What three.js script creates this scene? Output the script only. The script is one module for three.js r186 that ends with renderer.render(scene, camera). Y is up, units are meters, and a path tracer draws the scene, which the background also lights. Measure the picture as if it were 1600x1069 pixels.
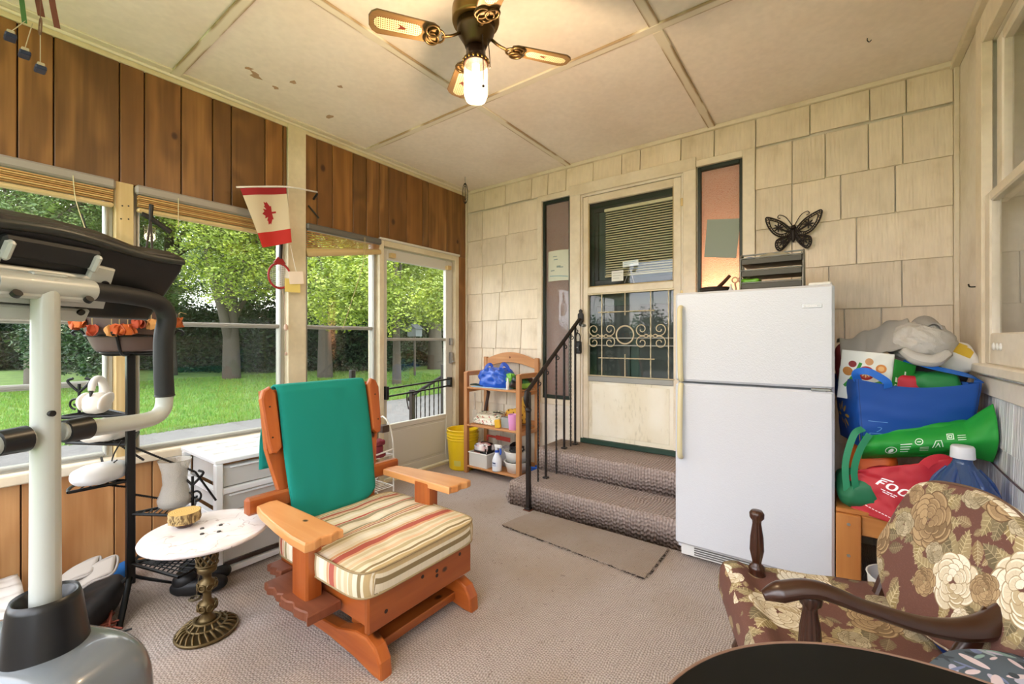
import * as THREE from 'three';
import { mergeGeometries, mergeVertices } from 'three/addons/utils/BufferGeometryUtils.js';
import { ImprovedNoise } from 'three/addons/math/ImprovedNoise.js';

// ---------------------------------------------------------------- camera, sky, exposure
const scene = new THREE.Scene();
const camera = new THREE.PerspectiveCamera(2 * Math.atan(534.5 / 678) * 180 / Math.PI, 1600 / 1069, 0.03, 300);
camera.position.set(3.045, 1.22, 3.339);
{ const a = 36.4 * Math.PI / 180; camera.lookAt(3.045 - Math.sin(a), 1.22, 3.339 - Math.cos(a)); }
camera.setViewOffset(1600, 1069, 0, 4.5, 1600, 1069);
const renderer = new THREE.WebGLRenderer({ antialias: true });
renderer.toneMapping = THREE.LinearToneMapping;
renderer.toneMappingExposure = 8.4;
renderer.shadowMap.enabled = true;
const LAMP = .3;                                       // candela of the fan's bulb
const SKY = 0.95;                                   // brightness of the light summer overcast
{ // thin bright overcast with soft pale blue gaps, the same all round
  const W = 256, H = 128, d = new Float32Array(W * H * 4), n = new ImprovedNoise();
  for (let j = 0; j < H; j++) for (let i = 0; i < W; i++) {
    const up = ((j + .5) / H - .5) * Math.PI, ro = (i + .5) / W * 2 * Math.PI, x = Math.cos(ro) * Math.cos(up), z = Math.sin(ro) * Math.cos(up), y = Math.sin(up);
    const c = THREE.MathUtils.smoothstep(n.noise(x * 4 + 7, y * 7, z * 4) + .5 * n.noise(x * 9, y * 15 + 3, z * 9), -.35, .35), k = (j * W + i) * 4;
    d[k] = SKY * (.78 + .26 * c); d[k + 1] = SKY * (.86 + .11 * c); d[k + 2] = SKY * (.98 - .04 * c); d[k + 3] = 1;
  }
  const t = new THREE.DataTexture(d, W, H, THREE.RGBAFormat, THREE.FloatType);
  t.mapping = THREE.EquirectangularReflectionMapping; t.magFilter = THREE.LinearFilter; t.needsUpdate = true;
  scene.background = t;
}

// ---------------------------------------------------------------- helpers
let seed = 7;
const rnd = () => { seed = (seed * 1664525 + 1013904223) >>> 0; return seed / 4294967296; };
const rr = (a, b) => a + (b - a) * rnd();
const V = (x, y, z) => new THREE.Vector3(x, y, z);
const PN = new ImprovedNoise(), N3 = (x, y, z) => PN.noise(x, y, z);
const hash = (x, y, s) => { let h = Math.imul(x, 374761393) + Math.imul(y, 668265263) + Math.imul(s, 974711); h = Math.imul(h ^ (h >>> 13), 1274126177); return ((h ^ (h >>> 16)) >>> 0) / 4294967296; };
function vn(x, y, px, py, s) {   // value noise that repeats every px, py cells
  const ix = Math.floor(x), iy = Math.floor(y), fx = x - ix, fy = y - iy, u = fx * fx * (3 - 2 * fx), v = fy * fy * (3 - 2 * fy);
  const a = ((ix % px) + px) % px, b = ((iy % py) + py) % py, a1 = (a + 1) % px, b1 = (b + 1) % py;
  return (hash(a, b, s) * (1 - u) + hash(a1, b, s) * u) * (1 - v) + (hash(a, b1, s) * (1 - u) + hash(a1, b1, s) * u) * v;
}
function fbm(u, v, fx, fy, s, o = 4) { let t = 0, a = .5, m = 0; for (let i = 0; i < o; i++) { t += a * vn(u * fx, v * fy, fx, fy, s + i * 17); m += a; a *= .5; fx *= 2; fy *= 2; } return t / m; }
const mix = (a, b, t) => a + (b - a) * t, mixc = (a, b, t) => [mix(a[0], b[0], t), mix(a[1], b[1], t), mix(a[2], b[2], t)];
const cl = (x) => Math.min(1, Math.max(0, x)), ss = THREE.MathUtils.smoothstep;
const hex = (h) => [(h >> 16 & 255) / 255, (h >> 8 & 255) / 255, (h & 255) / 255];
function tex(w, h, fn, srgb = true) {
  const d = new Uint8Array(w * h * 4);
  for (let j = 0; j < h; j++) for (let i = 0; i < w; i++) { const c = fn((i + .5) / w, (j + .5) / h), k = (j * w + i) * 4; if (typeof c === 'number') d[k] = d[k + 1] = d[k + 2] = 255 * cl(c); else { d[k] = 255 * cl(c[0]); d[k + 1] = 255 * cl(c[1]); d[k + 2] = 255 * cl(c[2]); } d[k + 3] = 255; }
  const t = new THREE.DataTexture(d, w, h); t.wrapS = t.wrapT = THREE.RepeatWrapping; t.magFilter = THREE.LinearFilter; if (srgb) t.colorSpace = THREE.SRGBColorSpace; t.needsUpdate = true; return t;
}
function canvas(w, h, draw) {
  const c = document.createElement('canvas'); c.width = w; c.height = h; const g = c.getContext('2d'); draw(g, w, h);
  const t = new THREE.CanvasTexture(c); t.wrapS = t.wrapT = THREE.RepeatWrapping; t.colorSpace = THREE.SRGBColorSpace; return t;
}
const rep = (t, a, b = a) => { const c = t.clone(); c.repeat.set(a, b); c.needsUpdate = true; return c; };
const M = (color, roughness = .6, o = {}) => new THREE.MeshPhysicalMaterial({ color, roughness, ...o });

// geometry ------------------------------------------------------
function uvBox(g, grain = 'y', off = [0, 0], s = 1) {   // uv in metres; v runs along the grain axis where a face holds it
  const p = g.attributes.position, n = g.attributes.normal, uv = new Float32Array(p.count * 2);
  const A = V(), B = V(), C = V(); let face = null;
  for (let i = 0; i < p.count; i++) {
    if (!g.index && i % 3 === 0) { A.fromBufferAttribute(p, i); B.fromBufferAttribute(p, i + 1).sub(A); C.fromBufferAttribute(p, i + 2).sub(A); face = B.cross(C).normalize(); }
    const c = [p.getX(i), p.getY(i), p.getZ(i)], m = face ? [Math.abs(face.x), Math.abs(face.y), Math.abs(face.z)] : [Math.abs(n.getX(i)), Math.abs(n.getY(i)), Math.abs(n.getZ(i))];
    const ax = m[0] >= m[1] && m[0] >= m[2] ? 0 : m[1] >= m[2] ? 1 : 2, gi = 'xyz'.indexOf(grain);
    let [a, b] = [[2, 1], [0, 2], [0, 1]][ax]; if (gi !== ax && gi !== b) [a, b] = [b, a];
    uv[i * 2] = c[a] * s + off[0] + ax * .37; uv[i * 2 + 1] = c[b] * s + off[1];
  }
  g.setAttribute('uv', new THREE.BufferAttribute(uv, 2)); return g;
}
const flat = (g) => { const q = g.index ? g.toNonIndexed() : g; for (const k of Object.keys(q.attributes)) if (!['position', 'normal', 'uv'].includes(k)) q.deleteAttribute(k); return q; };
function merge(l) { l = l.flat(9).map(flat); for (const g of l) { if (!g.attributes.uv) uvBox(g); g.morphAttributes = {}; } return l.length === 1 ? l[0] : mergeGeometries(l, false); }
const E3 = new THREE.Euler(), Q4 = new THREE.Quaternion(), M4 = new THREE.Matrix4();
function mv(g, x = 0, y = 0, z = 0, rx = 0, ry = 0, rz = 0, s = 1) { const sc = Array.isArray(s) ? V(...s) : V(s, s, s); g.applyMatrix4(new THREE.Matrix4().compose(V(x, y, z), new THREE.Quaternion().setFromEuler(new THREE.Euler(rx, ry, rz)), sc)); if (sc.x * sc.y * sc.z < 0) turnOver(g); return g; }
function turnOver(g) { if (g.index) { const a = g.index.array; for (let i = 0; i < a.length; i += 3) [a[i + 1], a[i + 2]] = [a[i + 2], a[i + 1]]; } else for (const k of Object.keys(g.attributes)) { const { array: a, itemSize: n } = g.attributes[k]; for (let i = 0; i < a.length; i += 3 * n) for (let c = 0; c < n; c++) [a[i + n + c], a[i + 2 * n + c]] = [a[i + 2 * n + c], a[i + n + c]]; } }
function polys(list) {
  const pos = []; for (const f of list) for (let i = 1; i + 1 < f.length; i++) pos.push(...f[0], ...f[i], ...f[i + 1]);
  const g = new THREE.BufferGeometry(); g.setAttribute('position', new THREE.Float32BufferAttribute(pos, 3)); g.computeVertexNormals(); return g;
}
function chamfer(w, h, d, c = .004) {
  const H = [w / 2, h / 2, d / 2]; c = Math.min(c, H[0] * .9, H[1] * .9, H[2] * .9); const f = [];
  const pt = (s, full) => s.map((q, i) => q * (i === full ? H[i] : H[i] - c));
  const add = (a) => { const ce = [0, 1, 2].map((i) => a.reduce((t, p) => t + p[i], 0)), e1 = [0, 1, 2].map((i) => a[1][i] - a[0][i]), e2 = [0, 1, 2].map((i) => a[2][i] - a[0][i]); const n = [e1[1] * e2[2] - e1[2] * e2[1], e1[2] * e2[0] - e1[0] * e2[2], e1[0] * e2[1] - e1[1] * e2[0]]; f.push(n[0] * ce[0] + n[1] * ce[1] + n[2] * ce[2] < 0 ? a.reverse() : a); };
  for (let ax = 0; ax < 3; ax++) for (const s of [-1, 1]) { const [b, e] = [(ax + 1) % 3, (ax + 2) % 3]; add([[1, 1], [1, -1], [-1, -1], [-1, 1]].map(([p, q]) => { const v = []; v[ax] = s; v[b] = p; v[e] = q; return pt(v, ax); })); }
  for (let ax = 0; ax < 3; ax++) { const [b, e] = [(ax + 1) % 3, (ax + 2) % 3]; for (const p of [-1, 1]) for (const q of [-1, 1]) { const mk = (t, full) => { const v = []; v[ax] = t; v[b] = p; v[e] = q; return pt(v, full); }; add([mk(1, b), mk(-1, b), mk(-1, e), mk(1, e)]); } }
  for (const x of [-1, 1]) for (const y of [-1, 1]) for (const z of [-1, 1]) add([pt([x, y, z], 0), pt([x, y, z], 1), pt([x, y, z], 2)]);
  return polys(f);
}
// box from its centre (bx) or its two corners (bb); o: c chamfer, g grain axis, rx ry rz turn about its own centre
function bx(w, h, d, x, y, z, o = {}) { const g = chamfer(w, h, d, o.c ?? .003); uvBox(g, o.g ?? (h >= w && h >= d ? 'y' : w >= d ? 'x' : 'z'), o.off ?? [rr(0, 5), rr(0, 5)], o.s ?? 1); return mv(g, x, y, z, o.rx, o.ry, o.rz); }
const bb = (x0, y0, z0, x1, y1, z1, o) => bx(Math.abs(x1 - x0), Math.abs(y1 - y0), Math.abs(z1 - z0), (x0 + x1) / 2, (y0 + y1) / 2, (z0 + z1) / 2, o);
function pl(x0, y0, z0, x1, y1, z1) {   // a pane: one sheet across the thinnest side of the box
  const w = x1 - x0, h = y1 - y0, d = z1 - z0, g = w < d ? new THREE.PlaneGeometry(d, h).rotateY(Math.PI / 2) : new THREE.PlaneGeometry(w, h); return uvBox(flat(g.translate((x0 + x1) / 2, (y0 + y1) / 2, (z0 + z1) / 2)));
}
const cyl = (r0, r1, h, x = 0, y = 0, z = 0, o = {}) => mv(new THREE.CylinderGeometry(r1, r0, h, o.n ?? 20, 1, o.open ?? false), x, y, z, o.rx, o.ry, o.rz);
const sph = (r, x = 0, y = 0, z = 0, s = 1, n = 16) => mv(new THREE.SphereGeometry(r, n, Math.ceil(n * .7)), x, y, z, 0, 0, 0, s);
const lathe = (p, n = 28) => new THREE.LatheGeometry(p.map(([a, b]) => new THREE.Vector2(Math.max(a, 1e-4), b)), n);
const tor = (R, r, x = 0, y = 0, z = 0, o = {}) => mv(new THREE.TorusGeometry(R, r, o.m ?? 8, o.n ?? 32, o.arc ?? Math.PI * 2), x, y, z, o.rx, o.ry, o.rz);
function ext(pts, depth, bev = .003, o = {}) {   // outline in x,y pulled out along z, centred on z
  const s = new THREE.Shape(pts.map(([a, b]) => new THREE.Vector2(a, b))); for (const h of o.holes ?? []) s.holes.push(new THREE.Path(h.map(([a, b]) => new THREE.Vector2(a, b))));
  const g = new THREE.ExtrudeGeometry(s, { depth: depth - 2 * bev, bevelEnabled: bev > 0, bevelThickness: bev, bevelSize: bev, bevelOffset: -bev, bevelSegments: o.bs ?? 1, curveSegments: 8 });
  g.translate(0, 0, -(depth - 2 * bev) / 2); return uvBox(flat(g), o.g ?? 'x', [rr(0, 5), rr(0, 5)]);
}
const curve = (pts, closed = false, tension = .5) => new THREE.CatmullRomCurve3(pts.map((p) => V(...p)), closed, 'catmullrom', tension);
const tube = (pts, r, n = 24, m = 8, closed = false) => { const k = pts.length === 2 ? new THREE.LineCurve3(V(...pts[0]), V(...pts[1])) : curve(pts, closed); return capped(new THREE.TubeGeometry(k, pts.length === 2 ? 1 : n, r, m, closed), closed ? null : [pts[0], pts[pts.length - 1]], m); };
function capped(g, ends, m) { if (!ends) return g; const q = flat(g), p = g.attributes.position, out = [q], last = p.count - (m + 1); for (const [k, c] of [[0, ends[0]], [last, ends[1]]]) { const f = []; for (let i = 0; i < m; i++) { const a = [p.getX(k + i), p.getY(k + i), p.getZ(k + i)], b = [p.getX(k + i + 1), p.getY(k + i + 1), p.getZ(k + i + 1)]; f.push(k ? [c, b, a] : [c, a, b]); } out.push(uvBox(polys(f))); } return mergeGeometries(out.map(flat)); }
// sweep with a radius (or [side, up] radii) for every point
function limb(pts, rad, m = 10, n = 24, up = [0, 1, 0]) {
  const k = pts.length === 2 ? new THREE.LineCurve3(V(...pts[0]), V(...pts[1])) : curve(pts), pos = [], uv = [], idx = []; let U = V(...up); if (V(...pts[1]).sub(V(...pts[0])).normalize().cross(U).length() < .05) U = V(1, 0, .01);
  for (let i = 0; i <= n; i++) {
    const t = i / n, p = k.getPoint(t), T = k.getTangent(t).normalize(), S = V().crossVectors(T, U).normalize(); U = V().crossVectors(S, T).normalize();
    const q = t * (rad.length - 1), a = Math.min(Math.floor(q), rad.length - 2), f = q - a, R0 = [rad[a]].flat(), R1 = [rad[a + 1]].flat(), rs = mix(R0[0], R1[0], f), ru = mix(R0[1] ?? R0[0], R1[1] ?? R1[0], f);
    for (let j = 0; j <= m; j++) { const A = j / m * 2 * Math.PI; const v = p.clone().addScaledVector(S, Math.cos(A) * rs).addScaledVector(U, Math.sin(A) * ru); pos.push(v.x, v.y, v.z); uv.push(j / m * 6.28 * rs, t * k.getLength()); }
    if (i < n) for (let j = 0; j < m; j++) { const b = i * (m + 1) + j, c = b + m + 1; idx.push(b, b + 1, c, b + 1, c + 1, c); }
  }
  for (const e of [0, n]) { const p = k.getPoint(e / n), c = pos.length / 3; pos.push(p.x, p.y, p.z); uv.push(0, 0); for (let j = 0; j < m; j++) { const b = e * (m + 1) + j; idx.push(...(e ? [c, b, b + 1] : [c, b + 1, b])); } }
  const g = new THREE.BufferGeometry(); g.setAttribute('position', new THREE.Float32BufferAttribute(pos, 3)); g.setAttribute('uv', new THREE.Float32BufferAttribute(uv, 2)); g.setIndex(idx); g.computeVertexNormals(); return g;
}
function strap(pts, w, th = .002, up = [0, 0, 1], n = 30) {   // a flat band along a curve, its face towards up
  const k = curve(pts), U = V(...up), c = []; for (let i = 0; i <= n; i++) { const p = k.getPoint(i / n), T = k.getTangent(i / n).normalize(), S = V().crossVectors(T, U).normalize(), Nn = V().crossVectors(S, T).normalize(); c.push([[1, 1], [1, -1], [-1, -1], [-1, 1]].map(([a, b]) => p.clone().addScaledVector(S, a * w / 2).addScaledVector(Nn, b * th / 2).toArray())); }
  const f = [[...c[0]], [...c[n]].reverse()]; for (let i = 0; i < n; i++) for (let j = 0; j < 4; j++) { const j1 = (j + 1) % 4; f.push([c[i][j], c[i + 1][j], c[i + 1][j1], c[i][j1]]); } return uvBox(polys(f));
}
function bumpy(g, amp, fr, sd = 0, fold = 0) {   // push the surface in and out by noise
  let q = g.clone(); q.deleteAttribute('normal'); const keepUv = q.attributes.uv; if (keepUv) q.deleteAttribute('uv'); q = mergeVertices(q, 1e-5); q.computeVertexNormals(); const p = q.attributes.position, n = q.attributes.normal;
  for (let i = 0; i < p.count; i++) { const x = p.getX(i), y = p.getY(i), z = p.getZ(i); let d = N3(x * fr + sd, y * fr + 3.1, z * fr) + .5 * N3(x * fr * 2.1, y * fr * 2.1 + sd, z * fr * 2.1); if (fold) d = mix(d, 1 - 2 * Math.abs(d), fold); p.setXYZ(i, x + n.getX(i) * d * amp, y + n.getY(i) * d * amp, z + n.getZ(i) * d * amp); }
  q.computeVertexNormals(); const r = flat(q); return uvBox(r);
}
function lump(rx, ry, rz, o = {}) {   // a rounded block (e < 1 squarer), with soft dents
  const g = new THREE.SphereGeometry(1, o.n ?? 36, o.m ?? 26), p = g.attributes.position, e = o.e ?? .6, sg = (v, k) => Math.sign(v) * Math.pow(Math.abs(v), k);
  for (let i = 0; i < p.count; i++) p.setXYZ(i, sg(p.getX(i), e) * rx, sg(p.getY(i), e) * ry, sg(p.getZ(i), e) * rz);
  return o.amp ? bumpy(g, o.amp, o.fr ?? 8, o.sd ?? 0, o.fold ?? 0) : uvBox(flat((g.deleteAttribute('uv'), (() => { const q = mergeVertices((g.deleteAttribute('normal'), g), 1e-5); q.computeVertexNormals(); return q; })())));
}
// a sheet given by f(u,v) -> [x,y,z], with thickness
function sheet(f, nu, nv, th = .002, us = 1, vs = 1) {
  const P = []; for (let j = 0; j <= nv; j++) for (let i = 0; i <= nu; i++) P.push(V(...f(i / nu, j / nv))); const at = (i, j) => P[j * (nu + 1) + i], pos = [], uv = [], idx = [], nn = [];
  for (let j = 0; j <= nv; j++) for (let i = 0; i <= nu; i++) { const a = at(Math.min(i + 1, nu), j).clone().sub(at(Math.max(i - 1, 0), j)), b = at(i, Math.min(j + 1, nv)).clone().sub(at(i, Math.max(j - 1, 0))); nn.push(a.cross(b).normalize()); }
  for (const s of [1, -1]) for (let k = 0; k < P.length; k++) { const v = P[k].clone().addScaledVector(nn[k], s * th / 2); pos.push(v.x, v.y, v.z); uv.push((k % (nu + 1)) / nu * us, Math.floor(k / (nu + 1)) / nv * vs); }
  const n = P.length, id = (i, j) => j * (nu + 1) + i; for (let j = 0; j < nv; j++) for (let i = 0; i < nu; i++) { const a = id(i, j), b = id(i + 1, j), c = id(i + 1, j + 1), d = id(i, j + 1); idx.push(a, b, c, a, c, d, n + a, n + c, n + b, n + a, n + d, n + c); }
  const rim = []; for (let i = 0; i < nu; i++) rim.push([id(i, 0), id(i + 1, 0)]); for (let j = 0; j < nv; j++) rim.push([id(nu, j), id(nu, j + 1)]); for (let i = nu; i > 0; i--) rim.push([id(i, nv), id(i - 1, nv)]); for (let j = nv; j > 0; j--) rim.push([id(0, j), id(0, j - 1)]);
  for (const [a, b] of rim) idx.push(a, n + a, b, b, n + a, n + b);
  const g = new THREE.BufferGeometry(); g.setAttribute('position', new THREE.Float32BufferAttribute(pos, 3)); g.setAttribute('uv', new THREE.Float32BufferAttribute(uv, 2)); g.setIndex(idx); g.computeVertexNormals(); return g;
}
const spiral = (cx, cy, z, r0, r1, a0, turns, n = 26) => Array.from({ length: n }, (_, i) => { const t = i / (n - 1), r = mix(r0, r1, t), a = a0 + turns * 2 * Math.PI * t; return [cx + r * Math.cos(a), cy + r * Math.sin(a), z]; });
function twisted(a, b, w, turns = 4, n = 40) { // a square bar twisted along its length
  const A = V(...a), B = V(...b), T = B.clone().sub(A).normalize(), S = V().crossVectors(T, Math.abs(T.y) > .9 ? V(1, 0, 0) : V(0, 1, 0)).normalize(), U = V().crossVectors(S, T), r = []; for (let i = 0; i <= n; i++) { const p = A.clone().lerp(B, i / n), q = i / n * turns * Math.PI; r.push([0, 1, 2, 3].map((k) => p.clone().addScaledVector(S, Math.cos(q + k * Math.PI / 2) * w * .6).addScaledVector(U, Math.sin(q + k * Math.PI / 2) * w * .6).toArray())); }
  const f = [[...r[0]], [...r[n]].reverse()]; for (let i = 0; i < n; i++) for (let k = 0; k < 4; k++) { const l = (k + 1) % 4; f.push([r[i][k], r[i + 1][k], r[i + 1][l], r[i][l]]); } return uvBox(polys(f));
}

// objects -------------------------------------------------------
const names = new Map();
const numbered = (n) => { const k = names.get(n) ?? 0; names.set(n, k + 1); return k ? n + '_' + String(k).padStart(3, '0') : n; };
const sh = (o) => { o.castShadow = o.receiveShadow = true; return o; };
function part(name, g, m, parent, o = {}) { const q = sh(new THREE.Mesh(merge([g]), m)); q.name = name; if (o.label) q.userData.label = o.label; if (o.kind) q.userData.kind = o.kind; parent.add(q); return q; }
function pieceOf(name, g, m, parent, x = 0, y = 0, z = 0, rx = 0, ry = 0, rz = 0) { const q = sh(new THREE.Mesh(g, m)); q.name = name; q.position.set(x, y, z); q.rotation.set(rx, ry, rz); parent.add(q); return q; }
function thing(name, label, category, [x, y, z] = [0, 0, 0], turn = 0, group) { const o = new THREE.Group(); o.name = numbered(name); o.userData = { label, category }; if (group) o.userData.group = group; o.position.set(x, y, z); o.rotation.y = turn; scene.add(o); return o; }
function one(name, label, category, g, m, [x, y, z] = [0, 0, 0], turn = 0, group) { const q = sh(new THREE.Mesh(merge([g]), m)); q.name = numbered(name); q.userData = { label, category }; if (group) q.userData.group = group; q.position.set(x, y, z); q.rotation.y = turn; scene.add(q); return q; }
function struct(name, label, category) { const o = new THREE.Group(); o.name = name; o.userData = { label, category, kind: 'structure' }; scene.add(o); return o; }
function tint(m, k) { const c = m.clone(); c.color.multiplyScalar(k); return c; }
// ---------------------------------------------------------------- materials
function woodTex(c0, c1, c2, s, o = {}) {   // u across the grain, v along it, one metre a side
  const W = 512, H = 512, fx = o.fx ?? 9;
  const g = (u, v) => { const w = fbm(u, v, 4, 2, s, 3), r = Math.abs(((u * fx + w * (o.wav ?? 2.2)) % 1) * 2 - 1), st = fbm(u, v, 64, 3, s + 9, 3), b = fbm(u, v, 5, 1, s + 31, 3); return [r, st, b]; };
  const kn = (o.knots ?? []);
  const map = tex(W, H, (u, v) => { const [r, st, b] = g(u, v); let c = mixc(c0, c1, cl(.15 + .55 * ss(r, .1, .95) * (o.ring ?? .6) + .6 * (st - .35))); c = mixc(c, c2, cl((b - .45) * 2.2) * .7); for (const [x, y, q] of kn) { const d = Math.hypot((u - x) * 1, (v - y) * .7); c = mixc(c, [.2, .09, .03], .85 * (1 - ss(d, q * .3, q))); } return c; });
  const bump = tex(W, H, (u, v) => { const [r, st] = g(u, v); return .5 * st + .5 * r; }, false);
  return { map, bump };
}
const wPanel = woodTex(hex(0x8d6234), hex(0x553616), hex(0x66421a), 3, { fx: 5, wav: 3.4, ring: .75, knots: [[.21, .3, .02], [.7, .62, .025]] });
const wLow = woodTex(hex(0xc79a68), hex(0x9a6a3c), hex(0x8a5328), 51, { fx: 5, wav: 3, ring: .45, knots: [[.4, .75, .03]] });
const wPine = woodTex(hex(0xbe6a2c), hex(0x8e3f12), hex(0xa34a16), 77, { fx: 7, wav: 2.5, ring: .6, knots: [[.25, .4, .018], [.62, .8, .014], [.8, .2, .02]] });
const wShelf = woodTex(hex(0xd09a63), hex(0xa8683a), hex(0xb97a45), 91, { fx: 8, ring: .5, knots: [[.5, .3, .012]] });
const wDark = woodTex(hex(0x4a2413), hex(0x22100a), hex(0x35190d), 15, { fx: 12, ring: .5 });
const wRaw = woodTex(hex(0xd9c08f), hex(0xb9985f), hex(0xc7a873), 25, { fx: 8, ring: .4, knots: [[.3, .6, .012]] });
const wd = (t, rough, k = 1, o = {}) => new THREE.MeshPhysicalMaterial({ map: t.map, bumpMap: t.bump, bumpScale: .0012, roughness: rough, color: new THREE.Color(k, k, k), ...o });
const mPanel = [.95, 1.15, 1.32, 1.5, 1.25].map((k, i) => wd(wPanel, .42, k, { color: new THREE.Color(k, k * (i % 2 ? .97 : 1), k * (i === 3 ? .9 : 1)) }));
const mLow = [.92, 1.05, 1.0].map((k) => wd(wLow, .5, k));
const mPine = [.95, 1.08, .82].map((k) => wd(wPine, .38, k, { clearcoat: .25, clearcoatRoughness: .35 }));
const mArm = wd(woodTex(hex(0xe0a468), hex(0xc67a3c), hex(0xd08c50), 79, { fx: 7, knots: [[.3, .5, .012], [.62, .2, .012]] }), .38, 1, { clearcoat: .25, clearcoatRoughness: .35 });
const mWorn = wd(woodTex(hex(0x8f5438), hex(0x6f3b24), hex(0x7d4630), 83, { fx: 7 }), .55);
const mShelf = [1, .9].map((k) => wd(wShelf, .48, k));
const mDark = wd(wDark, .3, 1, { clearcoat: .35, clearcoatRoughness: .25 });
const mRaw = wd(wRaw, .6);
const mBench = wd(woodTex(hex(0xc98a48), hex(0xa8642c), hex(0xb87438), 33, { fx: 8, knots: [[.4, .5, .014]] }), .5);

const creamGrain = tex(512, 512, (u, v) => { const a = fbm(u, v, 60, 8, 5, 3), b = fbm(u, v, 6, 6, 8, 4), c = fbm(u, v, 30, 30, 12, 2); let q = mixc(hex(0xeee2cf), hex(0xdecfb8), cl(b * 1.1 - .1)); q = mixc(q, hex(0xb6a384), cl((b - .62) * 3) * .5 * c * 1.6); return q.map((x) => x * (1 - .07 * (a - .5))); });
const creamBump = tex(512, 512, (u, v) => fbm(u, v, 110, 7, 3, 3) * .7 + fbm(u, v, 14, 3, 4, 2) * .3, false);
const mShingle = [1, .96, 1.03, .93].map((k) => new THREE.MeshPhysicalMaterial({ map: creamGrain, bumpMap: creamBump, bumpScale: .003, roughness: .55, color: new THREE.Color(k, k * .985, k * .955) }));
const paintTex = tex(256, 256, (u, v) => { const b = fbm(u, v, 5, 5, 22, 5), f = fbm(u, v, 40, 40, 29, 2); return mixc(hex(0xeee5d6), hex(0xd8cbb4), cl((b - .35) * 1.6)).map((x) => x * (1 - .05 * f)); });
const mPaint = new THREE.MeshPhysicalMaterial({ map: paintTex, roughness: .45 });
const mTrim = new THREE.MeshPhysicalMaterial({ map: paintTex, roughness: .45, color: new THREE.Color(1, .97, .9) });
const mFascia = new THREE.MeshPhysicalMaterial({ map: paintTex, roughness: .45, color: new THREE.Color(.86, .8, .62) });
const mPost = new THREE.MeshPhysicalMaterial({ map: paintTex, roughness: .45, color: new THREE.Color(.88, .84, .7) });
const mWhite = M(0xe9e8e4, .4), mAlu = M(0x9c9b94, .35, { metalness: .15 }), mFrame = M(0xb3b0a6, .4), mFrameD = M(0xcfcbc0, .4);
const ceilTex = tex(512, 512, (u, v) => { const b = fbm(u, v, 3, 3, 61, 5), f = fbm(u, v, 60, 60, 67, 2), sp = fbm(u, v, 24, 24, 71, 2); let c = mixc(hex(0xf5e9de), hex(0xe9d8c8), cl((b - .3) * 1.5)); return c.map((x) => x * (.98 + .04 * f)); });
const mCeil = new THREE.MeshPhysicalMaterial({ map: rep(ceilTex, .7), roughness: .8, bumpMap: rep(ceilTex, 3), bumpScale: .001 });
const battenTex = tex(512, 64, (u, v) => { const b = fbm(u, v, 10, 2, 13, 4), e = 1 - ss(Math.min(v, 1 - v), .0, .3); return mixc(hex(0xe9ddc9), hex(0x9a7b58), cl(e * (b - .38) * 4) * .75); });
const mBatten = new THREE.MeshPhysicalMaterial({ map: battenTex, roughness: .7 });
// carpet: rows of flat woven loops, worn and soiled in patches
const carpetF = (u, v) => { const w = fbm(u, v, 24, 24, 5, 2) * .012; const rib = .5 + .5 * Math.sin((u * 1 + w) * 2 * Math.PI * 128), x2 = .5 + .5 * Math.sin((v + w + (Math.floor(u * 128) % 2) * .003) * 2 * Math.PI * 96); return .55 * rib + .45 * x2; };
const carpetTex = tex(1024, 1024, (u, v) => { const r = carpetF(u, v), b = fbm(u, v, 3, 3, 41, 5), f = vn(u * 512, v * 512, 512, 512, 8), p = fbm(u, v, 90, 90, 44, 2); let c = mixc(hex(0x8f817a), hex(0xd0c4bc), r * .75 + .3 * f - .02); c = mixc(c, hex(0xa08c78), cl((b - .48) * 2.4) * .55); c = mixc(c, hex(0x5a4640), ss(p, .78, .9) * .3); return c; });
const carpetBump = tex(1024, 1024, (u, v) => carpetF(u, v) * .8 + .2 * vn(u * 512, v * 512, 512, 512, 8), false);
const mCarpet = new THREE.MeshPhysicalMaterial({ map: rep(carpetTex, .8), bumpMap: rep(carpetBump, .8), bumpScale: .004, roughness: .95, sheen: .25, sheenRoughness: .8 });
const mCarpetStep = new THREE.MeshPhysicalMaterial({ map: rep(carpetTex, .4), bumpMap: rep(carpetBump, .4), bumpScale: .01, roughness: .95, color: new THREE.Color(.8, .75, .74) });
const mRug = new THREE.MeshPhysicalMaterial({ map: rep(carpetTex, 1.1), bumpMap: rep(carpetBump, 1.1), bumpScale: .004, roughness: .95, color: new THREE.Color(.86, .82, .76) });
const mGlass = M(0xffffff, 0, { transmission: 1, thickness: 0, ior: 1.5 });
const paneDimTex = tex(256, 256, (u, v) => { const f = fbm(u, v, 8, 8, 3, 4), g = vn(u * 128, v * 128, 128, 128, 9); return mixc(hex(0xf2f4f2), hex(0xe2e6e4), f * .7 + g * .3); });  // mottled grey tint that holds back outdoor brightness through the panes
const mWinGlass = new THREE.MeshPhysicalMaterial({ map: paneDimTex, roughness: 0, transmission: 1, thickness: 0, ior: 1.5 });           // old storm glass, tinted to dim the bright garden beyond
const mScreenGlass = new THREE.MeshPhysicalMaterial({ map: paneDimTex, color: new THREE.Color(.7, .71, .7), roughness: .04, transmission: 1, thickness: 0, ior: 1.5 }); // storm glass with insect screen, greyed further to dim the garden
const mBlack = M(0x0c0c0d, .45), mIron = M(0x1b1917, .5, { metalness: .4 }), mChrome = M(0x9a9a98, .3, { metalness: .9 }), mRail = M(0x2a2320, .5, { metalness: .3 });
const mGreen = M(0x1e3a2c, .5), mDarkGreen = M(0x14251c, .45);

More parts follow.
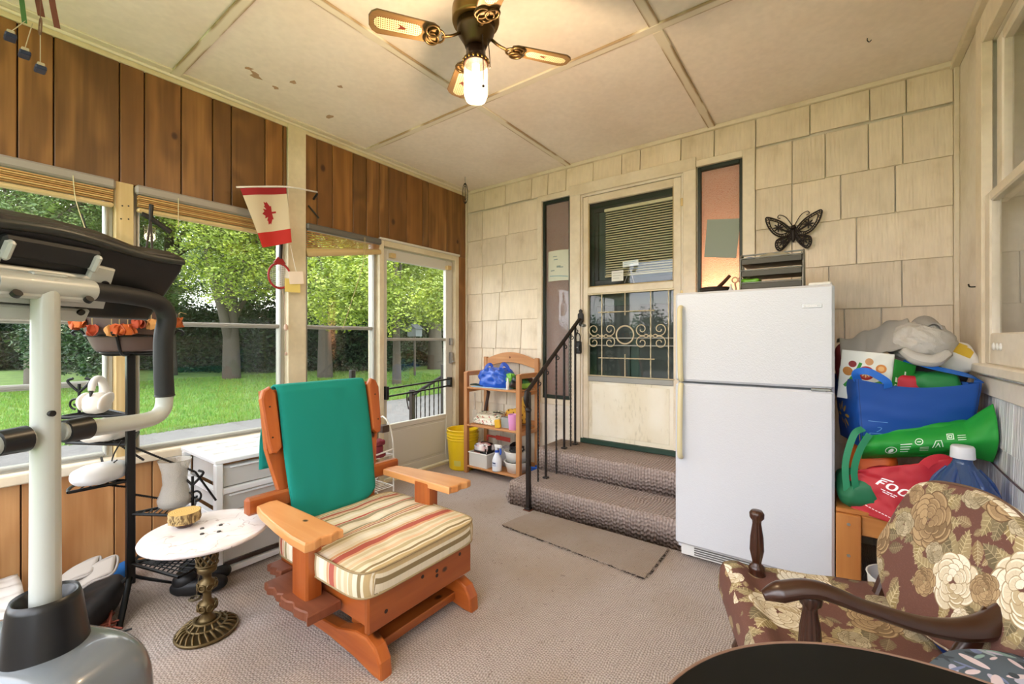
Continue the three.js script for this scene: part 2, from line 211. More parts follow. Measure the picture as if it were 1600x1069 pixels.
// ---------------------------------------------------------------- the room
const RX = 3.6, RZ = 4.2, CH = 2.73;
{ const f = struct('floor', 'grey brown woven loop carpet covering the porch floor', 'floor'); const g = bb(0, -.08, 0, RX, 0, RZ, { c: 0, g: 'z', off: [0, 0] }); part('carpet', g, mCarpet, f); part('joist_deck', bb(-.1, -.5, -.1, RX + .1, -.08, RZ + .1, { c: 0 }), mPaint, f); }
{ // ceiling boards with battens over their joints
  const f = struct('ceiling', 'cream fibreboard ceiling panels with stained seams', 'ceiling');
  const xs = [0, 1.21, 2.36, RX], zs = [0, 1.24, 2.49, 3.72, RZ];
  for (let i = 0; i < 3; i++) for (let j = 0; j < 4; j++) pieceOf('ceiling_panel', bb(xs[i] + .002, CH, zs[j] + .002, xs[i + 1] - .002, CH + .012 + .004 * rnd(), zs[j + 1] - .002, { c: .002, g: 'z' }), mCeil, f);
  part('roof_deck', bb(-.25, CH + .018, -.05, RX + .05, CH + .2, RZ + .3, { c: 0 }), mPaint, f);
  const flake = (x, z, r, s) => { const p = []; for (let k = 0; k < 9; k++) { const a = k / 9 * 6.283, q = r * (.35 + .65 * hash(k, s, 3)); p.push([Math.cos(a) * q * 1.5, Math.sin(a) * q]); } return mv(ext(p, .0016, 0), x, CH - .0008, z, Math.PI / 2, 0, s); };
  part('bare_patch', [flake(.391, 2.209, .035, 1), flake(.43, 2.26, .02, 2), flake(.304, 1.705, .025, 3), flake(.36, 2.09, .02, 4), flake(.5, 2.05, .02, 6), flake(.68, 1.86, .02, 7)], M(0xb8977a, .9), f);
  const t = struct('trim_1', 'stained cream battens covering the ceiling joints', 'trim');
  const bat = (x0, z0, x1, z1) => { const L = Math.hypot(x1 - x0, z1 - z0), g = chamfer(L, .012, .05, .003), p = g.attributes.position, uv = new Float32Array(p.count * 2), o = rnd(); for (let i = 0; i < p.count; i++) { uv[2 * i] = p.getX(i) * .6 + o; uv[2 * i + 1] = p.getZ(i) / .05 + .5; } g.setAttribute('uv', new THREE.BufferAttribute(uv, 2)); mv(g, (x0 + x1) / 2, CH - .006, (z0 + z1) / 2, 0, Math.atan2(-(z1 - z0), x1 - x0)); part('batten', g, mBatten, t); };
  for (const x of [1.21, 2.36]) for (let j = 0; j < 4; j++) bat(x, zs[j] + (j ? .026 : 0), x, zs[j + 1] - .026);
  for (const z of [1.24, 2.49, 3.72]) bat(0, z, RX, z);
  const c = struct('trim_2', 'cream moulding strip along the top of the panelled wall', 'trim');
  part('moulding', bb(0, 2.685, 0, .022, CH, RZ), mFascia, c); part('ceiling_strip', bb(.04, CH - .01, 0, .085, CH, RZ), mTrim, c); part('bead', tube([[.03, CH - .012, 0], [.03, CH - .012, RZ]], .011), mTrim, c);
  part('moulding', bb(.03, CH - .03, 0, RX, CH, .035), mTrim, c); part('moulding', bb(RX - .035, CH - .04, 0, RX, CH, RZ), mTrim, c);
}
const WALL_L = struct('wall_left', 'window wall with brown vertical wood plank panelling', 'wall');
{
  const w = WALL_L, T = -.14, plank = (z0, z1, y0, y1, m) => pieceOf('plank', bb(0, y0, z0 + .0025, .014, y1, z1 - .0025, { c: .003, g: 'y' }), m, w);
  part('backing', [bb(T, 2.05, 0, -.001, CH, RZ, { c: 0 }), bb(T, -.1, 1.1, -.001, .552, RZ, { c: 0 }), bb(T, -.1, 0, -.001, 2.05, .145, { c: 0 }), bb(T, .552, 4.1, -.001, 2.05, RZ, { c: 0 })], M(0x2a1c10, .8), w);
  const s = [.03, .107, .298, .541, .612, .798, .991, 1.089, 1.212, 1.334, 1.508, 1.63, 1.721];
  for (let i = 0; i + 1 < s.length; i++) plank(s[i], s[i + 1], 2.05, 2.686, mPanel[(i * 3 + 1) % 5]);
  const s2 = [1.848, 1.874, 1.991, 2.193, 2.295, 2.453, 2.62, 2.723, 2.965, 3.081, 3.3, 3.42, 3.7, 3.85, 4.2];
  for (let i = 0; i + 1 < s2.length; i++) plank(s2[i], s2[i + 1], 2.05, 2.686, mPanel[(i * 2 + (i % 3 ? 1 : 4)) % 5]);
  const s3 = [1.1, 1.3, 1.52, 1.75, 1.9, 2.1, 2.3, 2.397, 2.45, 2.586, 2.744, 3.07, 3.2, 3.5, 3.62, 3.9, 4.2];
  for (let i = 0; i + 1 < s3.length; i++) plank(s3[i], s3[i + 1], 0, .55, mLow[i % 3]);
  plank(.03, .145, 0, 2.05, mPanel[3]);
  part('post', bb(-.13, 0, 1.721, .03, CH - .001, 1.848), mPost, w, { label: 'cream square post running up to the ceiling' });
  part('mullion', bb(-.1, .55, 2.668, .025, 2.05, 2.742, { g: 'y' }), mRaw, w, { label: 'raw pine post between two windows' });
  for (const [y, z] of [[1.93, 2.69], [1.925, 2.715], [1.86, 2.69], [1.855, 2.72], [.68, 2.69], [.675, 2.715]]) part('screw', mv(new THREE.CylinderGeometry(.004, .004, .003, 8), .0255, y, z, 0, 0, Math.PI / 2), mBlack, w);
  part('sill', bb(-.12, .552, 1.1, .055, .60, RZ, { c: .006 }), mTrim, w, { label: 'cream window sill board' });
  part('corner_strip', bb(0, 0, 0, .024, CH - .03, .03), mTrim, w);
}
function sashWindow(n, label, z0, z1, y0, y1, rails, o = {}) {
  const w = struct('window_' + n, label, 'window'), d = .035;
  const fr = (a, b, c, e) => bb(-.075, a, b, -.025, c, e, { c: .004 });
  part('frame', [fr(y0, z0, y1, z0 + d), fr(y0, z1 - d, y1, z1), fr(y0, z0 + d, y0 + d, z1 - d), fr(y1 - d, z0 + d, y1, z1 - d)], mFrame, w);
  part('inner_edge', [bb(-.024, y0 + .02, z0 + .022, -.014, y1 - .02, z0 + .034), bb(-.024, y0 + .02, z1 - .034, -.014, y1 - .02, z1 - .022), bb(-.024, y0 + .02, z0 + .034, -.014, y0 + .032, z1 - .034)], mAlu, w);
  const ys = [y0 + d, ...rails, y1 - d];
  for (const r of rails) part('meeting_rail', [bb(-.07, r - .014, z0 + d, -.028, r + .014, z1 - d, { c: .004 }), bb(-.028, r - .006, z0 + d, -.02, r + .01, z1 - d)], mAlu, w);
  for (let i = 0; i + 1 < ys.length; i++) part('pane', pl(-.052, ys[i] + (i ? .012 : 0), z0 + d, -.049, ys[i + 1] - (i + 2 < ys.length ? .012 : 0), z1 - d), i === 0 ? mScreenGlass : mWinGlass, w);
  return w;
}
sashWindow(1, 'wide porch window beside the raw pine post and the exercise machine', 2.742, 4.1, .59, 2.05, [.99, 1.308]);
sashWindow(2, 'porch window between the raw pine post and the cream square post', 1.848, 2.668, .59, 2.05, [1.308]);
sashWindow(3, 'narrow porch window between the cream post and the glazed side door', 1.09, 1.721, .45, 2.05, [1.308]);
{ // the side door to the garden
  const d = struct('door_1', 'white aluminium storm door with two glass panes leading outside', 'door'), z0 = .145, z1 = 1.05;
  part('door_frame', [bb(-.13, 0, z0, .028, 2.047, z0 + .05), bb(-.13, 0, z1, .028, 2.047, z1 + .045), bb(-.13, 2.0, z0 + .05, .028, 2.05, z1), bb(-.13, -.02, z0 + .05, .01, .02, z1)], mPost, d);
  const a = z0 + .055, b = z1 - .004, fr = (y0, q0, y1, q1) => bb(-.05, y0, q0, -.01, y1, q1, { c: .004 });
  part('stile', fr(.03, b - .055, 1.99, b), mFrameD, d); part('stile', fr(.03, a, 1.99, a + .09), mFrameD, d);
  part('top_rail', fr(1.9, a + .09, 1.99, b - .055), mFrameD, d); part('lock_rail', fr(.44, a + .09, .485, b - .055), mFrameD, d); part('bottom_rail', fr(.03, a + .09, .1, b - .055), mFrameD, d);
  part('kick_panel', [bb(-.04, .1, a + .09, -.02, .44, b - .055, { c: 0 }), bb(-.02, .12, a + .11, -.014, .42, b - .075, { c: .006 })], mFrameD, d);
  part('middle_rail', fr(1.205, a + .09, 1.23, b - .055), mAlu, d);
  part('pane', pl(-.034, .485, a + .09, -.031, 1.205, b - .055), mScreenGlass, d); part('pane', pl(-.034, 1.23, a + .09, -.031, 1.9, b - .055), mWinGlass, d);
  const pb = part('push_bar', [tube([[.03, .80, b - .02], [.03, .83, a + .07]], .008), tube([[.03, .735, b - .02], [.03, .765, a + .07]], .008), bb(-.01, .71, b - .035, .045, .82, b - .005), bb(-.01, .75, a + .05, .04, .845, a + .08)], mBlack, d);
  part('latch', [bb(-.01, .98, a + .02, .02, 1.09, a + .05), tube([[.02, 1.0, a + .035], [.05, 1.0, a + .035], [.055, .99, a + .1]], .007), bb(-.01, 1.16, a + .02, .018, 1.23, a + .05)], mChrome, d);
  part('closer', [bb(-.01, 1.915, b - .12, .03, 1.955, b - .07), bb(-.01, 1.9, a + .05, .03, 1.94, a + .1)], mRaw, d);
  part('drip_cap', bb(-.01, 2.047, z0, .045, 2.066, z1 + .045), mFrameD, d);
}
// ---- house wall with shingles
const WALL_B = struct('wall_back', 'cream painted cedar shingle house wall', 'wall');
function shingles(w, axis, u0, u1, y0, y1, fixed, seedv, minw = .13, maxw = .34) {   // one course of shakes between u0 and u1
  const cuts = [u0]; seed = seedv; while (cuts[cuts.length - 1] < u1 - minw * 1.4) cuts.push(Math.min(u1, cuts[cuts.length - 1] + rr(minw, maxw))); cuts[cuts.length - 1] = u1;
  for (let i = 0; i + 1 < cuts.length; i++) { const a = cuts[i], b = cuts[i + 1], t = .011 + .003 * rnd(), lo = y0 + rr(-.004, .004), W = b - a - rr(.003, .007), H = y1 - lo + .012, m = mShingle[Math.floor(rnd() * 4)];
    const g = chamfer(W, H, t, .002); uvBox(g, 'y', [rr(0, 9), rr(0, 9)], 1.3); const tilt = Math.atan2(.013, H);
    if (axis === 'x') { g.rotateX(-tilt); pieceOf('shingle', g, m, w, (a + b) / 2, lo + H / 2, fixed + .0115); } else { g.rotateX(-tilt); g.rotateY(-Math.PI / 2); pieceOf('shingle', g, m, w, fixed - .0115, lo + H / 2, (a + b) / 2); } }
}
{
  const w = WALL_B, courses = [0, .05, .32, .59, .86, 1.13, 1.403, 1.673, 1.947, 2.219, 2.487, 2.7];
  part('sheathing', [bb(-.1, -.1, -.14, .93, CH, -.001, { c: 0 }), bb(2.58, -.1, -.14, RX + .1, CH, -.001, { c: 0 }), bb(.93, 2.47, -.14, 2.58, CH, -.001, { c: 0 }), bb(.93, -.1, -.14, 1.28, .68, -.001, { c: 0 }), bb(2.2, -.1, -.14, 2.58, .68, -.001, { c: 0 }), bb(1.225, .68, -.14, 1.30, 2.47, -.001, { c: 0 }), bb(2.2, .68, -.14, 2.262, 2.47, -.001, { c: 0 })], mPaint, w);
  for (let i = 0; i < 10; i++) { shingles(w, 'x', .03, .889, courses[i], courses[i + 1], 0, 100 + i * 13); shingles(w, 'x', 2.63, 3.578, courses[i], courses[i + 1], 0, 300 + i * 7); }
  shingles(w, 'x', .03, 3.578, 2.487 + .024, 2.7, 0, 555); 
  part('corner_board', bb(3.577, 0, 0, RX, CH - .03, .03), mTrim, w);
  part('apron_board', bb(.889, 0, 0, 1.27, .66, .02), mPaint, w); part('apron_board', bb(2.2, 0, 0, 2.63, .66, .02), mPaint, w);
}
const RW = struct('wall_right', 'house side wall with cream shingles over pale grooved shakes', 'wall');
{
  const w = RW; part('sheathing', [bb(RX, -.1, 0, RX + .14, 1.05, RZ, { c: 0 }), bb(RX, 1.05, 0, RX + .14, CH, .6, { c: 0 }), bb(RX, 2.5, .6, RX + .14, CH, RZ, { c: 0 }), bb(RX, 1.05, 2.1, RX + .14, 2.5, RZ, { c: 0 })], mPaint, w);
  const cs = [1.1, 1.391, 1.646, 1.893, 2.155, 2.394, 2.69]; for (let i = 0; i < 6; i++) { shingles(w, 'z', .028, .53, cs[i], cs[i + 1], RX, 40 + i, .4, .6); }
  const g0 = tex(512, 256, (u, v) => { const a = fbm(u, v, 96, 2, 4, 3), b = fbm(u, v, 8, 3, 9, 3); return mixc(mixc(hex(0xdfe3e4), hex(0xb9b8c2), cl((a - .35) * 1.8)), hex(0xd5c6c9), cl((b - .5) * 2) * .6); }), gb = tex(512, 128, (u, v) => fbm(u, v, 90, 2, 4, 3), false);
  const mGroove = new THREE.MeshPhysicalMaterial({ map: g0, bumpMap: gb, bumpScale: .006, roughness: .6 });
  let y = 0; for (const y1 of [.28, .52, .79, 1.09]) { for (let z = .028, i = 0; z < 2.6; z += .31, i++) { const g = chamfer(.305, y1 - y, .014, .002); uvBox(g, 'y', [rr(0, 4), rr(0, 3)], 1.4); g.rotateX(-.03); g.rotateY(-Math.PI / 2); pieceOf('shake', g, mGroove, w, RX - .011, (y + y1) / 2, z + .155); } y = y1; }
  part('wire', tube([[RX - .024, .78, .05], [RX - .024, .74, .4], [RX - .024, .70, .9], [RX - .024, .69, 1.4]], .003), M(0x5a4a52, .7), w);
  part('nail_hook', tube([[RX - .02, 1.457, .522], [RX - .05, 1.457, .522], [RX - .055, 1.47, .515]], .003), mIron, w);
  const n = struct('window_4', 'old cream sash window into the house beside the shingle corner', 'window');
  part('casing', [bb(RX - .035, 1.1, .53, RX, 2.62, .625), bb(RX - .035, 2.5, .625, RX, 2.62, 2.2), bb(RX - .035, 1.1, 2.1, RX, 2.5, 2.2)], mTrim, n);
  part('sill', bb(RX - .06, 1.075, .515, RX + .1, 1.115, 2.24, { c: .006 }), mPaint, n); part('apron', bb(RX - .03, .985, .53, RX, 1.06, 2.2), mPaint, n);
  const sa = (y0, y1, x) => { part('sash', [bb(x - .02, y0, .625, x + .015, y1, .70, { c: .006 }), bb(x - .02, y0, 2.03, x + .015, y1, 2.1, { c: .006 }), bb(x - .02, y0, .70, x + .015, y0 + (y0 < 1.3 ? .13 : .05), 2.03, { c: .006 }), bb(x - .02, y1 - .045, .70, x + .015, y1, 2.03, { c: .006 })], mPaint, n); part('pane', pl(x - .004, y0 + .05, .70, x - .001, y1 - .04, 2.03), mGlass, n); };
  sa(1.115, 1.84, RX - .005); sa(1.8, 2.5, RX + .03);
  for (let k = 0; k < 3; k++) part('drain_plug', mv(lathe([[.0001, .006], [.012, .004], [.016, 0]], 14), RX - .026, 1.19, .76 + k * .045, 0, 0, Math.PI / 2, [1, 1, 1]), mWhite, n);
  const cur = one('net_curtain', 'beige green curtain hanging behind the house window panes', 'curtain', sheet((u, v) => [RX + .1 + .012 * Math.sin(u * 60), 1.1 + v * 1.4, .62 + u * 1.46], 120, 2, .003), M(0xb9b393, .9, { transmission: .25, thickness: 0 }));
  const r = struct('wall_house_room', 'plain dim room shell behind the house window', 'wall'); part('shell', [bb(RX + .14, .9, .5, RX + .8, 1.0, 2.2), bb(RX + .14, 2.6, .5, RX + .8, 2.7, 2.2), bb(RX + .8, .9, .5, RX + .85, 2.7, 2.2), bb(RX + .14, .9, .45, RX + .8, 2.7, .5), bb(RX + .14, .9, 2.2, RX + .8, 2.7, 2.25)], M(0xb5ab95, .9), r);
}
{ // the open window wall behind the camera
  const w = struct('wall_front', 'low panelled porch wall under a row of large windows', 'wall');
  part('backing', [bb(-.14, -.1, RZ, RX + .14, .5, RZ + .12, { c: 0 }), bb(-.14, 2.62, RZ, RX + .14, CH + .02, RZ + .12, { c: 0 }), bb(-.14, .5, RZ, .06, 2.62, RZ + .12, { c: 0 }), bb(RX - .06, .5, RZ, RX + .14, 2.62, RZ + .12, { c: 0 })], mTrim, w);
  for (const x of [1.2, 2.4]) part('post', bb(x - .04, .5, RZ, x + .04, 2.62, RZ + .1), mTrim, w);
  for (let i = 0; i < 3; i++) { const n = struct('window_' + (5 + i), 'large front porch window ' + ['beside the garden corner', 'in the middle of the low wall', 'beside the house corner'][i], 'window'), x0 = [.06, 1.24, 2.44][i], x1 = [1.16, 2.36, 3.54][i]; part('frame', [bb(x0, .5, RZ + .03, x0 + .03, 2.62, RZ + .07), bb(x1 - .03, .5, RZ + .03, x1, 2.62, RZ + .07), bb(x0 + .03, .5, RZ + .03, x1 - .03, .53, RZ + .07), bb(x0 + .03, 2.59, RZ + .03, x1 - .03, 2.62, RZ + .07)], mWhite, n); part('pane', pl(x0 + .03, .53, RZ + .048, x1 - .03, 2.59, RZ + .051), mGlass, n); }
}
// ---- steps to the house door
{
  const s = struct('trim_3', 'two carpeted steps up to the house door', 'steps'); 
  const tread = (x0, x1, y0, y1, z0, z1) => { const o = .022, pr = [[z0, y0], [z1 - .004, y0], [z1, y1 - o], [z1 - .006, y1 - .007], [z1 - o, y1], [z0, y1]], g = ext(pr.map(([a, b]) => [a, b]), x1 - x0, .006, { bs: 2, g: 'y' }); g.rotateY(-Math.PI / 2); g.translate((x0 + x1) / 2, 0, 0); return uvBox(bumpy(g, .002, 9, x0), 'y'); };
  part('step', tread(1.12, 2.66, 0, .172, .02, .762), mCarpetStep, s); part('step', tread(1.13, 2.66, .172, .345, .02, .41), mCarpetStep, s);
  part('folded_edge', limb([[1.115, .01, .745], [1.105, .06, .75], [1.12, .12, .74], [1.13, .165, .72]], [.016, .02, .014, .02], 8, 16), mCarpetStep, s);
}
{ const pts = [], L = [1.322, 2.28], Z = [.775, 1.13]; const jag = (n, f) => { for (let i = 0; i < n; i++) pts.push(f(i / n)); };
  jag(3, (t) => [mix(1.355, 1.30, t), mix(.80, 1.085, t)]); jag(44, (t) => [mix(1.31, 2.27, t) + rr(-.004, .004), mix(1.095, 1.165, t) + rr(-.008, .008)]); jag(10, (t) => [mix(2.28, 2.285, t) + rr(-.003, .003), mix(1.165, .79, t)]); jag(4, (t) => [mix(2.28, 1.36, t), .775]);
  const g = ext(pts.map(([x, z]) => [x, -z]), .009, .002); g.rotateX(-Math.PI / 2); uvBox(g, 'z', [.3, .2]);
  const r = thing('carpet_remnant', 'loose strip of worn brown carpet with frayed edge before the steps', 'rug', [0, .0045, 0]); part('pile', g, mRug, r);
  const fr = []; for (let i = 0; i < 150; i++) { const t = rnd(), x = mix(1.31, 2.28, t), z = mix(1.097, 1.168, t); fr.push(tube([[x, .002, z], [x + rr(-.008, .008), .004, z + rr(.003, .009)], [x + rr(-.016, .016), .001, z + rr(.004, .014)]], .0013, 4, 4)); } for (let i = 0; i < 40; i++) { const t = rnd(), z = mix(.8, 1.16, t); fr.push(tube([[2.283, .002, z], [2.289, .004, z + rr(-.01, .01)], [2.294, .001, z + rr(-.012, .012)]], .0016, 4, 4)); } part('frayed_threads', fr, M(0x3a2f28, .9), r, { kind: 'stuff' }); }
// ---- house door with storm door, grille and sidelights
const weatherTex = tex(512, 512, (u, v) => { const b = fbm(u, v, 4, 6, 81, 5), g = fbm(u, v, 20, 60, 87, 3); let c = mixc(hex(0xefe9d8), hex(0xded2b4), cl(b * 1.2 - .2)); c = mixc(c, hex(0x8f8364), ss(g * .6 + b * .4, .56, .8) * .22); return c; });
const mWeather = new THREE.MeshPhysicalMaterial({ map: weatherTex, roughness: .5 });
{
  const d = struct('door_2', 'cream storm door with wrought grille at the top of the steps', 'door');
  part('casing', [bb(1.225, .345, -.05, 1.325, 2.47, .035), bb(2.165, .345, -.05, 2.255, 2.47, .035), bb(1.225, 2.445, -.05, 2.255, 2.535, .04)], mTrim, d);
  part('stop', [bb(1.325, .36, -.01, 1.342, 2.445, .022), bb(2.15, .36, -.01, 2.165, 2.445, .022), bb(1.342, 2.425, -.01, 2.15, 2.445, .022)], mPaint, d);
  const fr = (x0, y0, x1, y1) => bb(x0, y0, -.02, x1, y1, .016, { c: .004 });
  part('stile', fr(1.344, .385, 1.392, 2.422), mTrim, d); part('stile', fr(2.092, .385, 2.148, 2.422), mTrim, d);
  part('top_rail', fr(1.392, 2.362, 2.092, 2.422), mTrim, d); part('middle_rail', fr(1.392, 1.60, 2.092, 1.655), mTrim, d); part('lock_rail', fr(1.392, .868, 2.092, .912), mAlu, d);
  part('kick_panel', [bb(1.392, .385, -.012, 2.092, .868, .004, { c: 0 }), bb(1.425, .42, .004, 2.06, .845, .008, { c: .002 })], mWeather, d, { label: 'weathered cream lower panel' });
  part('bead', [bb(1.392, 1.655, .002, 1.40, 2.362, .012), bb(2.084, 1.655, .002, 2.092, 2.362, .012), bb(1.4, 1.655, .002, 2.084, 1.663, .012)], M(0xb59f70, .5), d);
  part('pane', pl(1.392, 1.655, -.006, 2.092, 2.362, -.003), mGlass, d); part('pane', pl(1.392, .912, -.006, 2.092, 1.60, -.003), mGlass, d);
  part('threshold', bb(1.30, .345, -.1, 2.2, .383, .03, { c: .004 }), mGreen, d, { label: 'dark green threshold strip' });
  part('latch_knob', [cyl(.012, .012, .03, 1.362, 1.335, .03, { rx: Math.PI / 2 }), sph(.014, 1.362, 1.335, .05)], mChrome, d);
  for (const y of [.95, 1.52, 2.2]) part('hinge', bb(2.145, y, .01, 2.165, y + .06, .026), M(0xc2ac7c, .4, { metalness: .5 }), d);
  // grille: every bar of its own
  const mG = M(0xcdbf9e, .35, { metalness: .35 }), G = part('grille', [bb(1.385, 1.588, .012, 2.1, 1.6, .022), bb(1.385, .912, .012, 2.1, .922, .022), bb(1.385, .922, .012, 1.393, 1.588, .022)], mG, d, { label: 'pale brass wrought iron grille' }), z = .02;
  for (const [x, a, b] of [[1.518, .92, 1.59], [1.923, .92, 1.59], [2.058, .92, 1.59], [1.717, 1.41, 1.59], [1.717, .92, 1.10]]) part('upright', twisted([x, a, z], [x, b, z], .008, 5), mG, G);
  for (const y of [1.44, 1.066]) part('crossbar', twisted([1.49, y, z + .008], [1.955, y, z + .008], .008, 6), mG, G);
  for (const y of [1.228, 1.168]) part('glazing_rail', bb(1.393, y - .005, .004, 2.092, y + .005, .012), mAlu, G);
  part('ring', tor(.072, .0065, 1.717, 1.254, z), mG, G);
  for (const [x, s] of [[1.518, -1], [1.518, 1], [1.923, -1], [1.923, 1]]) for (const q of [1, -1]) {
    const y0 = 1.245 + q * .0, cx = x + s * .07, cy = y0 + q * .052; // from the bar, out, round and in
    part('scroll', tube([[x, y0 + q * .015, z], [x + s * .012, y0 + q * .0, z], ...spiral(cx, cy, z, .053, .012, s > 0 ? (q > 0 ? -2.3 : 2.3) : (q > 0 ? -.84 : .84), s * q * 1.35, 22)], .0042, 70, 6), mG, G);
  }
  // inner door and what hangs on it
  const h = struct('door_3', 'dark green inner house door seen through the storm door glass', 'door');
  part('slab', [bb(1.30, .36, -.13, 2.2, 2.47, -.10, { c: 0 })], mGreen, h); part('moulding', [bb(1.40, 1.68, -.1, 2.11, 1.72, -.085), bb(1.40, 2.30, -.1, 2.11, 2.34, -.085), bb(1.40, 1.72, -.1, 1.44, 2.30, -.085), bb(2.07, 1.72, -.1, 2.11, 2.30, -.085)], mDarkGreen, h);
  part('panel', [bb(1.42, .5, -.1, 1.72, 1.5, -.09, { c: .008 }), bb(1.79, .5, -.1, 2.09, 1.5, -.09, { c: .008 })], mDarkGreen, h);
  const bl = thing('door_blind', 'pale green slatted blind behind the upper door glass', 'blind', [1.79, 1.74, -.075]); const mS = M(0xcfcdaa, .5), sg = chamfer(.56, .017, .0016, .0005); uvBox(sg);
  part('head_rail', bb(-.29, .55, -.01, .29, .575, .01), mS, bl); for (let i = 0; i < 27; i++) pieceOf('slat', sg, mS, bl, 0, .02 + i * .0198, 0, -.85, 0, 0); part('bottom_rail', bb(-.285, -.002, -.009, .285, .01, .009), mS, bl);
  const tag = (nm, lb, x, y, w, hh, draw, rz = 0) => { const g = new THREE.BoxGeometry(w, hh, .0012); g.rotateZ(rz); one(nm, lb, 'note', g, M(0xffffff, .7, { map: canvas(128, 64, draw) }), [x, y, -.012]); };
  const lines = (bg, ink, n) => (g, w, hh) => { g.fillStyle = bg; g.fillRect(0, 0, w, hh); g.fillStyle = ink; for (let i = 0; i < n; i++) g.fillRect(12, 12 + i * hh / (n + 1), w * (.5 + .4 * hash(i, n, 2)), 4); };
  tag('paper_note', 'white card with faint print on the green door glass', 1.64, 1.735, .1, .085, lines('#e6e8e2', '#b9bdb8', 3)); tag('paper_note', 'pale notice with blue print stuck on the door glass', 1.75, 1.825, .13, .045, lines('#e2ecee', '#5f97b4', 2), .05);
  one('wire_easel', 'thin bent wire clip beside the white card', 'clip', tube([[1.70, 1.672, -.012], [1.745, 1.77, -.012], [1.78, 1.668, -.012]], .0025, 20, 6), mChrome);
}
// sidelights
const pebble = tex(512, 512, (u, v) => { const a = fbm(u, v, 24, 24, 3, 3); return Math.abs(((a * 7) % 1) * 2 - 1); }, false);
function sidelight(n, label, x0, x1, side) {
  const w = struct('window_' + n, label, 'window'), y0 = .69, y1 = 2.463;
  const L = x0 - .048, R = side < 0 ? 1.225 : x1 + .076; 
  part('casing', side < 0 ? [bb(L, .64, 0, x0, 2.51, .03), bb(x0, y1, 0, R, 2.51, .03), bb(x0, .64, 0, R, y0, .03)] : [bb(x1, .64, 0, R, 2.51, .03), bb(2.256, y1, 0, x1, 2.51, .03), bb(2.256, .64, 0, x1, y0, .03)], mTrim, w);
  const f = (a, b, c, e) => bb(a, b, -.05, c, e, .008, { c: .003 });
  part('sash', [f(x0, y0, x0 + .022, y1), f(x1 - .022, y0, x1, y1), f(x0 + .022, y0, x1 - .022, y0 + .03), f(x0 + .022, y1 - .03, x1 - .022, y1)], mDarkGreen, w);
  const t = rep(pebble, 3); part('pane', pl(x0 + .022, y0 + .03, -.022, x1 - .022, y1 - .03, -.017), new THREE.MeshPhysicalMaterial({ color: 0xe6bfa8, roughness: 1, transmission: .85, thickness: 0, bumpMap: t, bumpScale: .008 }), w, { label: 'obscured pinkish glass' });
  if (side < 0) part('outer_pane', pl(x0 + .022, y0 + .03, .0, x1 - .022, y1 - .03, .003), mGlass, w);
}
sidelight(8, 'narrow dark framed sidelight beside the wooden shelf rack', .937, 1.222, -1);
sidelight(9, 'narrow sidelight of glowing pink glass above the fridge', 2.262, 2.554, 1);
{ const g = sheet((u, v) => [.985 + u * .215, 1.74 + v * .27 - .02 * (u - .5) ** 2, -.008 + .004 * Math.sin(u * 3)], 8, 4, .001);
  one('paper_map', 'curled pale sheet with faint blue print behind the sidelight glass', 'paper', g, M(0xffffff, .8, { map: canvas(128, 128, (c, w, h) => { c.fillStyle = '#d5d8c8'; c.fillRect(0, 0, w, h); c.strokeStyle = '#7fa9b5'; c.lineWidth = 3; c.beginPath(); c.moveTo(10, 105); c.lineTo(120, 112); c.stroke(); c.fillStyle = '#8a9a98'; for (let i = 0; i < 6; i++) c.fillRect(14 + 70 * hash(i, 1, 1), 20 + 65 * hash(i, 2, 1), 24, 4); }) }));
  const h = [[2.303, 1.811], [2.511, 1.783], [2.538, 2.053], [2.324, 2.079]]; const e = ext(h, .0015, 0); one('blank_sheet', 'plain grey green sheet taped inside the glowing sidelight', 'paper', [e, cyl(.004, .004, .002, 2.40, 2.035, .001, { rx: Math.PI / 2, n: 8 }), cyl(.004, .004, .002, 2.43, 2.033, .001, { rx: Math.PI / 2, n: 8 })], M(0x9aa59b, .8), [0, 0, -.006]); }
{ // the hall behind the door, closed, with its own lamp
  const s = struct('wall_hall', 'dim house hall shell behind the sidelights', 'wall'), m = M(0x7d5c50, .9);
  part('shell', [bb(.7, .3, -1.3, 2.9, .36, -.14, { c: 0 }), bb(.7, 2.6, -1.3, 2.9, 2.66, -.14, { c: 0 }), bb(.7, .36, -1.3, .76, 2.6, -.14, { c: 0 }), bb(2.84, .36, -1.3, 2.9, 2.6, -.14, { c: 0 }), bb(.76, .36, -1.36, 2.84, 2.6, -1.3, { c: 0 })], m, s);
  const l = thing('hall_lamp', 'warm lamp glowing low behind the pink sidelight glass', 'lamp', [2.42, .36, -.33]); part('stem', lathe([[.0001, 0], [.1, 0], [.1, .02], [.02, .05], [.02, .93], [.03, .95]], 20), mDark, l); part('bulb', sph(.05, 0, 1.0, 0), M(0xffe2b0, .5, { emissive: 0xffc890, emissiveIntensity: 1.5 }), l);
  const p = new THREE.PointLight(0xffd2a8, .42); p.position.set(0, 1.0, 0); p.castShadow = true; p.shadow.radius = 2; l.add(p);
}
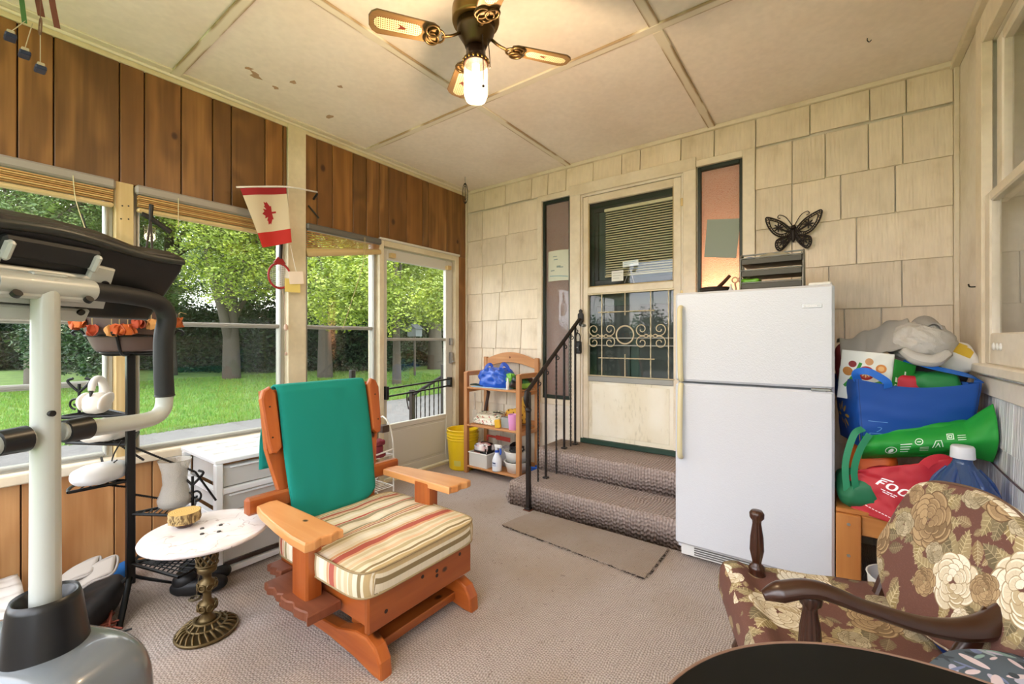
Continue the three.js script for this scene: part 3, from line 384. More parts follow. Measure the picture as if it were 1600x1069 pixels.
{ const l = thing('key_lockbox', 'small black key lockbox hanging on the storm door edge', 'lockbox', [1.314, 1.10, .05]); part('body', bx(.062, .105, .03, 0, .05, 0, { c: .008 }), mBlack, l); part('dial_cover', bx(.046, .05, .006, 0, .045, .017, { c: .003 }), M(0x1c1c1e, .3), l);
  part('shackle', tube([[-.018, .1, 0], [-.018, .15, 0], [0, .17, 0], [.018, .15, 0], [.018, .1, 0]], .005), mIron, l); part('logo', new THREE.PlaneGeometry(.036, .014).translate(0, .05, .0205), M(0xffffff, .5, { map: canvas(64, 24, (g, w, h) => { g.fillStyle = '#1c1c1e'; g.fillRect(0, 0, w, h); g.fillStyle = '#dddddd'; for (let i = 0; i < 4; i++) g.fillRect(10 + i * 11, 8 + (i % 2) * 2, 7, 9); }) }), l); }
// ---- railing on the steps
{
  const r = thing('stair_railing', 'dark iron handrail with twisted balusters beside the carpeted steps', 'railing');
  const A = [1.30, .86, .77], B = [1.335, 1.39, .06], at = (t) => [mix(A[0], B[0], t), mix(A[1], B[1], t), mix(A[2], B[2], t)];
  part('handrail', limb([[1.30, .74, .79], [1.30, .79, .81], [1.30, .845, .79], A, at(.5), B], [.012, .016, .016, [.017, .012], [.017, .012], [.017, .012]], 8, 40), mRail, r);
  part('newel', [bb(1.285, 0, .76, 1.315, .84, .79), bb(1.278, 0, .752, 1.322, .02, .798), lathe([[.0001, .7], [.02, .7], [.024, .715], [.018, .73], [.0001, .73]], 12).translate(1.3, 0, .775)], mRail, r);
  part('rust', bb(1.27, 0, .745, 1.33, .006, .805), M(0x6b3a28, .8), r);
  const bal = (t, y0, tw) => { const [x, y, z] = at(t); part('baluster', tw ? twisted([x, y0, z], [x, y - .01, z], .013, 14, 60) : [bb(x - .008, y0, z - .008, x + .008, y - .01, z + .008), bb(x - .02, y0, z - .02, x + .02, y0 + .012, z + .02)], mRail, r); part('scroll_clip', tube(spiral(0, y - .05, 0, .02, .006, 1.5, 1.4, 16).map(([a, b]) => [x + a + .012, b, z]), .004, 30, 6), mRail, r); };
  bal(.16, .172, true); bal(.30, .172, false); bal(.5, .172, true); bal(.66, .345, false); bal(.8, .345, true); bal(.9, .345, false);
  part('wall_plate', ext([[0, -.075], [.018, -.06], [.012, -.045], [.026, -.03], [.026, .03], [.012, .045], [.018, .06], [0, .075], [-.018, .06], [-.012, .045], [-.026, .03], [-.026, -.03], [-.012, -.045], [-.018, -.06]], .012).translate(1.335, 1.4, .042), mRail, r);
}
// ---- fridge
{
  const f = thing('fridge', 'white top freezer refrigerator with cream handles beside the steps', 'fridge', [2.70, 0, .50]), W = .71, ht = 1.474, dt = .864 - .50;
  const skinB = tex(256, 256, (u, v) => vn(u * 128, v * 128, 128, 128, 4) * .6 + vn(u * 64, v * 64, 64, 64, 5) * .4, false), mF = M(0xd2d5dc, .3, { bumpMap: rep(skinB, 3), bumpScale: .0006 });
  part('cabinet', bb(-W / 2, .05, -.33, W / 2, ht - .005, dt - .062, { c: .006 }), mF, f);
  const dr = (y0, y1) => uvBox(bb(-W / 2, y0, dt - .058, W / 2, y1, dt, { c: .011 }));
  part('freezer_door', dr(.99, ht), mF, f); part('fridge_door', dr(.092, .978), mF, f);
  part('gasket', bb(-W / 2 + .015, .085, dt - .064, W / 2 - .015, ht - .012, dt - .056), M(0x8a8d90, .6), f);
  part('hinge', [bb(W / 2 - .09, .977, dt - .05, W / 2 - .012, .991, dt + .002), cyl(.008, .008, .03, W / 2 - .03, .984, dt - .015)], mChrome, f);
  part('top_hinge', bb(W / 2 - .1, ht - .002, dt - .09, W / 2 - .01, ht + .014, dt - .02, { c: .006 }), mWhite, f);
  const kick = part('kick_plate', bb(-W / 2 + .02, .02, dt - .09, W / 2 - .02, .085, dt - .045), mWhite, f); for (let i = 0; i < 4; i++) part('louvre', bb(-W / 2 + .09, .03 + i * .012, dt - .046, W / 2 - .06, .036 + i * .012, dt - .040, { c: .001 }), M(0x6d6a66, .5), kick);
  for (const x of [-.3, .3]) part('foot', cyl(.02, .02, .02, x, .01, dt - .1), mBlack, f); for (const x of [-.3, .3]) part('foot', cyl(.02, .02, .05, x, .025, -.28), mBlack, f);
  const mH = M(0xd8cda4, .4), hx = -W / 2 + .034, hd = (y0, y1, up) => limb(up ? [[hx, y0, dt + .002], [hx, y0 + .03, dt + .022], [hx, (y0 + y1) / 2, dt + .034], [hx, y1 - .03, dt + .036], [hx, y1, dt + .01]] : [[hx, y0, dt + .01], [hx, y0 + .03, dt + .036], [hx, (y0 + y1) / 2, dt + .034], [hx, y1 - .03, dt + .022], [hx, y1, dt + .002]], [[.013, .012], [.014, .01], [.014, .01], [.014, .01], [.013, .012]], 10, 24, [0, 0, 1]);
  part('freezer_handle', hd(.992, 1.398, true), mH, f, { label: 'yellowed cream plastic handle' }); part('fridge_handle', hd(.572, .976, false), mH, f, { label: 'yellowed cream plastic handle' });
  part('badge', [bx(.076, .018, .004, .27, 1.376, dt + .002, { c: .002 })], M(0xcfd1d2, .3, { metalness: .5 }), f); part('badge_lettering', new THREE.PlaneGeometry(.066, .011).translate(.27, 1.376, dt + .0045), M(0xffffff, .4, { map: canvas(256, 40, (g, w, h) => { g.fillStyle = '#c9cbcc'; g.fillRect(0, 0, w, h); g.fillStyle = '#f6f6f6'; g.font = 'bold 34px sans-serif'; g.fillText('FRIGIDAIRE', 12, 32); }) }), f);
  part('plug_cap', cyl(.006, .006, .003, .27, .53, dt + .001, { rx: Math.PI / 2 }), M(0xcfd2d6, .4), f);
}
const FT = 1.474; // things on the fridge
{
  const r = thing('wire_tray_rack', 'three tier grey metal letter rack standing on the fridge', 'rack', [2.775, FT, .50]), m = M(0x8c8d88, .35, { metalness: .7 });
  for (const s of [-1, 1]) part('side_frame', tube([[s * .148, 0, .1], [s * .148, .2, .07], [s * .148, .225, .04], [s * .148, .2, -.01], [s * .148, 0, -.06]], .005, 30, 6), m, r);
  part('top_bar', tube([[-.148, .224, .04], [.148, .224, .04]], .0045), m, r);
  const mesh = M(0x4d4a40, .5, { metalness: .4 });
  for (const y of [.028, .098, .165]) { part('tray', [bb(-.142, y, -.1, .142, y + .003, .09), bb(-.142, y, .087, .142, y + .03, .09), bb(-.142, y, -.1, .142, y + .045, -.097), bb(-.142, y, -.1, -.139, y + .045, .09), bb(.139, y, -.1, .142, y + .045, .09)], mesh, r); part('front_wire', tube([[-.148, y + .034, .092], [.148, y + .034, .092]], .0035), m, r); }
  one('blue_tin', 'small round blue tin in the top tray of the wire rack', 'tin', lathe([[.0001, 0], [.026, 0], [.027, .022], [.024, .026], [.0001, .026]], 20), M(0x1d4f94, .4), [2.67, FT + .182, .55]);
  one('crumpled_cloth', 'crumpled beige cloth in the top tray of the wire rack', 'cloth', lump(.075, .022, .05, { amp: .01, fr: 30, sd: 3 }), M(0xa59d86, .9), [2.79, FT + .20, .52]);
  one('green_packet', 'bright green plastic packet in the bottom tray', 'packet', lump(.05, .024, .05, { amp: .007, fr: 26, sd: 9 }), M(0x6fae2c, .4), [2.675, FT + .066, .53]);
  one('white_paper_wad', 'white paper wad in the middle tray of the wire rack', 'paper', lump(.025, .02, .03, { amp: .008, fr: 40, sd: 4 }), M(0xdedbd2, .8), [2.66, FT + .12, .52]);
  const b = thing('dark_basket', 'dark woven basket with tools on the fridge before the sidelight', 'basket', [2.46, FT, .42]); part('body', lathe([[.0001, 0], [.075, 0], [.085, .065], [.08, .065], [.07, .006], [.0001, .006]], 24), M(0x2e261f, .8), b); for (let k = 0; k < 5; k++) part('weave_band', tor(.077 + k * .0022, .003, 0, .008 + k * .013, 0, { rx: Math.PI / 2 }), M(0x3a3028, .8), b);
  one('wooden_brush', 'wooden handled brush leaning out of the dark basket', 'brush', [limb([[0, 0, 0], [.05, .035, .01], [.1, .085, .02]], [.009, .012, .01], 8, 12), bx(.03, .02, .02, .0, 0, 0, { c: .005 })], M(0x4a2b18, .5), [2.45, FT + .045, .43]);
  one('glue_bottle', 'small white squeeze bottle with pointed nozzle on the fridge', 'bottle', lathe([[.0001, 0], [.016, 0], [.017, .035], [.008, .05], [.004, .075], [.0001, .076]], 16), M(0xd9dbd8, .35), [2.56, FT, .48]);
  one('beige_scissors', 'beige handled scissors standing beside the wire rack', 'scissors', [tor(.016, .004, 0, .1, 0, { n: 16 }), tor(.016, .004, .034, .1, 0, { n: 16 }), limb([[0, .085, 0], [.012, .0, 0]], [.006, .004], 6, 4), limb([[.034, .085, 0], [.022, .0, 0]], [.006, .004], 6, 4)], M(0xc9a084, .5), [2.575, FT + .002, .44]);
}
// ---- butterfly on the shingles
{
  const b = thing('metal_butterfly', 'openwork dark metal butterfly hung on the shingles above the fridge', 'wall ornament', [2.846, 1.89, .03]), m = M(0x1d110e, .5, { metalness: .3 });
  part('body', [lump(.013, .05, .012, { e: 1, n: 14, m: 12 }), sph(.015, 0, .045, .004)], m, b);
  for (const s of [-1, 1]) {
    part('antenna', tube([[s * .004, .055, 0], [s * .04, .115, .01], [s * .075, .135, .012], [s * .085, .118, .012], [s * .07, .112, .012]], .0026, 24, 5), m, b);
    const up = [[s * .012, .03], [s * .06, .085], [s * .12, .118], [s * .15, .12], [s * .135, .06], [s * .1, .01], [s * .055, -.01], [s * .012, .005]], lo = [[s * .012, 0], [s * .05, -.012], [s * .09, -.03], [s * .095, -.07], [s * .075, -.098], [s * .045, -.075], [s * .015, -.03]];
    for (const [nm, o, dz] of [['upper_wing', up, .02], ['lower_wing', lo, .012]]) {
      const c = o.reduce((t, p) => [t[0] + p[0] / o.length, t[1] + p[1] / o.length], [0, 0]), zz = (x) => Math.abs(x) * .25, P3 = (p) => [p[0], p[1], zz(p[0])];
      const g = [tube(o.map(P3), .005, 60, 5, true), tube(o.map((p) => [mix(c[0], p[0], .72), mix(c[1], p[1], .72)]).map(P3), .0036, 50, 5, true)];
      for (let k = 0; k < 16; k++) { const q = curve(o.map(P3), true).getPoint(k / 16); const x = mix(c[0], q.x, .86), y = mix(c[1], q.y, .86); g.push(tor(.006, .0026, x, y, zz(x), { n: 10, m: 4 })); }
      for (let k = 0; k < 8; k++) { const a = k / 8 * 6.283; g.push(mv(lump(.016, .005, .003, { e: 1, n: 8, m: 6 }), c[0] + Math.cos(a) * .015, c[1] + Math.sin(a) * .015, zz(c[0]) + .003, 0, 0, a)); } g.push(sph(.006, c[0], c[1], zz(c[0]) + .004, 1, 8));
      g.push(tube([[s * .01, .015, 0], P3([mix(0, c[0], .6), c[1] * .6]), P3(c)], .006, 10, 5));
      part(nm, g, m, b);
    }
  }
}
// ---- ceiling fan
{
  const F = thing('ceiling_fan', 'brass ceiling fan with four cane inlaid blades and lit jar shade', 'ceiling fan', [1.953, CH, 2.09]), br = M(0x7d6230, .35, { metalness: .85 }), dk = M(0x2c1b12, .3, { metalness: .5 }), an = M(0x4d3a1f, .38, { metalness: .8 });
  part('canopy', lathe([[.0001, 0], [.065, 0], [.062, -.03], [.035, -.055], [.014, -.062]], 32), dk, F); part('downrod', cyl(.011, .011, .2, 0, -.15, 0), dk, F);
  part('motor', [lathe([[.012, -.19], [.05, -.2], [.075, -.225], [.08, -.25], [.0001, -.25]], 36)], dk, F); part('motor_band', lathe([[.0001, -.25], [.088, -.25], [.09, -.26], [.09, -.3], [.086, -.312], [.0001, -.312]], 40), br, F); part('switch_cup', lathe([[.0001, -.312], [.072, -.312], [.07, -.345], [.045, -.385], [.04, -.40], [.0001, -.40]], 36), an, F);
  part('fitter', lathe([[.0001, -.40], [.036, -.40], [.038, -.44], [.048, -.447], [.048, -.462], [.042, -.466], [.0001, -.466]], 32), dk, F); const col = []; for (let k = 0; k < 18; k++) { const a = k / 18 * 6.283; col.push(sph(.006, Math.cos(a) * .047, -.455, Math.sin(a) * .047, 1, 6)); } part('beaded_collar', col, br, F);
  const cane = canvas(512, 192, (g, w, h) => { g.fillStyle = '#6f5634'; g.fillRect(0, 0, w, h); for (let i = 0; i < 90; i++) { g.fillStyle = `rgba(${60 + 40 * hash(i, 1, 1)},40,15,.12)`; g.fillRect(0, h * hash(i, 3, 1), w, 2); } g.save(); g.beginPath(); g.roundRect(150, 52, 310, 88, 44); g.clip(); g.fillStyle = '#d2c19a'; g.fillRect(0, 0, w, h); g.fillStyle = '#5d4320'; for (let y = 56; y < 140; y += 14) for (let x = 150; x < 462; x += 14) { g.beginPath(); g.arc(x, y, 4, 0, 7); g.fill(); } g.fillStyle = '#5a241a'; g.beginPath(); g.moveTo(250, 100); g.lineTo(305, 78); g.lineTo(292, 98); g.lineTo(315, 118); g.lineTo(268, 112); g.fill(); g.restore(); g.strokeStyle = '#4a3218'; g.lineWidth = 3; g.beginPath(); g.roundRect(150, 52, 310, 88, 44); g.stroke(); });
  const mB = M(0xffffff, .4, { map: cane });
  [[-.223, .307], [.223, -.308], [-.32, -.228], [.32, .228]].forEach(([dx, dz], i) => {
    const a = Math.atan2(-dz, dx), w = .05, o = []; for (const [x, y] of [[.14, -.03], [.16, -.042], [.36, -w], [.378, -.038], [.388, -.02], [.388, .02], [.378, .038], [.36, w], [.16, .042], [.14, .03]]) o.push([x, y]);
    const g = ext(o, .007, .002); const p = g.attributes.position, uv = g.attributes.uv; for (let k = 0; k < p.count; k++) uv.setXY(k, (p.getX(k) - .12) / .28, p.getY(k) / .11 + .5); g.rotateX(-Math.PI / 2 + .2); g.translate(0, -.378, 0); g.rotateY(a);
    const b = part('blade', g, mB, F); const ir = [limb([[.06, -.355, 0], [.09, -.372, 0], [.13, -.386, 0]], [[.008, .005], [.006, .005], [.008, .004]], 8, 10), mv(tor(.024, .005, 0, 0, 0, { m: 6, n: 20 }), .165, -.388, .018, Math.PI / 2 + .2), mv(tor(.024, .005, 0, 0, 0, { m: 6, n: 20 }), .165, -.384, -.02, Math.PI / 2 + .2), mv(tor(.03, .004, 0, 0, 0, { m: 6, n: 20 }), .15, -.386, 0, Math.PI / 2 + .2)];
    part('blade_iron', ir.map((q) => q.rotateY(a)), an, F);
  });
  part('jar_shade', lathe([[.042, -.462], [.044, -.48], ...Array.from({ length: 6 }, (_, k) => [[.046, -.483 - k * .007], [.043, -.4865 - k * .007]]).flat(), [.045, -.535], [.045, -.58], [.036, -.602], [.0001, -.607]], 32), M(0xffffff, .08, { transmission: .96, thickness: 0, ior: 1.45 }), F, { label: 'ribbed clear glass jar' });
  part('bulb', lathe([[.0001, -.465], [.014, -.466], [.015, -.50], [.03, -.535], [.034, -.56], [.026, -.585], [.0001, -.595]], 24), M(0xfff4e0, .4, { emissive: 0xfff0d6, emissiveIntensity: 1.6 }), F);
  part('pull_chain', [tube([[.05, -.38, .02], [.055, -.5, .022], [.055, -.57, .022]], .0018, 10, 5), sph(.006, .055, -.575, .022, 1, 8)], dk, F); part('pull_chain', [tube([[.052, -.38, -.01], [.058, -.45, -.012], [.06, -.49, -.012]], .0018, 10, 5), bx(.012, .004, .004, .06, -.492, -.012)], dk, F);
  const p = new THREE.PointLight(0xffdcae, LAMP); p.position.set(0, -.56, 0); p.castShadow = true; p.shadow.radius = 2; F.add(p);
}
// ---- hanging bits under the ceiling
{
  const r = thing('wire_hoop_ornament', 'black wire hoop ornament hanging from the ceiling in the corner', 'ornament', [.30, CH, .35]); part('hook', tube([[0, 0, 0], [0, -.04, 0], [.006, -.06, 0]], .0025, 10, 5), mChrome, r); part('hoop', mv(tor(.06, .005, 0, 0, 0, {}), 0, -.155, 0, 0, .95, 0, [.42, 1.5, 1]), mBlack, r); part('inner_wire', [mv(tor(.045, .003, 0, 0, 0, {}), 0, -.15, 0, 0, .95, 0, [.4, 1.4, 1]), tube([[0, -.06, 0], [.004, -.245, 0]], .003)], mBlack, r);
  one('ceiling_hook', 'small bent metal hook screwed into the ceiling above the fridge', 'hook', tube([[0, 0, 0], [0, -.012, 0], [.008, -.022, 0], [.016, -.014, 0]], .0022, 12, 5), mIron, [3.188, CH, .528]);
  const c = thing('wind_chime', 'wind chime of small blue tipped trowels with ribbons in the ceiling corner', 'wind chime', [.62, 0, 3.075]);
  part('ring', [tor(.03, .0025, .0, 2.41, 0), tube([[0, CH - .002, 0], [0, 2.44, 0]], .0015)], M(0x6b4a34, .5), c);
  part('ribbon', [strap([[.03, 2.66, .02], [0, 2.55, .01], [-.02, 2.46, -.005]], .02, .001, [1, 0, 0]), strap([[-.02, 2.66, -.02], [.01, 2.52, -.03], [0, 2.43, -.045]], .018, .001, [1, 0, 0])], M(0x6a3a2a, .7), c, { label: 'rust brown ribbon' }); part('leaf_ribbon', strap([[.03, 2.6, .06], [.01, 2.5, .05], [0, 2.4, .04]], .014, .001, [1, 0, 0]), M(0x3f6a34, .7), c, { label: 'green ribbon' });
  const yz = [[2.345, .075], [2.3, .04], [2.265, -.0]]; yz.forEach(([y, z]) => { const t = part('trowel', [ext([[-.022, 0], [.022, 0], [.026, -.012], [-.026, -.012]], .02, .002).translate(0, y, z), tube([[0, y, z], [0, 2.41, z * .5]], .0015)], M(0xb8ad92, .4, { metalness: .4 }), c); part('painted_tip', bx(.05, .016, .03, 0, y - .018, z), M(0x1c2740, .4), t); });
}
// ---- rocking chair (faces +x)
{
  const C = thing('wooden_rocking_chair', 'chunky orange pine gliding rocking chair with flat arms', 'rocking chair', [1.38, 0, 2.11]), X = (x) => x - 1.38;
  const wavy = (x0, x1, z0, z1, y, th, s) => { const o = [], n = 16; for (let i = 0; i <= n; i++) o.push([mix(x0, x1, i / n), z0]); for (let i = n; i >= 0; i--) o.push([mix(x0, x1, i / n), z1 + s * .005 * Math.sin(i * .9 + x0 * 9) + s * .002 * Math.sin(i * 1.7)]); const g = ext(o, th, .005, { bs: 1 }); g.rotateX(Math.PI / 2); g.translate(0, y, 0); return uvBox(g, 'x', [rr(0, 3), rr(0, 3)]); };
  for (const s of [-1, 1]) {
    const o = [[-.37, 0], [-.37, .05], [-.33, .075], [-.2, .085], [-.05, .075], [.1, .085], [.22, .12], [.29, .125], [.34, .105], [.37, .06], [.375, .0], [.33, .0], [.22, .018], [.05, .03], [-.1, .028], [-.25, .012], [-.33, 0]];
    part('runner', ext(o, .055, .009, { bs: 2 }).translate(0, 0, s * .24), mPine[1], C);
    part('side_rail', bb(X(1.0), .145, s * .235 - .015, X(1.67), .285, s * .235 + .015, { g: 'x' }), mPine[0], C);
    part('swing_arm', bb(X(1.2), .07, s * .2 - .015, X(1.26), .25, s * .2 + .015), mPine[2], C); part('swing_arm', bb(X(1.5), .09, s * .2 - .015, X(1.56), .25, s * .2 + .015), mPine[2], C);
    part('ledge_board', mv(wavy(X(1.28), X(1.50), -.0, .13, 0, .04, 1), 0, .182, s * .26, 0, 0, 0, [1, 1, s]), mWorn, C); part('ledge_board', mv(wavy(X(1.13), X(1.30), 0, .12, 0, .036, 1), 0, .184, s * .265, 0, 0, 0, [1, 1, s]), mWorn, C); part('ledge_board', mv(wavy(X(1.0), X(1.12), 0, .06, 0, .036, 1), 0, .19, s * .25, 0, 0, 0, [1, 1, s]), mWorn, C);
    // hewn post
    const po = []; for (let k = 0; k < 16; k++) { const a = k / 16 * 6.283, q = .92 + .13 * hash(k, 5, 2); po.push([Math.sign(Math.cos(a)) * Math.abs(Math.cos(a)) ** .5 * .058 * q, Math.sign(Math.sin(a)) * Math.abs(Math.sin(a)) ** .5 * .04 * q]); }
    const pg = ext(po, .288, .004); pg.rotateX(-Math.PI / 2); uvBox(pg, 'y', [rr(0, 3), 0]); part('arm_post', mv(pg, X(1.35), .342, s * .315, 0, 0, 0, [1, 1, s]), mPine[0], C);
    // flat arm with a hewn front end
    const ao = [[X(1.04), .285], [X(1.03), .32], [X(1.045), .375], [X(1.12), .395], [X(1.3), .42], [X(1.45), .435], [X(1.555), .435], [X(1.562), .40], [X(1.55), .37], [X(1.56), .335], [X(1.548), .30], [X(1.552), .283], [X(1.3), .283]];
    const ag = ext(ao, .036, .007, { bs: 2 }); ag.rotateX(Math.PI / 2); uvBox(ag, 'x', [rr(0, 3), rr(0, 3)]); part('armrest', mv(ag, 0, .482, 0, 0, 0, 0, [1, 1, s]), mArm, C);
  }
  for (const x of [1.12, 1.62]) part('base_stretcher', bb(X(x) - .04, .03, -.215, X(x) + .04, .065, .215, { g: 'z' }), mPine[2], C);
  part('front_board', bb(X(1.672), .145, -.278, X(1.70), .295, .278, { c: .007, g: 'z' }), mPine[2], C); part('seat_deck', bb(X(1.04), .262, -.26, X(1.68), .28, .26, { g: 'x' }), mPine[2], C);
  for (const [z, y] of [[.2, .2], [.02, .25], [-.06, .24], [-.06, .22], [-.2, .255]]) part('knot', mv(new THREE.CylinderGeometry(.008, .008, .001, 10), X(1.7005), y, z, 0, 0, Math.PI / 2), M(0x2c1008, .5), C);
  part('rear_rail', bb(X(.985), .455, -.405, X(1.03), .53, .405, { c: .01, g: 'z' }), mPine[2], C);
  // backrest of upright boards, leaning back
  const lean = .2, B = new THREE.Group(); const tilt = (g) => mv(g, X(1.035), .27, 0, 0, 0, lean);   // local: x thickness, y up the slope, z across
  const bo = [[-.235, 0], [-.235, .1], [-.30, .45], [-.305, .70], [.305, .70], [.30, .45], [.235, .1], [.235, 0]];
  for (let k = 0; k < 4; k++) { const za = mix(-1, 1, k / 4), zb = mix(-1, 1, (k + 1) / 4), w = (y) => (y < .1 ? .235 : y < .45 ? mix(.235, .30, (y - .1) / .35) : .303); const o = [[za * w(0), 0], [za * w(.1), .1], [za * w(.45), .45], [za * w(.72), .72], [zb * w(.72) - .002, .72], [zb * w(.45) - .002, .45], [zb * w(.1) - .002, .1], [zb * w(0) - .002, 0]]; const g = ext(o, .028, .004); g.rotateY(Math.PI / 2); part('back_board', tilt(uvBox(g.translate(.01, 0, 0), 'y', [rr(0, 3), rr(0, 3)])), mPine[(k % 2)], C); }
  for (const s of [-1, 1]) { const o = [[0, .45], [.025, .425], [.05, .43], [.062, .48], [.075, .68], [.06, .72], [.03, .735], [.005, .70]].map(([a, b]) => [a, b]); const g = ext(o, .036, .010, { bs: 2 }); g.rotateY(-Math.PI / 2); g.translate(.042, 0, 0); mv(g, 0, 0, .245, 0, 0, 0); part('ear_board', tilt(mv(uvBox(g, 'y'), 0, 0, 0, 0, 0, 0, [1, 1, s])), mPine[s > 0 ? 1 : 0], C); for (const y of [.5, .64]) part('peg', tilt(mv(new THREE.CylinderGeometry(.004, .004, .004, 8), .061, y, s * .285, 0, 0, Math.PI / 2)), M(0x2a1408, .6), C); }
  // teal cover folded over the back
  const mT = M(0x008578, .9, { sheen: .5, sheenColor: new THREE.Color(.1, .6, .5), sheenRoughness: .6, bumpMap: rep(tex(256, 256, (u, v) => .5 + .25 * Math.sin(u * 6.283 * 64) + .25 * Math.sin(v * 6.283 * 64), false), 6), bumpScale: .0004 });
  const path = (t) => { // down the front, over the top, down behind; t 0..1
    const L = [[.046, .10], [.046, .25], [.047, .45], [.046, .62], [.044, .70], [.030, .734], [.005, .74], [-.018, .732], [-.028, .70], [-.04, .58], [-.075, .46], [-.10, .36]]; const q = t * (L.length - 1), i = Math.min(Math.floor(q), L.length - 2), f = q - i; return [mix(L[i][0], L[i + 1][0], f), mix(L[i][1], L[i + 1][1], f)]; };
  const cov = sheet((u, v) => { let [x, y] = path(v); const front = 1 - ss(v, .0, .2), w = mix(.235, .222, front), r = front * front; let z = mix(-w, w, u) - .0 + (.05 * ss(v, .6, .9)); y += r * .05 * Math.pow(Math.abs(u - .5) * 2, 6); const e = Math.max(Math.abs(u - .5) * 2, 0); x += (v < .45 ? .012 : .006) * Math.sqrt(Math.max(0, 1 - e ** 8)) + .003 * N3(u * 6, v * 12, 1.3); const a = lean; return [X(1.035) + x * Math.cos(a) - y * Math.sin(a), .27 + x * Math.sin(a) + y * Math.cos(a), z]; }, 40, 90, .012);
  const T = thing('teal_seat_cover', 'teal cloth cover folded over the rocking chair back', 'chair cover', [1.38, 0, 2.11]); part('cloth', uvBox(flat(cov)), mT, T);
  const pipe = []; for (const s of [0, 1]) pipe.push(tube(Array.from({ length: 24 }, (_, i) => { const v = i / 23; let [x, y] = path(v); const front = 1 - ss(v, 0, .2), w = mix(.235, .222, front); y += front * front * .05; const z = mix(-w, w, s) + (.05 * ss(v, .6, .9)); const a = lean; return [X(1.035) + (x + .002) * Math.cos(a) - y * Math.sin(a), .27 + (x + .002) * Math.sin(a) + y * Math.cos(a), z]; }), .0045, 120, 6)); part('piping', pipe, mT, T);
  // striped seat cushion
  const st = canvas(1024, 256, (g, w, h) => { g.fillStyle = '#e6d9bd'; g.fillRect(0, 0, w, h); const S = [[.03, .03, '#c9b58c'], [.075, .012, '#8f8a68'], [.1, .035, '#b5604c'], [.145, .012, '#d9a27c'], [.17, .025, '#9d8f66'], [.23, .03, '#efe6d2'], [.29, .015, '#b8574a'], [.31, .03, '#a3987a'], [.36, .05, '#eee4ce'], [.43, .02, '#9b9274'], [.46, .018, '#c98a62'], [.49, .012, '#a34b3e'], [.52, .03, '#b7a57c'], [.58, .05, '#f0e7d4'], [.66, .02, '#d6a578'], [.685, .05, '#b85b4c'], [.735, .022, '#dda982'], [.775, .03, '#d6c6a0'], [.83, .03, '#e9c6a0'], [.87, .03, '#c5b48c'], [.93, .018, '#8e7a55'], [.96, .02, '#c3a878']]; for (const [x, q, c] of S) { g.fillStyle = c; g.fillRect(x * w, 0, q * w, h); } for (let i = 0; i < 300; i++) { g.fillStyle = `rgba(120,100,70,${.035 * hash(i, 1, 4)})`; g.fillRect(0, h * hash(i, 2, 4), w, 1); } });
  const mC = M(0xffffff, .85, { map: st, sheen: .2 }), hw = .315, cx0 = 1.06, cx1 = 1.715, CZ = 2.11;
  const cu = (() => { const g = new THREE.BoxGeometry(1, 1, 1, 48, 6, 44), p = g.attributes.position; for (let i = 0; i < p.count; i++) { let x = p.getX(i) * 2, y = p.getY(i) * 2, z = p.getZ(i) * 2; const rc = (a, b) => { const m = Math.max(Math.abs(a), Math.abs(b)), k = Math.abs(a) ** 9 + Math.abs(b) ** 9; return m ? m / Math.pow(k, 1 / 9) : 1; }; const f = rc(x, z), X2 = x * f, Z2 = z * f, top = y > 0; const edge = Math.max(Math.abs(x), Math.abs(z)); let Y = y * .046; if (top && y > .99) { Y += .012 * (1 - edge ** 4) + .007 * N3(x * 3.2, z * 3.2, 4) - .016 * Math.exp(-((X2 + .25) ** 2 + (Z2 + .05) ** 2) * 30) - .012 * Math.exp(-((X2 + .2) ** 2 + (Z2 - .45) ** 2) * 30); } const bul = 1 + .012 * (1 - (y * y)); p.setXYZ(i, mix(cx0, cx1, (X2 * bul + 1) / 2), .331 + Y + .012 * (-X2) * 0, Z2 * hw * bul); } g.computeVertexNormals(); const q = flat(g); const uv = q.attributes.uv, P = q.attributes.position; for (let i = 0; i < P.count; i++) uv.setXY(i, (P.getX(i) - cx0) / .66 + (P.getX(i) > cx1 - .004 ? (P.getY(i) - .33) * .9 - .06 : 0), P.getZ(i)); return q; })();
  const cush = thing('striped_seat_cushion', 'thick cream cushion with red and olive stripes on the rocking chair seat', 'cushion', [0, 0, CZ]); part('cover', cu, mC, cush);
  const rim = (y) => { const pts = []; for (let k = 0; k < 72; k++) { const a = k / 72 * 6.283, c = Math.cos(a), s = Math.sin(a), f = 1 / Math.pow(Math.abs(c) ** 9 + Math.abs(s) ** 9, 1 / 9); pts.push([mix(cx0, cx1, (c * f + 1) / 2), y, s * f * hw]); } return tube(pts, .0042, 160, 6, true); };
  part('welt', rim(.377), M(0x9a8560, .8), cush); part('welt', rim(.287), M(0x9a8560, .8), cush);
}
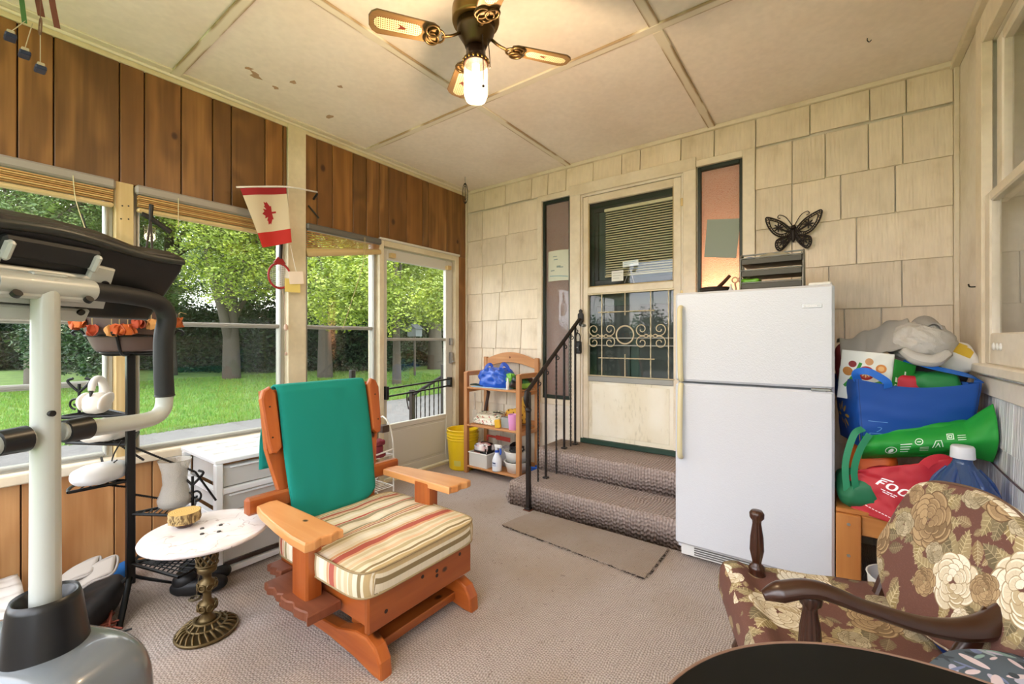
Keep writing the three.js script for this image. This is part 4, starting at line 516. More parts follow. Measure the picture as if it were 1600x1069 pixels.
// ---- rose armchair
const roseTex = canvas(1024, 1024, (g, w, h) => {
  g.fillStyle = '#6b463c'; g.fillRect(0, 0, w, h); for (let i = 0; i < 5000; i++) { g.fillStyle = `rgba(${hash(i, 1, 9) > .5 ? '140,100,88' : '70,42,36'},.10)`; g.fillRect(w * hash(i, 2, 9), h * hash(i, 3, 9), 12, 2); }
  const wrap = (f) => { for (const dx of [-w, 0, w]) for (const dy of [-h, 0, h]) { g.save(); g.translate(dx, dy); f(); g.restore(); } };
  const leaf = (x, y, a, L, c1, c2, c3) => wrap(() => { g.save(); g.translate(x, y); g.rotate(a); const side = (s, c) => { g.fillStyle = c; g.beginPath(); g.moveTo(0, 0); for (let k = 0; k <= 10; k++) { const t = k / 10; g.lineTo(L * t, s * L * .27 * Math.sin(Math.pow(t, .8) * 3.14) * (k % 2 ? 1.12 : .94)); } g.lineTo(L, 0); g.fill(); }; side(1, c1); side(-1, c2); g.strokeStyle = c3; g.lineWidth = Math.max(1.5, L * .022); g.beginPath(); g.moveTo(0, 0); g.lineTo(L, 0); for (let k = 1; k < 7; k++) { const t = k / 7.5, q = L * .2 * Math.sin(t * 3); g.moveTo(L * t, 0); g.lineTo(L * (t + .1), -q); g.moveTo(L * t, 0); g.lineTo(L * (t + .1), q); } g.stroke(); g.restore(); });
  const petal = (x, y, a, R, c, rim, dk) => { g.save(); g.translate(x, y); g.rotate(a); g.beginPath(); g.moveTo(-R * .15, 0); g.bezierCurveTo(-R * .1, -R * .95, R * .75, -R * .85, R * .82, -R * .12); g.bezierCurveTo(R * 1.0, R * .35, R * .35, R * .95, -R * .15, 0); g.fillStyle = c; g.fill(); g.strokeStyle = dk; g.lineWidth = R * .05; g.stroke(); g.strokeStyle = rim; g.lineWidth = R * .09; g.beginPath(); g.moveTo(R * .35, -R * .62); g.quadraticCurveTo(R * .86, -R * .35, R * .76, R * .12); g.stroke(); for (let k = 0; k < 4; k++) { g.strokeStyle = dk; g.globalAlpha = .25; g.lineWidth = R * .025; g.beginPath(); g.moveTo(0, 0); g.lineTo(R * .6, R * (k - 1.5) * .28); g.stroke(); } g.globalAlpha = 1; g.restore(); };
  const rose = (x, y, R, pal, s) => wrap(() => { const [c0, c1, c2, dk] = pal; for (let ring = 0; ring < 5; ring++) { const n = [8, 7, 6, 5, 3][ring], q = R * [.62, .5, .38, .27, .16][ring], pr = R * [.62, .52, .42, .32, .22][ring]; for (let k = 0; k < n; k++) { const a = k / n * 6.283 + ring * .55 + s; petal(x + Math.cos(a) * (q - pr * .3), y + Math.sin(a) * (q - pr * .3) * .92, a + .35 * (hash(k, ring, s * 9 | 0) - .5), pr * (.9 + .25 * hash(k, ring + 3, s * 7 | 0)), [c1, c0, c1, c2, c1][(ring + k) % 5], c0, dk); } } });
  const tan = [['#8f7e5c', '#a08e69', '#c9b991'], ['#857655', '#9a8a66', '#b9a982'], ['#a8956c', '#978459', '#d6c8a4'], ['#6d6148', '#7d7054', '#a39474']];
  const cen = [[190, 180], [700, 250], [440, 560], [930, 640], [130, 800], [640, 880], [960, 60], [420, 30]];
  for (let i = 0; i < 70; i++) { const p = tan[i % 4]; g.globalAlpha = .75; leaf(w * hash(i, 6, 6), h * hash(i, 7, 6), 6.28 * hash(i, 8, 6), 45 + 60 * hash(i, 9, 6), ...p); g.globalAlpha = 1; }
  cen.forEach(([x, y], i) => { for (let k = 0; k < 11; k++) { const a = k / 11 * 6.283 + hash(i, k, 2), d = 50 + 40 * hash(i, k, 3), p = tan[(i + k) % 4]; leaf(x + Math.cos(a) * d, y + Math.sin(a) * d, a + .6 * (hash(k, i, 5) - .5), 80 + 70 * hash(i, k, 4), ...p); } });
  const cream = ['#efe6d4', '#dccfb4', '#c0ad8a', '#a08a68'], gold = ['#b59a74', '#9c8260', '#80684a', '#6a5138'], dim = ['#bcae92', '#a4967a', '#8c7f64', '#6f624a'];
  cen.forEach(([x, y], i) => { rose(x, y, 112 + 18 * hash(i, 1, 2), i % 3 === 1 ? gold : cream, i); rose(x + 125, y + 75, 62, [gold, dim, cream][i % 3], i + 3); rose(x - 95, y + 100, 46, [cream, dim, gold][i % 3], i + 5); });
  for (let i = 0; i < 14000; i++) { g.fillStyle = `rgba(${hash(i, 1, 12) > .5 ? '230,215,195' : '60,40,34'},.06)`; g.fillRect(w * hash(i, 2, 12), h * hash(i, 3, 12), 4, 2); }
});
{
  const turn = Math.atan2(-.35, -.937), C = thing('carved_armchair', 'dark carved wood armchair with brown rose print seat and oval back', 'armchair', [3.02, 0, 1.90], 0), mR = M(0xffffff, .85, { map: rep(roseTex, 1.55), sheen: .2 });
  C.rotation.y = Math.atan2(-.35, -.937); // local +x is forward after this turn
  const prof = (r, k = 1) => [[.0001, 0], [.024, 0], [.026, .01], [.020, .02], [.025, .03], [.021, .042], [.013, .05], [.014, .06], [.021, .10], [.019, .15], [.013, .20], [.0135, .212], [.021, .222], [.022, .24], [.016, .25], [.0001, .25]].map(([a, b]) => [a * r, b * k]);
  const flute = (g) => { const p = g.attributes.position; for (let i = 0; i < p.count; i++) { const y = p.getY(i), q = Math.hypot(p.getX(i), p.getZ(i)), f = y > .055 && y < .2 ? 1 - .1 * (.5 + .5 * Math.cos(Math.atan2(p.getZ(i), p.getX(i)) * 12)) : 1; p.setX(i, p.getX(i) * f); p.setZ(i, p.getZ(i) * f); } g.computeVertexNormals(); return g; };
  const f = .155, hw = .245; // front posts at x=f
  const leg = (x, z) => { const q = [[.0001, 0], [.018, 0], [.026, .03], [.017, .05], [.03, .09], [.034, .13], [.022, .17], [.03, .2], [.02, .225], [.032, .27], [.034, .3], [.022, .33], [.028, .36], [.028, .40], [.0001, .40]]; return lathe(q, 20).translate(x, 0, z); };
  for (const s of [-1, 1]) { part('front_leg', leg(f - .01, s * (hw - .02)), mDark, C); part('rear_leg', limb([[-.25, .0, s * .2], [-.2, .22, s * .2], [-.19, .45, s * .2]], [.018, .02, .022], 8, 14), mDark, C); }
  part('front_stretcher', [lathe([[.0001, -.2], [.012, -.2], [.022, -.14], [.014, -.11], [.026, -.05], [.03, 0], [.026, .05], [.014, .11], [.022, .14], [.012, .2], [.0001, .2]], 16).rotateX(Math.PI / 2).translate(f - .01, .26, 0), lathe([[.0001, -.2], [.012, -.2], [.02, -.1], [.013, -.06], [.022, 0], [.013, .06], [.02, .1], [.012, .2], [.0001, .2]], 16).rotateX(Math.PI / 2).translate(f - .01, .16, 0)], mDark, C);
  for (const s of [-1, 1]) part('side_stretcher', lathe([[.0001, -.19], [.012, -.19], [.02, 0], [.012, .19], [.0001, .19]], 12).rotateZ(Math.PI / 2).translate(0, .17, s * .2), mDark, C);
  // loose cloth seat with rolled front
  const seat = sheet((u, v) => { const x = mix(-.24, f + .045, u), z = mix(-hw - .02, hw + .02, v), e = Math.abs(v - .5) * 2, dip = .022 * (1 - e * e) * Math.sin(Math.PI * cl(u * 1.1)); let y = .452 - dip + .006 * N3(u * 4, v * 4, 2); y += .012 * Math.exp(-(((u - .9) / .06) ** 2)); if (u > .94) { const t = (u - .94) / .06; return [f + .03 + .018 * Math.sin(t * 1.57), y - .075 * t * t - .006 * t, z]; } return [x, y, z]; }, 60, 30, .012);
  part('seat', [uvBox(flat(seat), 'x'), uvBox(bb(-.23, .385, -hw, f + .02, .428, hw), 'x')], mR, C, { label: 'brown rose print fabric' });
  for (const s of [-1, 1]) part('arm_post', flute(lathe(prof(s < 0 ? 1.1 : 1, s < 0 ? .8 : .86), 48)).translate(f - .055, .445, s * (hw - .02)), mDark, C);
  // the one arm that is left, on the near side
  part('armrest', limb([[f + .045, .634, -hw], [f + .01, .648, -hw], [f - .06, .664, -hw], [f - .16, .640, -hw - .005], [f - .27, .616, -hw + .005], [f - .36, .62, -hw + .02], [f - .43, .655, -hw + .04]], [[.012, .010], [.026, .022], [.024, .018], [.021, .014], [.024, .016], [.028, .022], [.02, .03]], 14, 60), mDark, C);
  // back: dark uprights, oval padded panel
  const lean = .32, tl = (g) => mv(g, -.2, .45, 0, 0, 0, lean);
  for (const s of [-1, 1]) part('back_upright', tl(bx(.028, .33, .03, -.02, .06, s * .2, { c: .006 })), mDark, C);
  const oval = curve([[.138, .387], [.06, .408], [-.03, .42], [-.11, .415], [-.2, .383], [-.26, .32], [-.285, .24], [-.275, .15], [-.23, .09], [-.146, .06], [-.06, .042], [.026, .026], [.1, .035], [.169, .075], [.21, .127], [.225, .184], [.2, .29], [.176, .354]].map(([z, y]) => [-z, y, 0]), true).getPoints(60).slice(0, 60).map((p) => [p.x, p.y]);
  const bg = ext(oval, .055, .022, { bs: 4 }); bg.rotateY(Math.PI / 2); part('back_pad', tl(uvBox(bumpy(bg, .004, 9, 2), 'y', [.21, .33])), mR, C, { label: 'oval rose print back pad' }); const cord = oval.map(([z, y]) => [.004, y, -z]); part('piping', tl(tube(cord, .004, 120, 6, true)), M(0x6a5140, .8), C);
  part('arm_strut', limb([[f - .40, .645, -hw + .04], [f - .34, .55, -hw + .035], [f - .28, .44, -hw + .03]], [[.016, .024], [.016, .02], [.016, .02]], 8, 12), mDark, C); part('cloth_knot', tl(bumpy(new THREE.SphereGeometry(1, 20, 14).scale(.02, .075, .035), .01, 22, 3).translate(.0, .06, -.255)), mR, C);
}
// ---- black round table and the floral stool beside it
{
  const pts = [[2.888, 2.673], [3.037, 2.473], [3.239, 2.415]], T = thing('black_round_table', 'glossy black round side table with pale highlight painted round the rim', 'table', [3.205, 0, 2.775]);
  part('table_top', lathe([[.0001, .70], [.35, .70], [.36, .708], [.36, .716], [.353, .72], [.0001, .72]], 72), M(0x0a0b0a, .5, { specularIntensity: .35 }), T); part('edge_highlight', tor(.3595, .0025, 0, .717, 0, { rx: Math.PI / 2, n: 90 }), M(0x8a6a58, .4), T); part('pedestal', lathe([[.0001, 0], [.2, 0], [.2, .02], [.04, .05], [.035, .69], [.1, .70]], 28), mBlack, T);  // thin pale ring is the rim highlight, put in as colour
  const fl = canvas(512, 512, (g, w, h) => { g.fillStyle = '#596675'; g.fillRect(0, 0, w, h); const C = ['#a9b9c9', '#c4c3dc', '#8fb0b3', '#e3d3de', '#7d8bb8', '#3d4854']; for (let i = 0; i < 240; i++) { g.save(); g.translate(w * hash(i, 1, 1), h * hash(i, 2, 1)); g.rotate(6.28 * hash(i, 3, 1)); g.fillStyle = C[i % 6]; g.beginPath(); g.ellipse(0, 0, 10 + 26 * hash(i, 4, 1), 4 + 9 * hash(i, 5, 1), 0, 0, 7); g.fill(); g.restore(); } });
  const S = thing('floral_stool', 'round stool padded in blue grey floral cloth beside the black table', 'stool', [3.375, 0, 2.255]); part('seat_pad', lathe([[.0001, .52], [.19, .52], [.2, .54], [.2, .58], [.185, .605], [.1, .618], [.0001, .62]], 48), M(0xffffff, .85, { map: rep(fl, 2.4, 1) }), S); uvBox(S.children[0].geometry, 'x'); S.children[0].material.map.repeat.set(2.6, 2.6); for (let k = 0; k < 4; k++) { const a = k * 1.571 + .78; part('leg', limb([[Math.cos(a) * .17, 0, Math.sin(a) * .17], [Math.cos(a) * .12, .52, Math.sin(a) * .12]], [.014, .018], 8, 3), mDark, S); }
}
{ const mBin = M(0x123f9a, .4), b = thing('blue_storage_bin', 'royal blue plastic storage bin behind the rose armchair', 'bin', [3.41, 0, 1.33]); part('tub', [bb(-.14, 0, -.24, .14, .015, .24), bb(-.15, 0, -.25, -.14, .42, .25), bb(.14, 0, -.25, .15, .42, .25), bb(-.14, 0, -.25, .14, .42, -.24), bb(-.14, 0, .24, .14, .42, .25)], mBin, b); part('rim', [bb(-.155, .41, -.262, -.138, .43, .262), bb(.138, .41, -.262, .155, .43, .262), bb(-.138, .41, -.262, .138, .43, -.245), bb(-.138, .41, .245, .138, .43, .262)], mBin, b); part('lid', bb(-.15, .43, -.255, .15, .45, .255, { c: .006 }), mBin, b); }
// ---- shelf rack beside the steps
{
  const S = thing('wooden_shelf_rack', 'three tier honey pine shelf rack with arched back rail', 'shelf', [.64, 0, .24]), w = .295, f = .14, b = -.14;
  for (const s of [-1, 1]) { part('front_post', bb(s * w - .02, 0, f - .018, s * w + .02, .92, f + .018), mShelf[1], S); part('rear_post', bb(s * w - .02, 0, b - .015, s * w + .02, 1.05, b + .015), mShelf[1], S); part('top_arm', bb(s * w - .018, .885, b + .015, s * w + .018, .925, f - .0), mShelf[0], S); for (const y of [.06, .43, .765]) part('side_bar', bb(s * w - .012, y - .03, b + .015, s * w + .012, y + .005, f - .018), mShelf[1], S); }
  for (const y of [.07, .445, .785]) { part('shelf_board', bb(-w + .02, y - .016, b + .016, w - .02, y, f + .016, { g: 'x' }), mShelf[0], S); part('rear_bar', bb(-w + .02, y + .0, b - .01, w - .02, y + .045, b + .005), mShelf[1], S); }
  const o = [[-w + .02, .95], [-w + .02, 1.03]]; for (let k = 0; k <= 12; k++) o.push([mix(-w + .02, w - .02, k / 12), 1.035 + .065 * Math.sin(Math.PI * k / 12)]); o.push([w - .02, 1.03], [w - .02, .95]); for (let k = 12; k >= 0; k--) o.push([mix(-w + .02, w - .02, k / 12), .955 + .05 * Math.sin(Math.PI * k / 12)]); part('arched_rail', ext(o, .02, .003).translate(0, 0, b), mShelf[0], S); part('knot', cyl(.01, .01, .022, .0, 1.05, b, { rx: Math.PI / 2 }), M(0x7a4522, .6), S);
  const Y = [.07, .445, .785], bagM = (c, r = .35) => M(c, r, { clearcoat: .2 });
  // top shelf
  const bl = thing('blue_plastic_bag', 'crumpled bright blue carrier bag on the top shelf', 'bag', [.585, Y[2] + .078, .24]); part('film', lump(.155, .078, .1, { amp: .038, fr: 13, sd: 2, fold: .6, n: 60, m: 44 }), bagM(0x1f58c4, .3), bl); part('handle', [strap([[-.13, .02, .02], [-.12, .1, .0], [-.08, .12, -.02], [-.06, .04, -.03]], .03, .002, [0, 0, 1]), strap([[.03, .06, 0], [.07, .13, -.01], [.12, .09, -.02], [.13, .0, -.02]], .035, .002, [0, 0, 1])], bagM(0x2a4fb0, .3), bl);
  const gr = thing('printed_snack_bag', 'green and brown printed snack bag on the top shelf', 'bag', [.85, Y[2] + .055, .22]); part('pouch', lump(.085, .055, .1, { amp: .02, fr: 14, sd: 8, n: 40, m: 30 }), M(0xffffff, .4, { map: canvas(128, 128, (g, W, H) => { const C = ['#2f6b34', '#6b2f26', '#8fc04a', '#3a2a22', '#b8563c', '#205028']; for (let i = 0; i < 70; i++) { g.fillStyle = C[i % 6]; g.fillRect(W * hash(i, 1, 3) - 12, H * hash(i, 2, 3) - 12, 40, 22); } }) }), gr); part('leafy_top', lump(.035, .04, .03, { amp: .02, fr: 30, sd: 1, fold: .6 }).translate(-.085, .03, .05), bagM(0x6db33c, .5), gr);
  one('white_bottle_small', 'small white bottle with dark cap on the top shelf edge', 'bottle', lathe([[.0001, 0], [.014, 0], [.014, .06], [.008, .07], [.008, .1], [.0001, .1]], 14), M(0xdfe0dc, .4), [.795, Y[2], .35]);
  one('blue_magazine', 'thin pale blue magazine under the blue bag', 'magazine', bx(.42, .006, .2, 0, .003, 0), M(0x9fc2d6, .4), [.60, Y[2], .27], .05);
  one('pruning_shears', 'dark green handled shears on the top shelf', 'tool', [limb([[-.05, .01, 0], [0, .014, .01], [.06, .01, .0]], [.006, .01, .006], 6, 8), limb([[-.05, .01, .03], [0, .014, .018], [.06, .01, .02]], [.006, .01, .006], 6, 8)], M(0x1d3a2c, .5), [.405, Y[2] + .006, .31]);
  // middle shelf
  const pk = canvas(256, 128, (g, W, H) => { g.fillStyle = '#e9e4d6'; g.fillRect(0, 0, W, H); const C = ['#9db08a', '#c9a48e', '#7f9a7a', '#d9cfae', '#b5605a', '#6f7c5c']; for (let i = 0; i < 90; i++) { g.fillStyle = C[i % 6]; g.beginPath(); g.ellipse(W * hash(i, 1, 6), H * hash(i, 2, 6), 4 + 10 * hash(i, 3, 6), 3 + 4 * hash(i, 4, 6), 6 * hash(i, 5, 6), 0, 7); g.fill(); } });
  const nap = thing('napkin_packs', 'soft packs of floral paper napkins on the middle shelf', 'packet', [.52, Y[1] + .048, .26]); part('pack', lump(.15, .028, .09, { amp: .008, fr: 16, sd: 3, e: .4 }).translate(0, -.018, 0), M(0xffffff, .5, { map: rep(pk, 4, 6) }), nap); part('pack', mv(lump(.14, .026, .08, { amp: .01, fr: 15, sd: 6, e: .45 }), .01, .026, -.01, .1, .1, .05), M(0xf4f0e6, .5, { map: rep(pk, 3, 5) }), nap);
  one('sponge', 'yellow sponge at the front of the middle shelf', 'sponge', bx(.05, .072, .035, 0, .036, 0, { c: .006, rz: .12 }), M(0xe9b83a, .9), [.705, Y[1] + .003, .375], .4);
  one('dark_scissors', 'black handled scissors lying on the napkin packs', 'scissors', [tor(.018, .005, 0, 0, 0, { rx: 1.4, n: 16 }), tor(.018, .005, .036, .005, .01, { rx: 1.4, n: 16 }), limb([[.02, .005, 0], [.1, .0, .02]], [.006, .003], 6, 4)], mBlack, [.62, Y[1] + .118, .30]);
  one('pink_cup', 'tall pink plastic cup on the middle shelf', 'cup', lathe([[.0001, 0], [.036, 0], [.044, .13], [.041, .13], [.034, .006], [.0001, .006]], 24), M(0xe39ccf, .35), [.845, Y[1], .34]);
  one('clear_container', 'clear plastic container behind the pink cup', 'container', [bb(-.05, 0, -.05, .05, .003, .05), bb(-.05, 0, -.05, -.048, .09, .05), bb(.048, 0, -.05, .05, .09, .05), bb(-.05, 0, .048, .05, .09, .05), bb(-.05, 0, -.05, .05, .09, -.048)], M(0xe6ecec, .15, { transmission: .7, thickness: 0 }), [.76, Y[1], .28]);
  const sp = canvas(128, 128, (g, W, H) => { g.fillStyle = '#dba63c'; g.fillRect(0, 0, W, H); g.fillStyle = '#5a3216'; for (let i = 0; i < 26; i++) { g.beginPath(); g.arc(W * hash(i, 1, 7), H * hash(i, 2, 7), 3 + 5 * hash(i, 3, 7), 0, 7); g.fill(); } });
  one('spotted_toy', 'golden cloth with brown spots heaped behind the napkin packs', 'cloth', [lump(.11, .06, .05, { amp: .02, fr: 14, sd: 4 }), limb([[.05, .03, 0], [.075, .1, 0], [.08, .17, 0]], [.045, .03, .018], 10, 12)], M(0xffffff, .9, { map: rep(sp, 6) }), [.76, Y[1] + .085, .16]);
  one('claw_hammer', 'hammer with worn wooden handle leaning inside the rack', 'hammer', [mv(bx(.03, .24, .022, 0, .12, 0, { c: .006 }), 0, 0, 0, 0, 0, -.22), bx(.05, .04, .03, 0, .02, 0)], M(0x3b1f12, .5), [.40, Y[1] + .055, .19]); one('paint_scraper', 'flat steel scraper with pale handle in the rack', 'scraper', [bx(.055, .1, .003, 0, .07, 0), bx(.018, .16, .014, 0, .2, 0, { c: .005 })], M(0xb5a897, .5), [.375, Y[1] + .0, .30]);
  // bottom shelf
  const tb = thing('white_storage_bin', 'white plastic bin of bagged odds and ends on the bottom shelf', 'bin', [.485, Y[0], .30]); part('tub', [bb(-.1, 0, -.08, .1, .004, .08), bb(-.106, 0, -.085, -.1, .125, .085), bb(.1, 0, -.085, .106, .125, .085), bb(-.1, 0, .08, .1, .125, .085), bb(-.1, 0, -.085, .1, .125, -.08)], M(0xe3e0da, .3, { transmission: .15, thickness: 0 }), tb); part('rim', [bb(-.112, .118, .083, .112, .128, .092), bb(-.112, .118, -.09, -.104, .128, .083), bb(.104, .118, -.09, .112, .128, .083)], M(0xf0eee8, .3), tb);
  one('clear_bag_of_clips', 'clear plastic bag with pink and white pegs heaped in the bin', 'bag', lump(.085, .06, .065, { amp: .02, fr: 20, sd: 5, fold: .5 }), M(0xffffff, .25, { map: canvas(64, 64, (g) => { const C = ['#e6dfe2', '#cfa7a4', '#b8b4bb', '#efe9e6', '#c9867f', '#a9b7d0']; for (let i = 0; i < 60; i++) { g.fillStyle = C[i % 6]; g.fillRect(64 * hash(i, 1, 2), 64 * hash(i, 2, 2), 14, 9); } }) }), [.49, Y[0] + .145, .30]);
  const sb = thing('spray_bottle', 'white spray bottle with blue trigger on the bottom shelf', 'bottle', [.69, Y[0], .365]); part('bottle', lathe([[.0001, 0], [.04, 0], [.042, .01], [.042, .09], [.034, .12], [.018, .15], [.016, .165], [.0001, .165]], 24), M(0xe8ebf2, .3), sb); part('collar', cyl(.019, .018, .02, 0, .172, 0), M(0x2a55c0, .35), sb); part('head', [bx(.075, .028, .026, .012, .215, 0, { c: .006 }), bx(.024, .04, .024, -.004, .19, 0, { c: .005 })], mWhite, sb); part('trigger', limb([[.035, .205, 0], [.042, .17, 0], [.036, .145, 0]], [.009, .008, .006], 8, 8), M(0x2f62d8, .35), sb); part('label', new THREE.CylinderGeometry(.0425, .0425, .04, 20, 1, true, 5.6, 1.5).translate(0, .065, 0), M(0xffffff, .5, { map: canvas(64, 64, (g) => { g.fillStyle = '#dfe4ef'; g.fillRect(0, 0, 64, 64); g.fillStyle = '#23345f'; g.fillRect(4, 8, 40, 20); g.fillStyle = '#8d97b5'; for (let i = 0; i < 4; i++) g.fillRect(4, 34 + i * 7, 44, 3); }) }), sb);
  const tub = (y, l, k) => { const t = thing('white_tub', l, 'tub', [.835, Y[0] + y, .27]); part('bowl', lathe([[.0001, 0], [.085, 0], [.105, .08], [.112, .085], [.112, .092], [.1, .09], [.082, .005], [.0001, .005]], 30), M(0xebe9e2, .3), t); return t; };
  tub(0, 'white plastic tub at the bottom of the stack beside the spray bottle'); const t2 = tub(.09, 'white plastic tub holding black cables on top of another tub'); 
  const cab = []; for (let k = 0; k < 9; k++) cab.push(tube(Array.from({ length: 6 }, (_, i) => [.07 * Math.cos(i * 1.1 + k), .03 + .05 * hash(k, i, 3), .07 * Math.sin(i * 1.3 + k)]), .006, 30, 6)); one('black_cables', 'tangle of black cables heaped in the upper white tub', 'cable', cab, mBlack, [.835, Y[0] + .15, .27]);
  one('red_handled_saw', 'red handled saw lying across the bottom shelf', 'saw', [bx(.13, .022, .016, 0, 0, 0, { c: .006 }), bx(.022, .05, .016, -.06, -.02, 0, { c: .005 }), bx(.18, .04, .002, .14, 0, 0)], M(0xa8372b, .45), [.50, Y[0] + .245, .20], -.1);
  one('grey_bag_bundle', 'grey clear plastic bundle behind the spray bottle', 'bag', lump(.08, .085, .05, { amp: .025, fr: 18, sd: 12, fold: .5 }), M(0x9c9a9c, .3), [.69, Y[0] + .09, .20]); one('blue_dustpan', 'bright blue dustpan beside the shelf rack and steps', 'dustpan', [bx(.12, .012, .14, 0, 0, 0, { rx: -1.1 }), bx(.12, .06, .01, 0, .02, -.06), limb([[0, .05, -.06], [0, .12, -.1], [0, .17, -.12]], [.012, .014, .012], 8, 8)], M(0x1f5ab8, .4), [1.02, .07, .23]);
}
{ const mY = M(0xe8c51c, .35), mk = (y, l) => { const b = thing('yellow_bucket', l, 'bucket', [.215, y, .29]); part('pail', lathe([[.0001, 0], [.125, 0], [.128, .012], [.15, .33], [.146, .335], [.122, .014], [.0001, .014]], 36), mY, b); for (const k of [.335, .305, .28]) part('rim', tor(.15 - (.335 - k) * .08, .006, 0, k, 0, { rx: Math.PI / 2, n: 40 }), mY, b); return b; };
  const b = mk(0, 'yellow plastic pail on the floor between side door and shelf rack'); part('label', new THREE.CylinderGeometry(.1352, .1318, .05, 12, 1, true, .1, .5).translate(0, .07, 0), M(0xd9cf6a, .5), b); const b2 = thing('yellow_bucket', 'second yellow pail nested inside the pail by the shelf rack', 'bucket', [.215, .045, .29]); part('pail', lathe([[.0001, 0], [.117, 0], [.12, .012], [.142, .32], [.138, .325], [.114, .014], [.0001, .014]], 36), mY, b2); part('rim', tor(.146, .006, 0, .322, 0, { rx: Math.PI / 2, n: 40 }), mY, b2); }
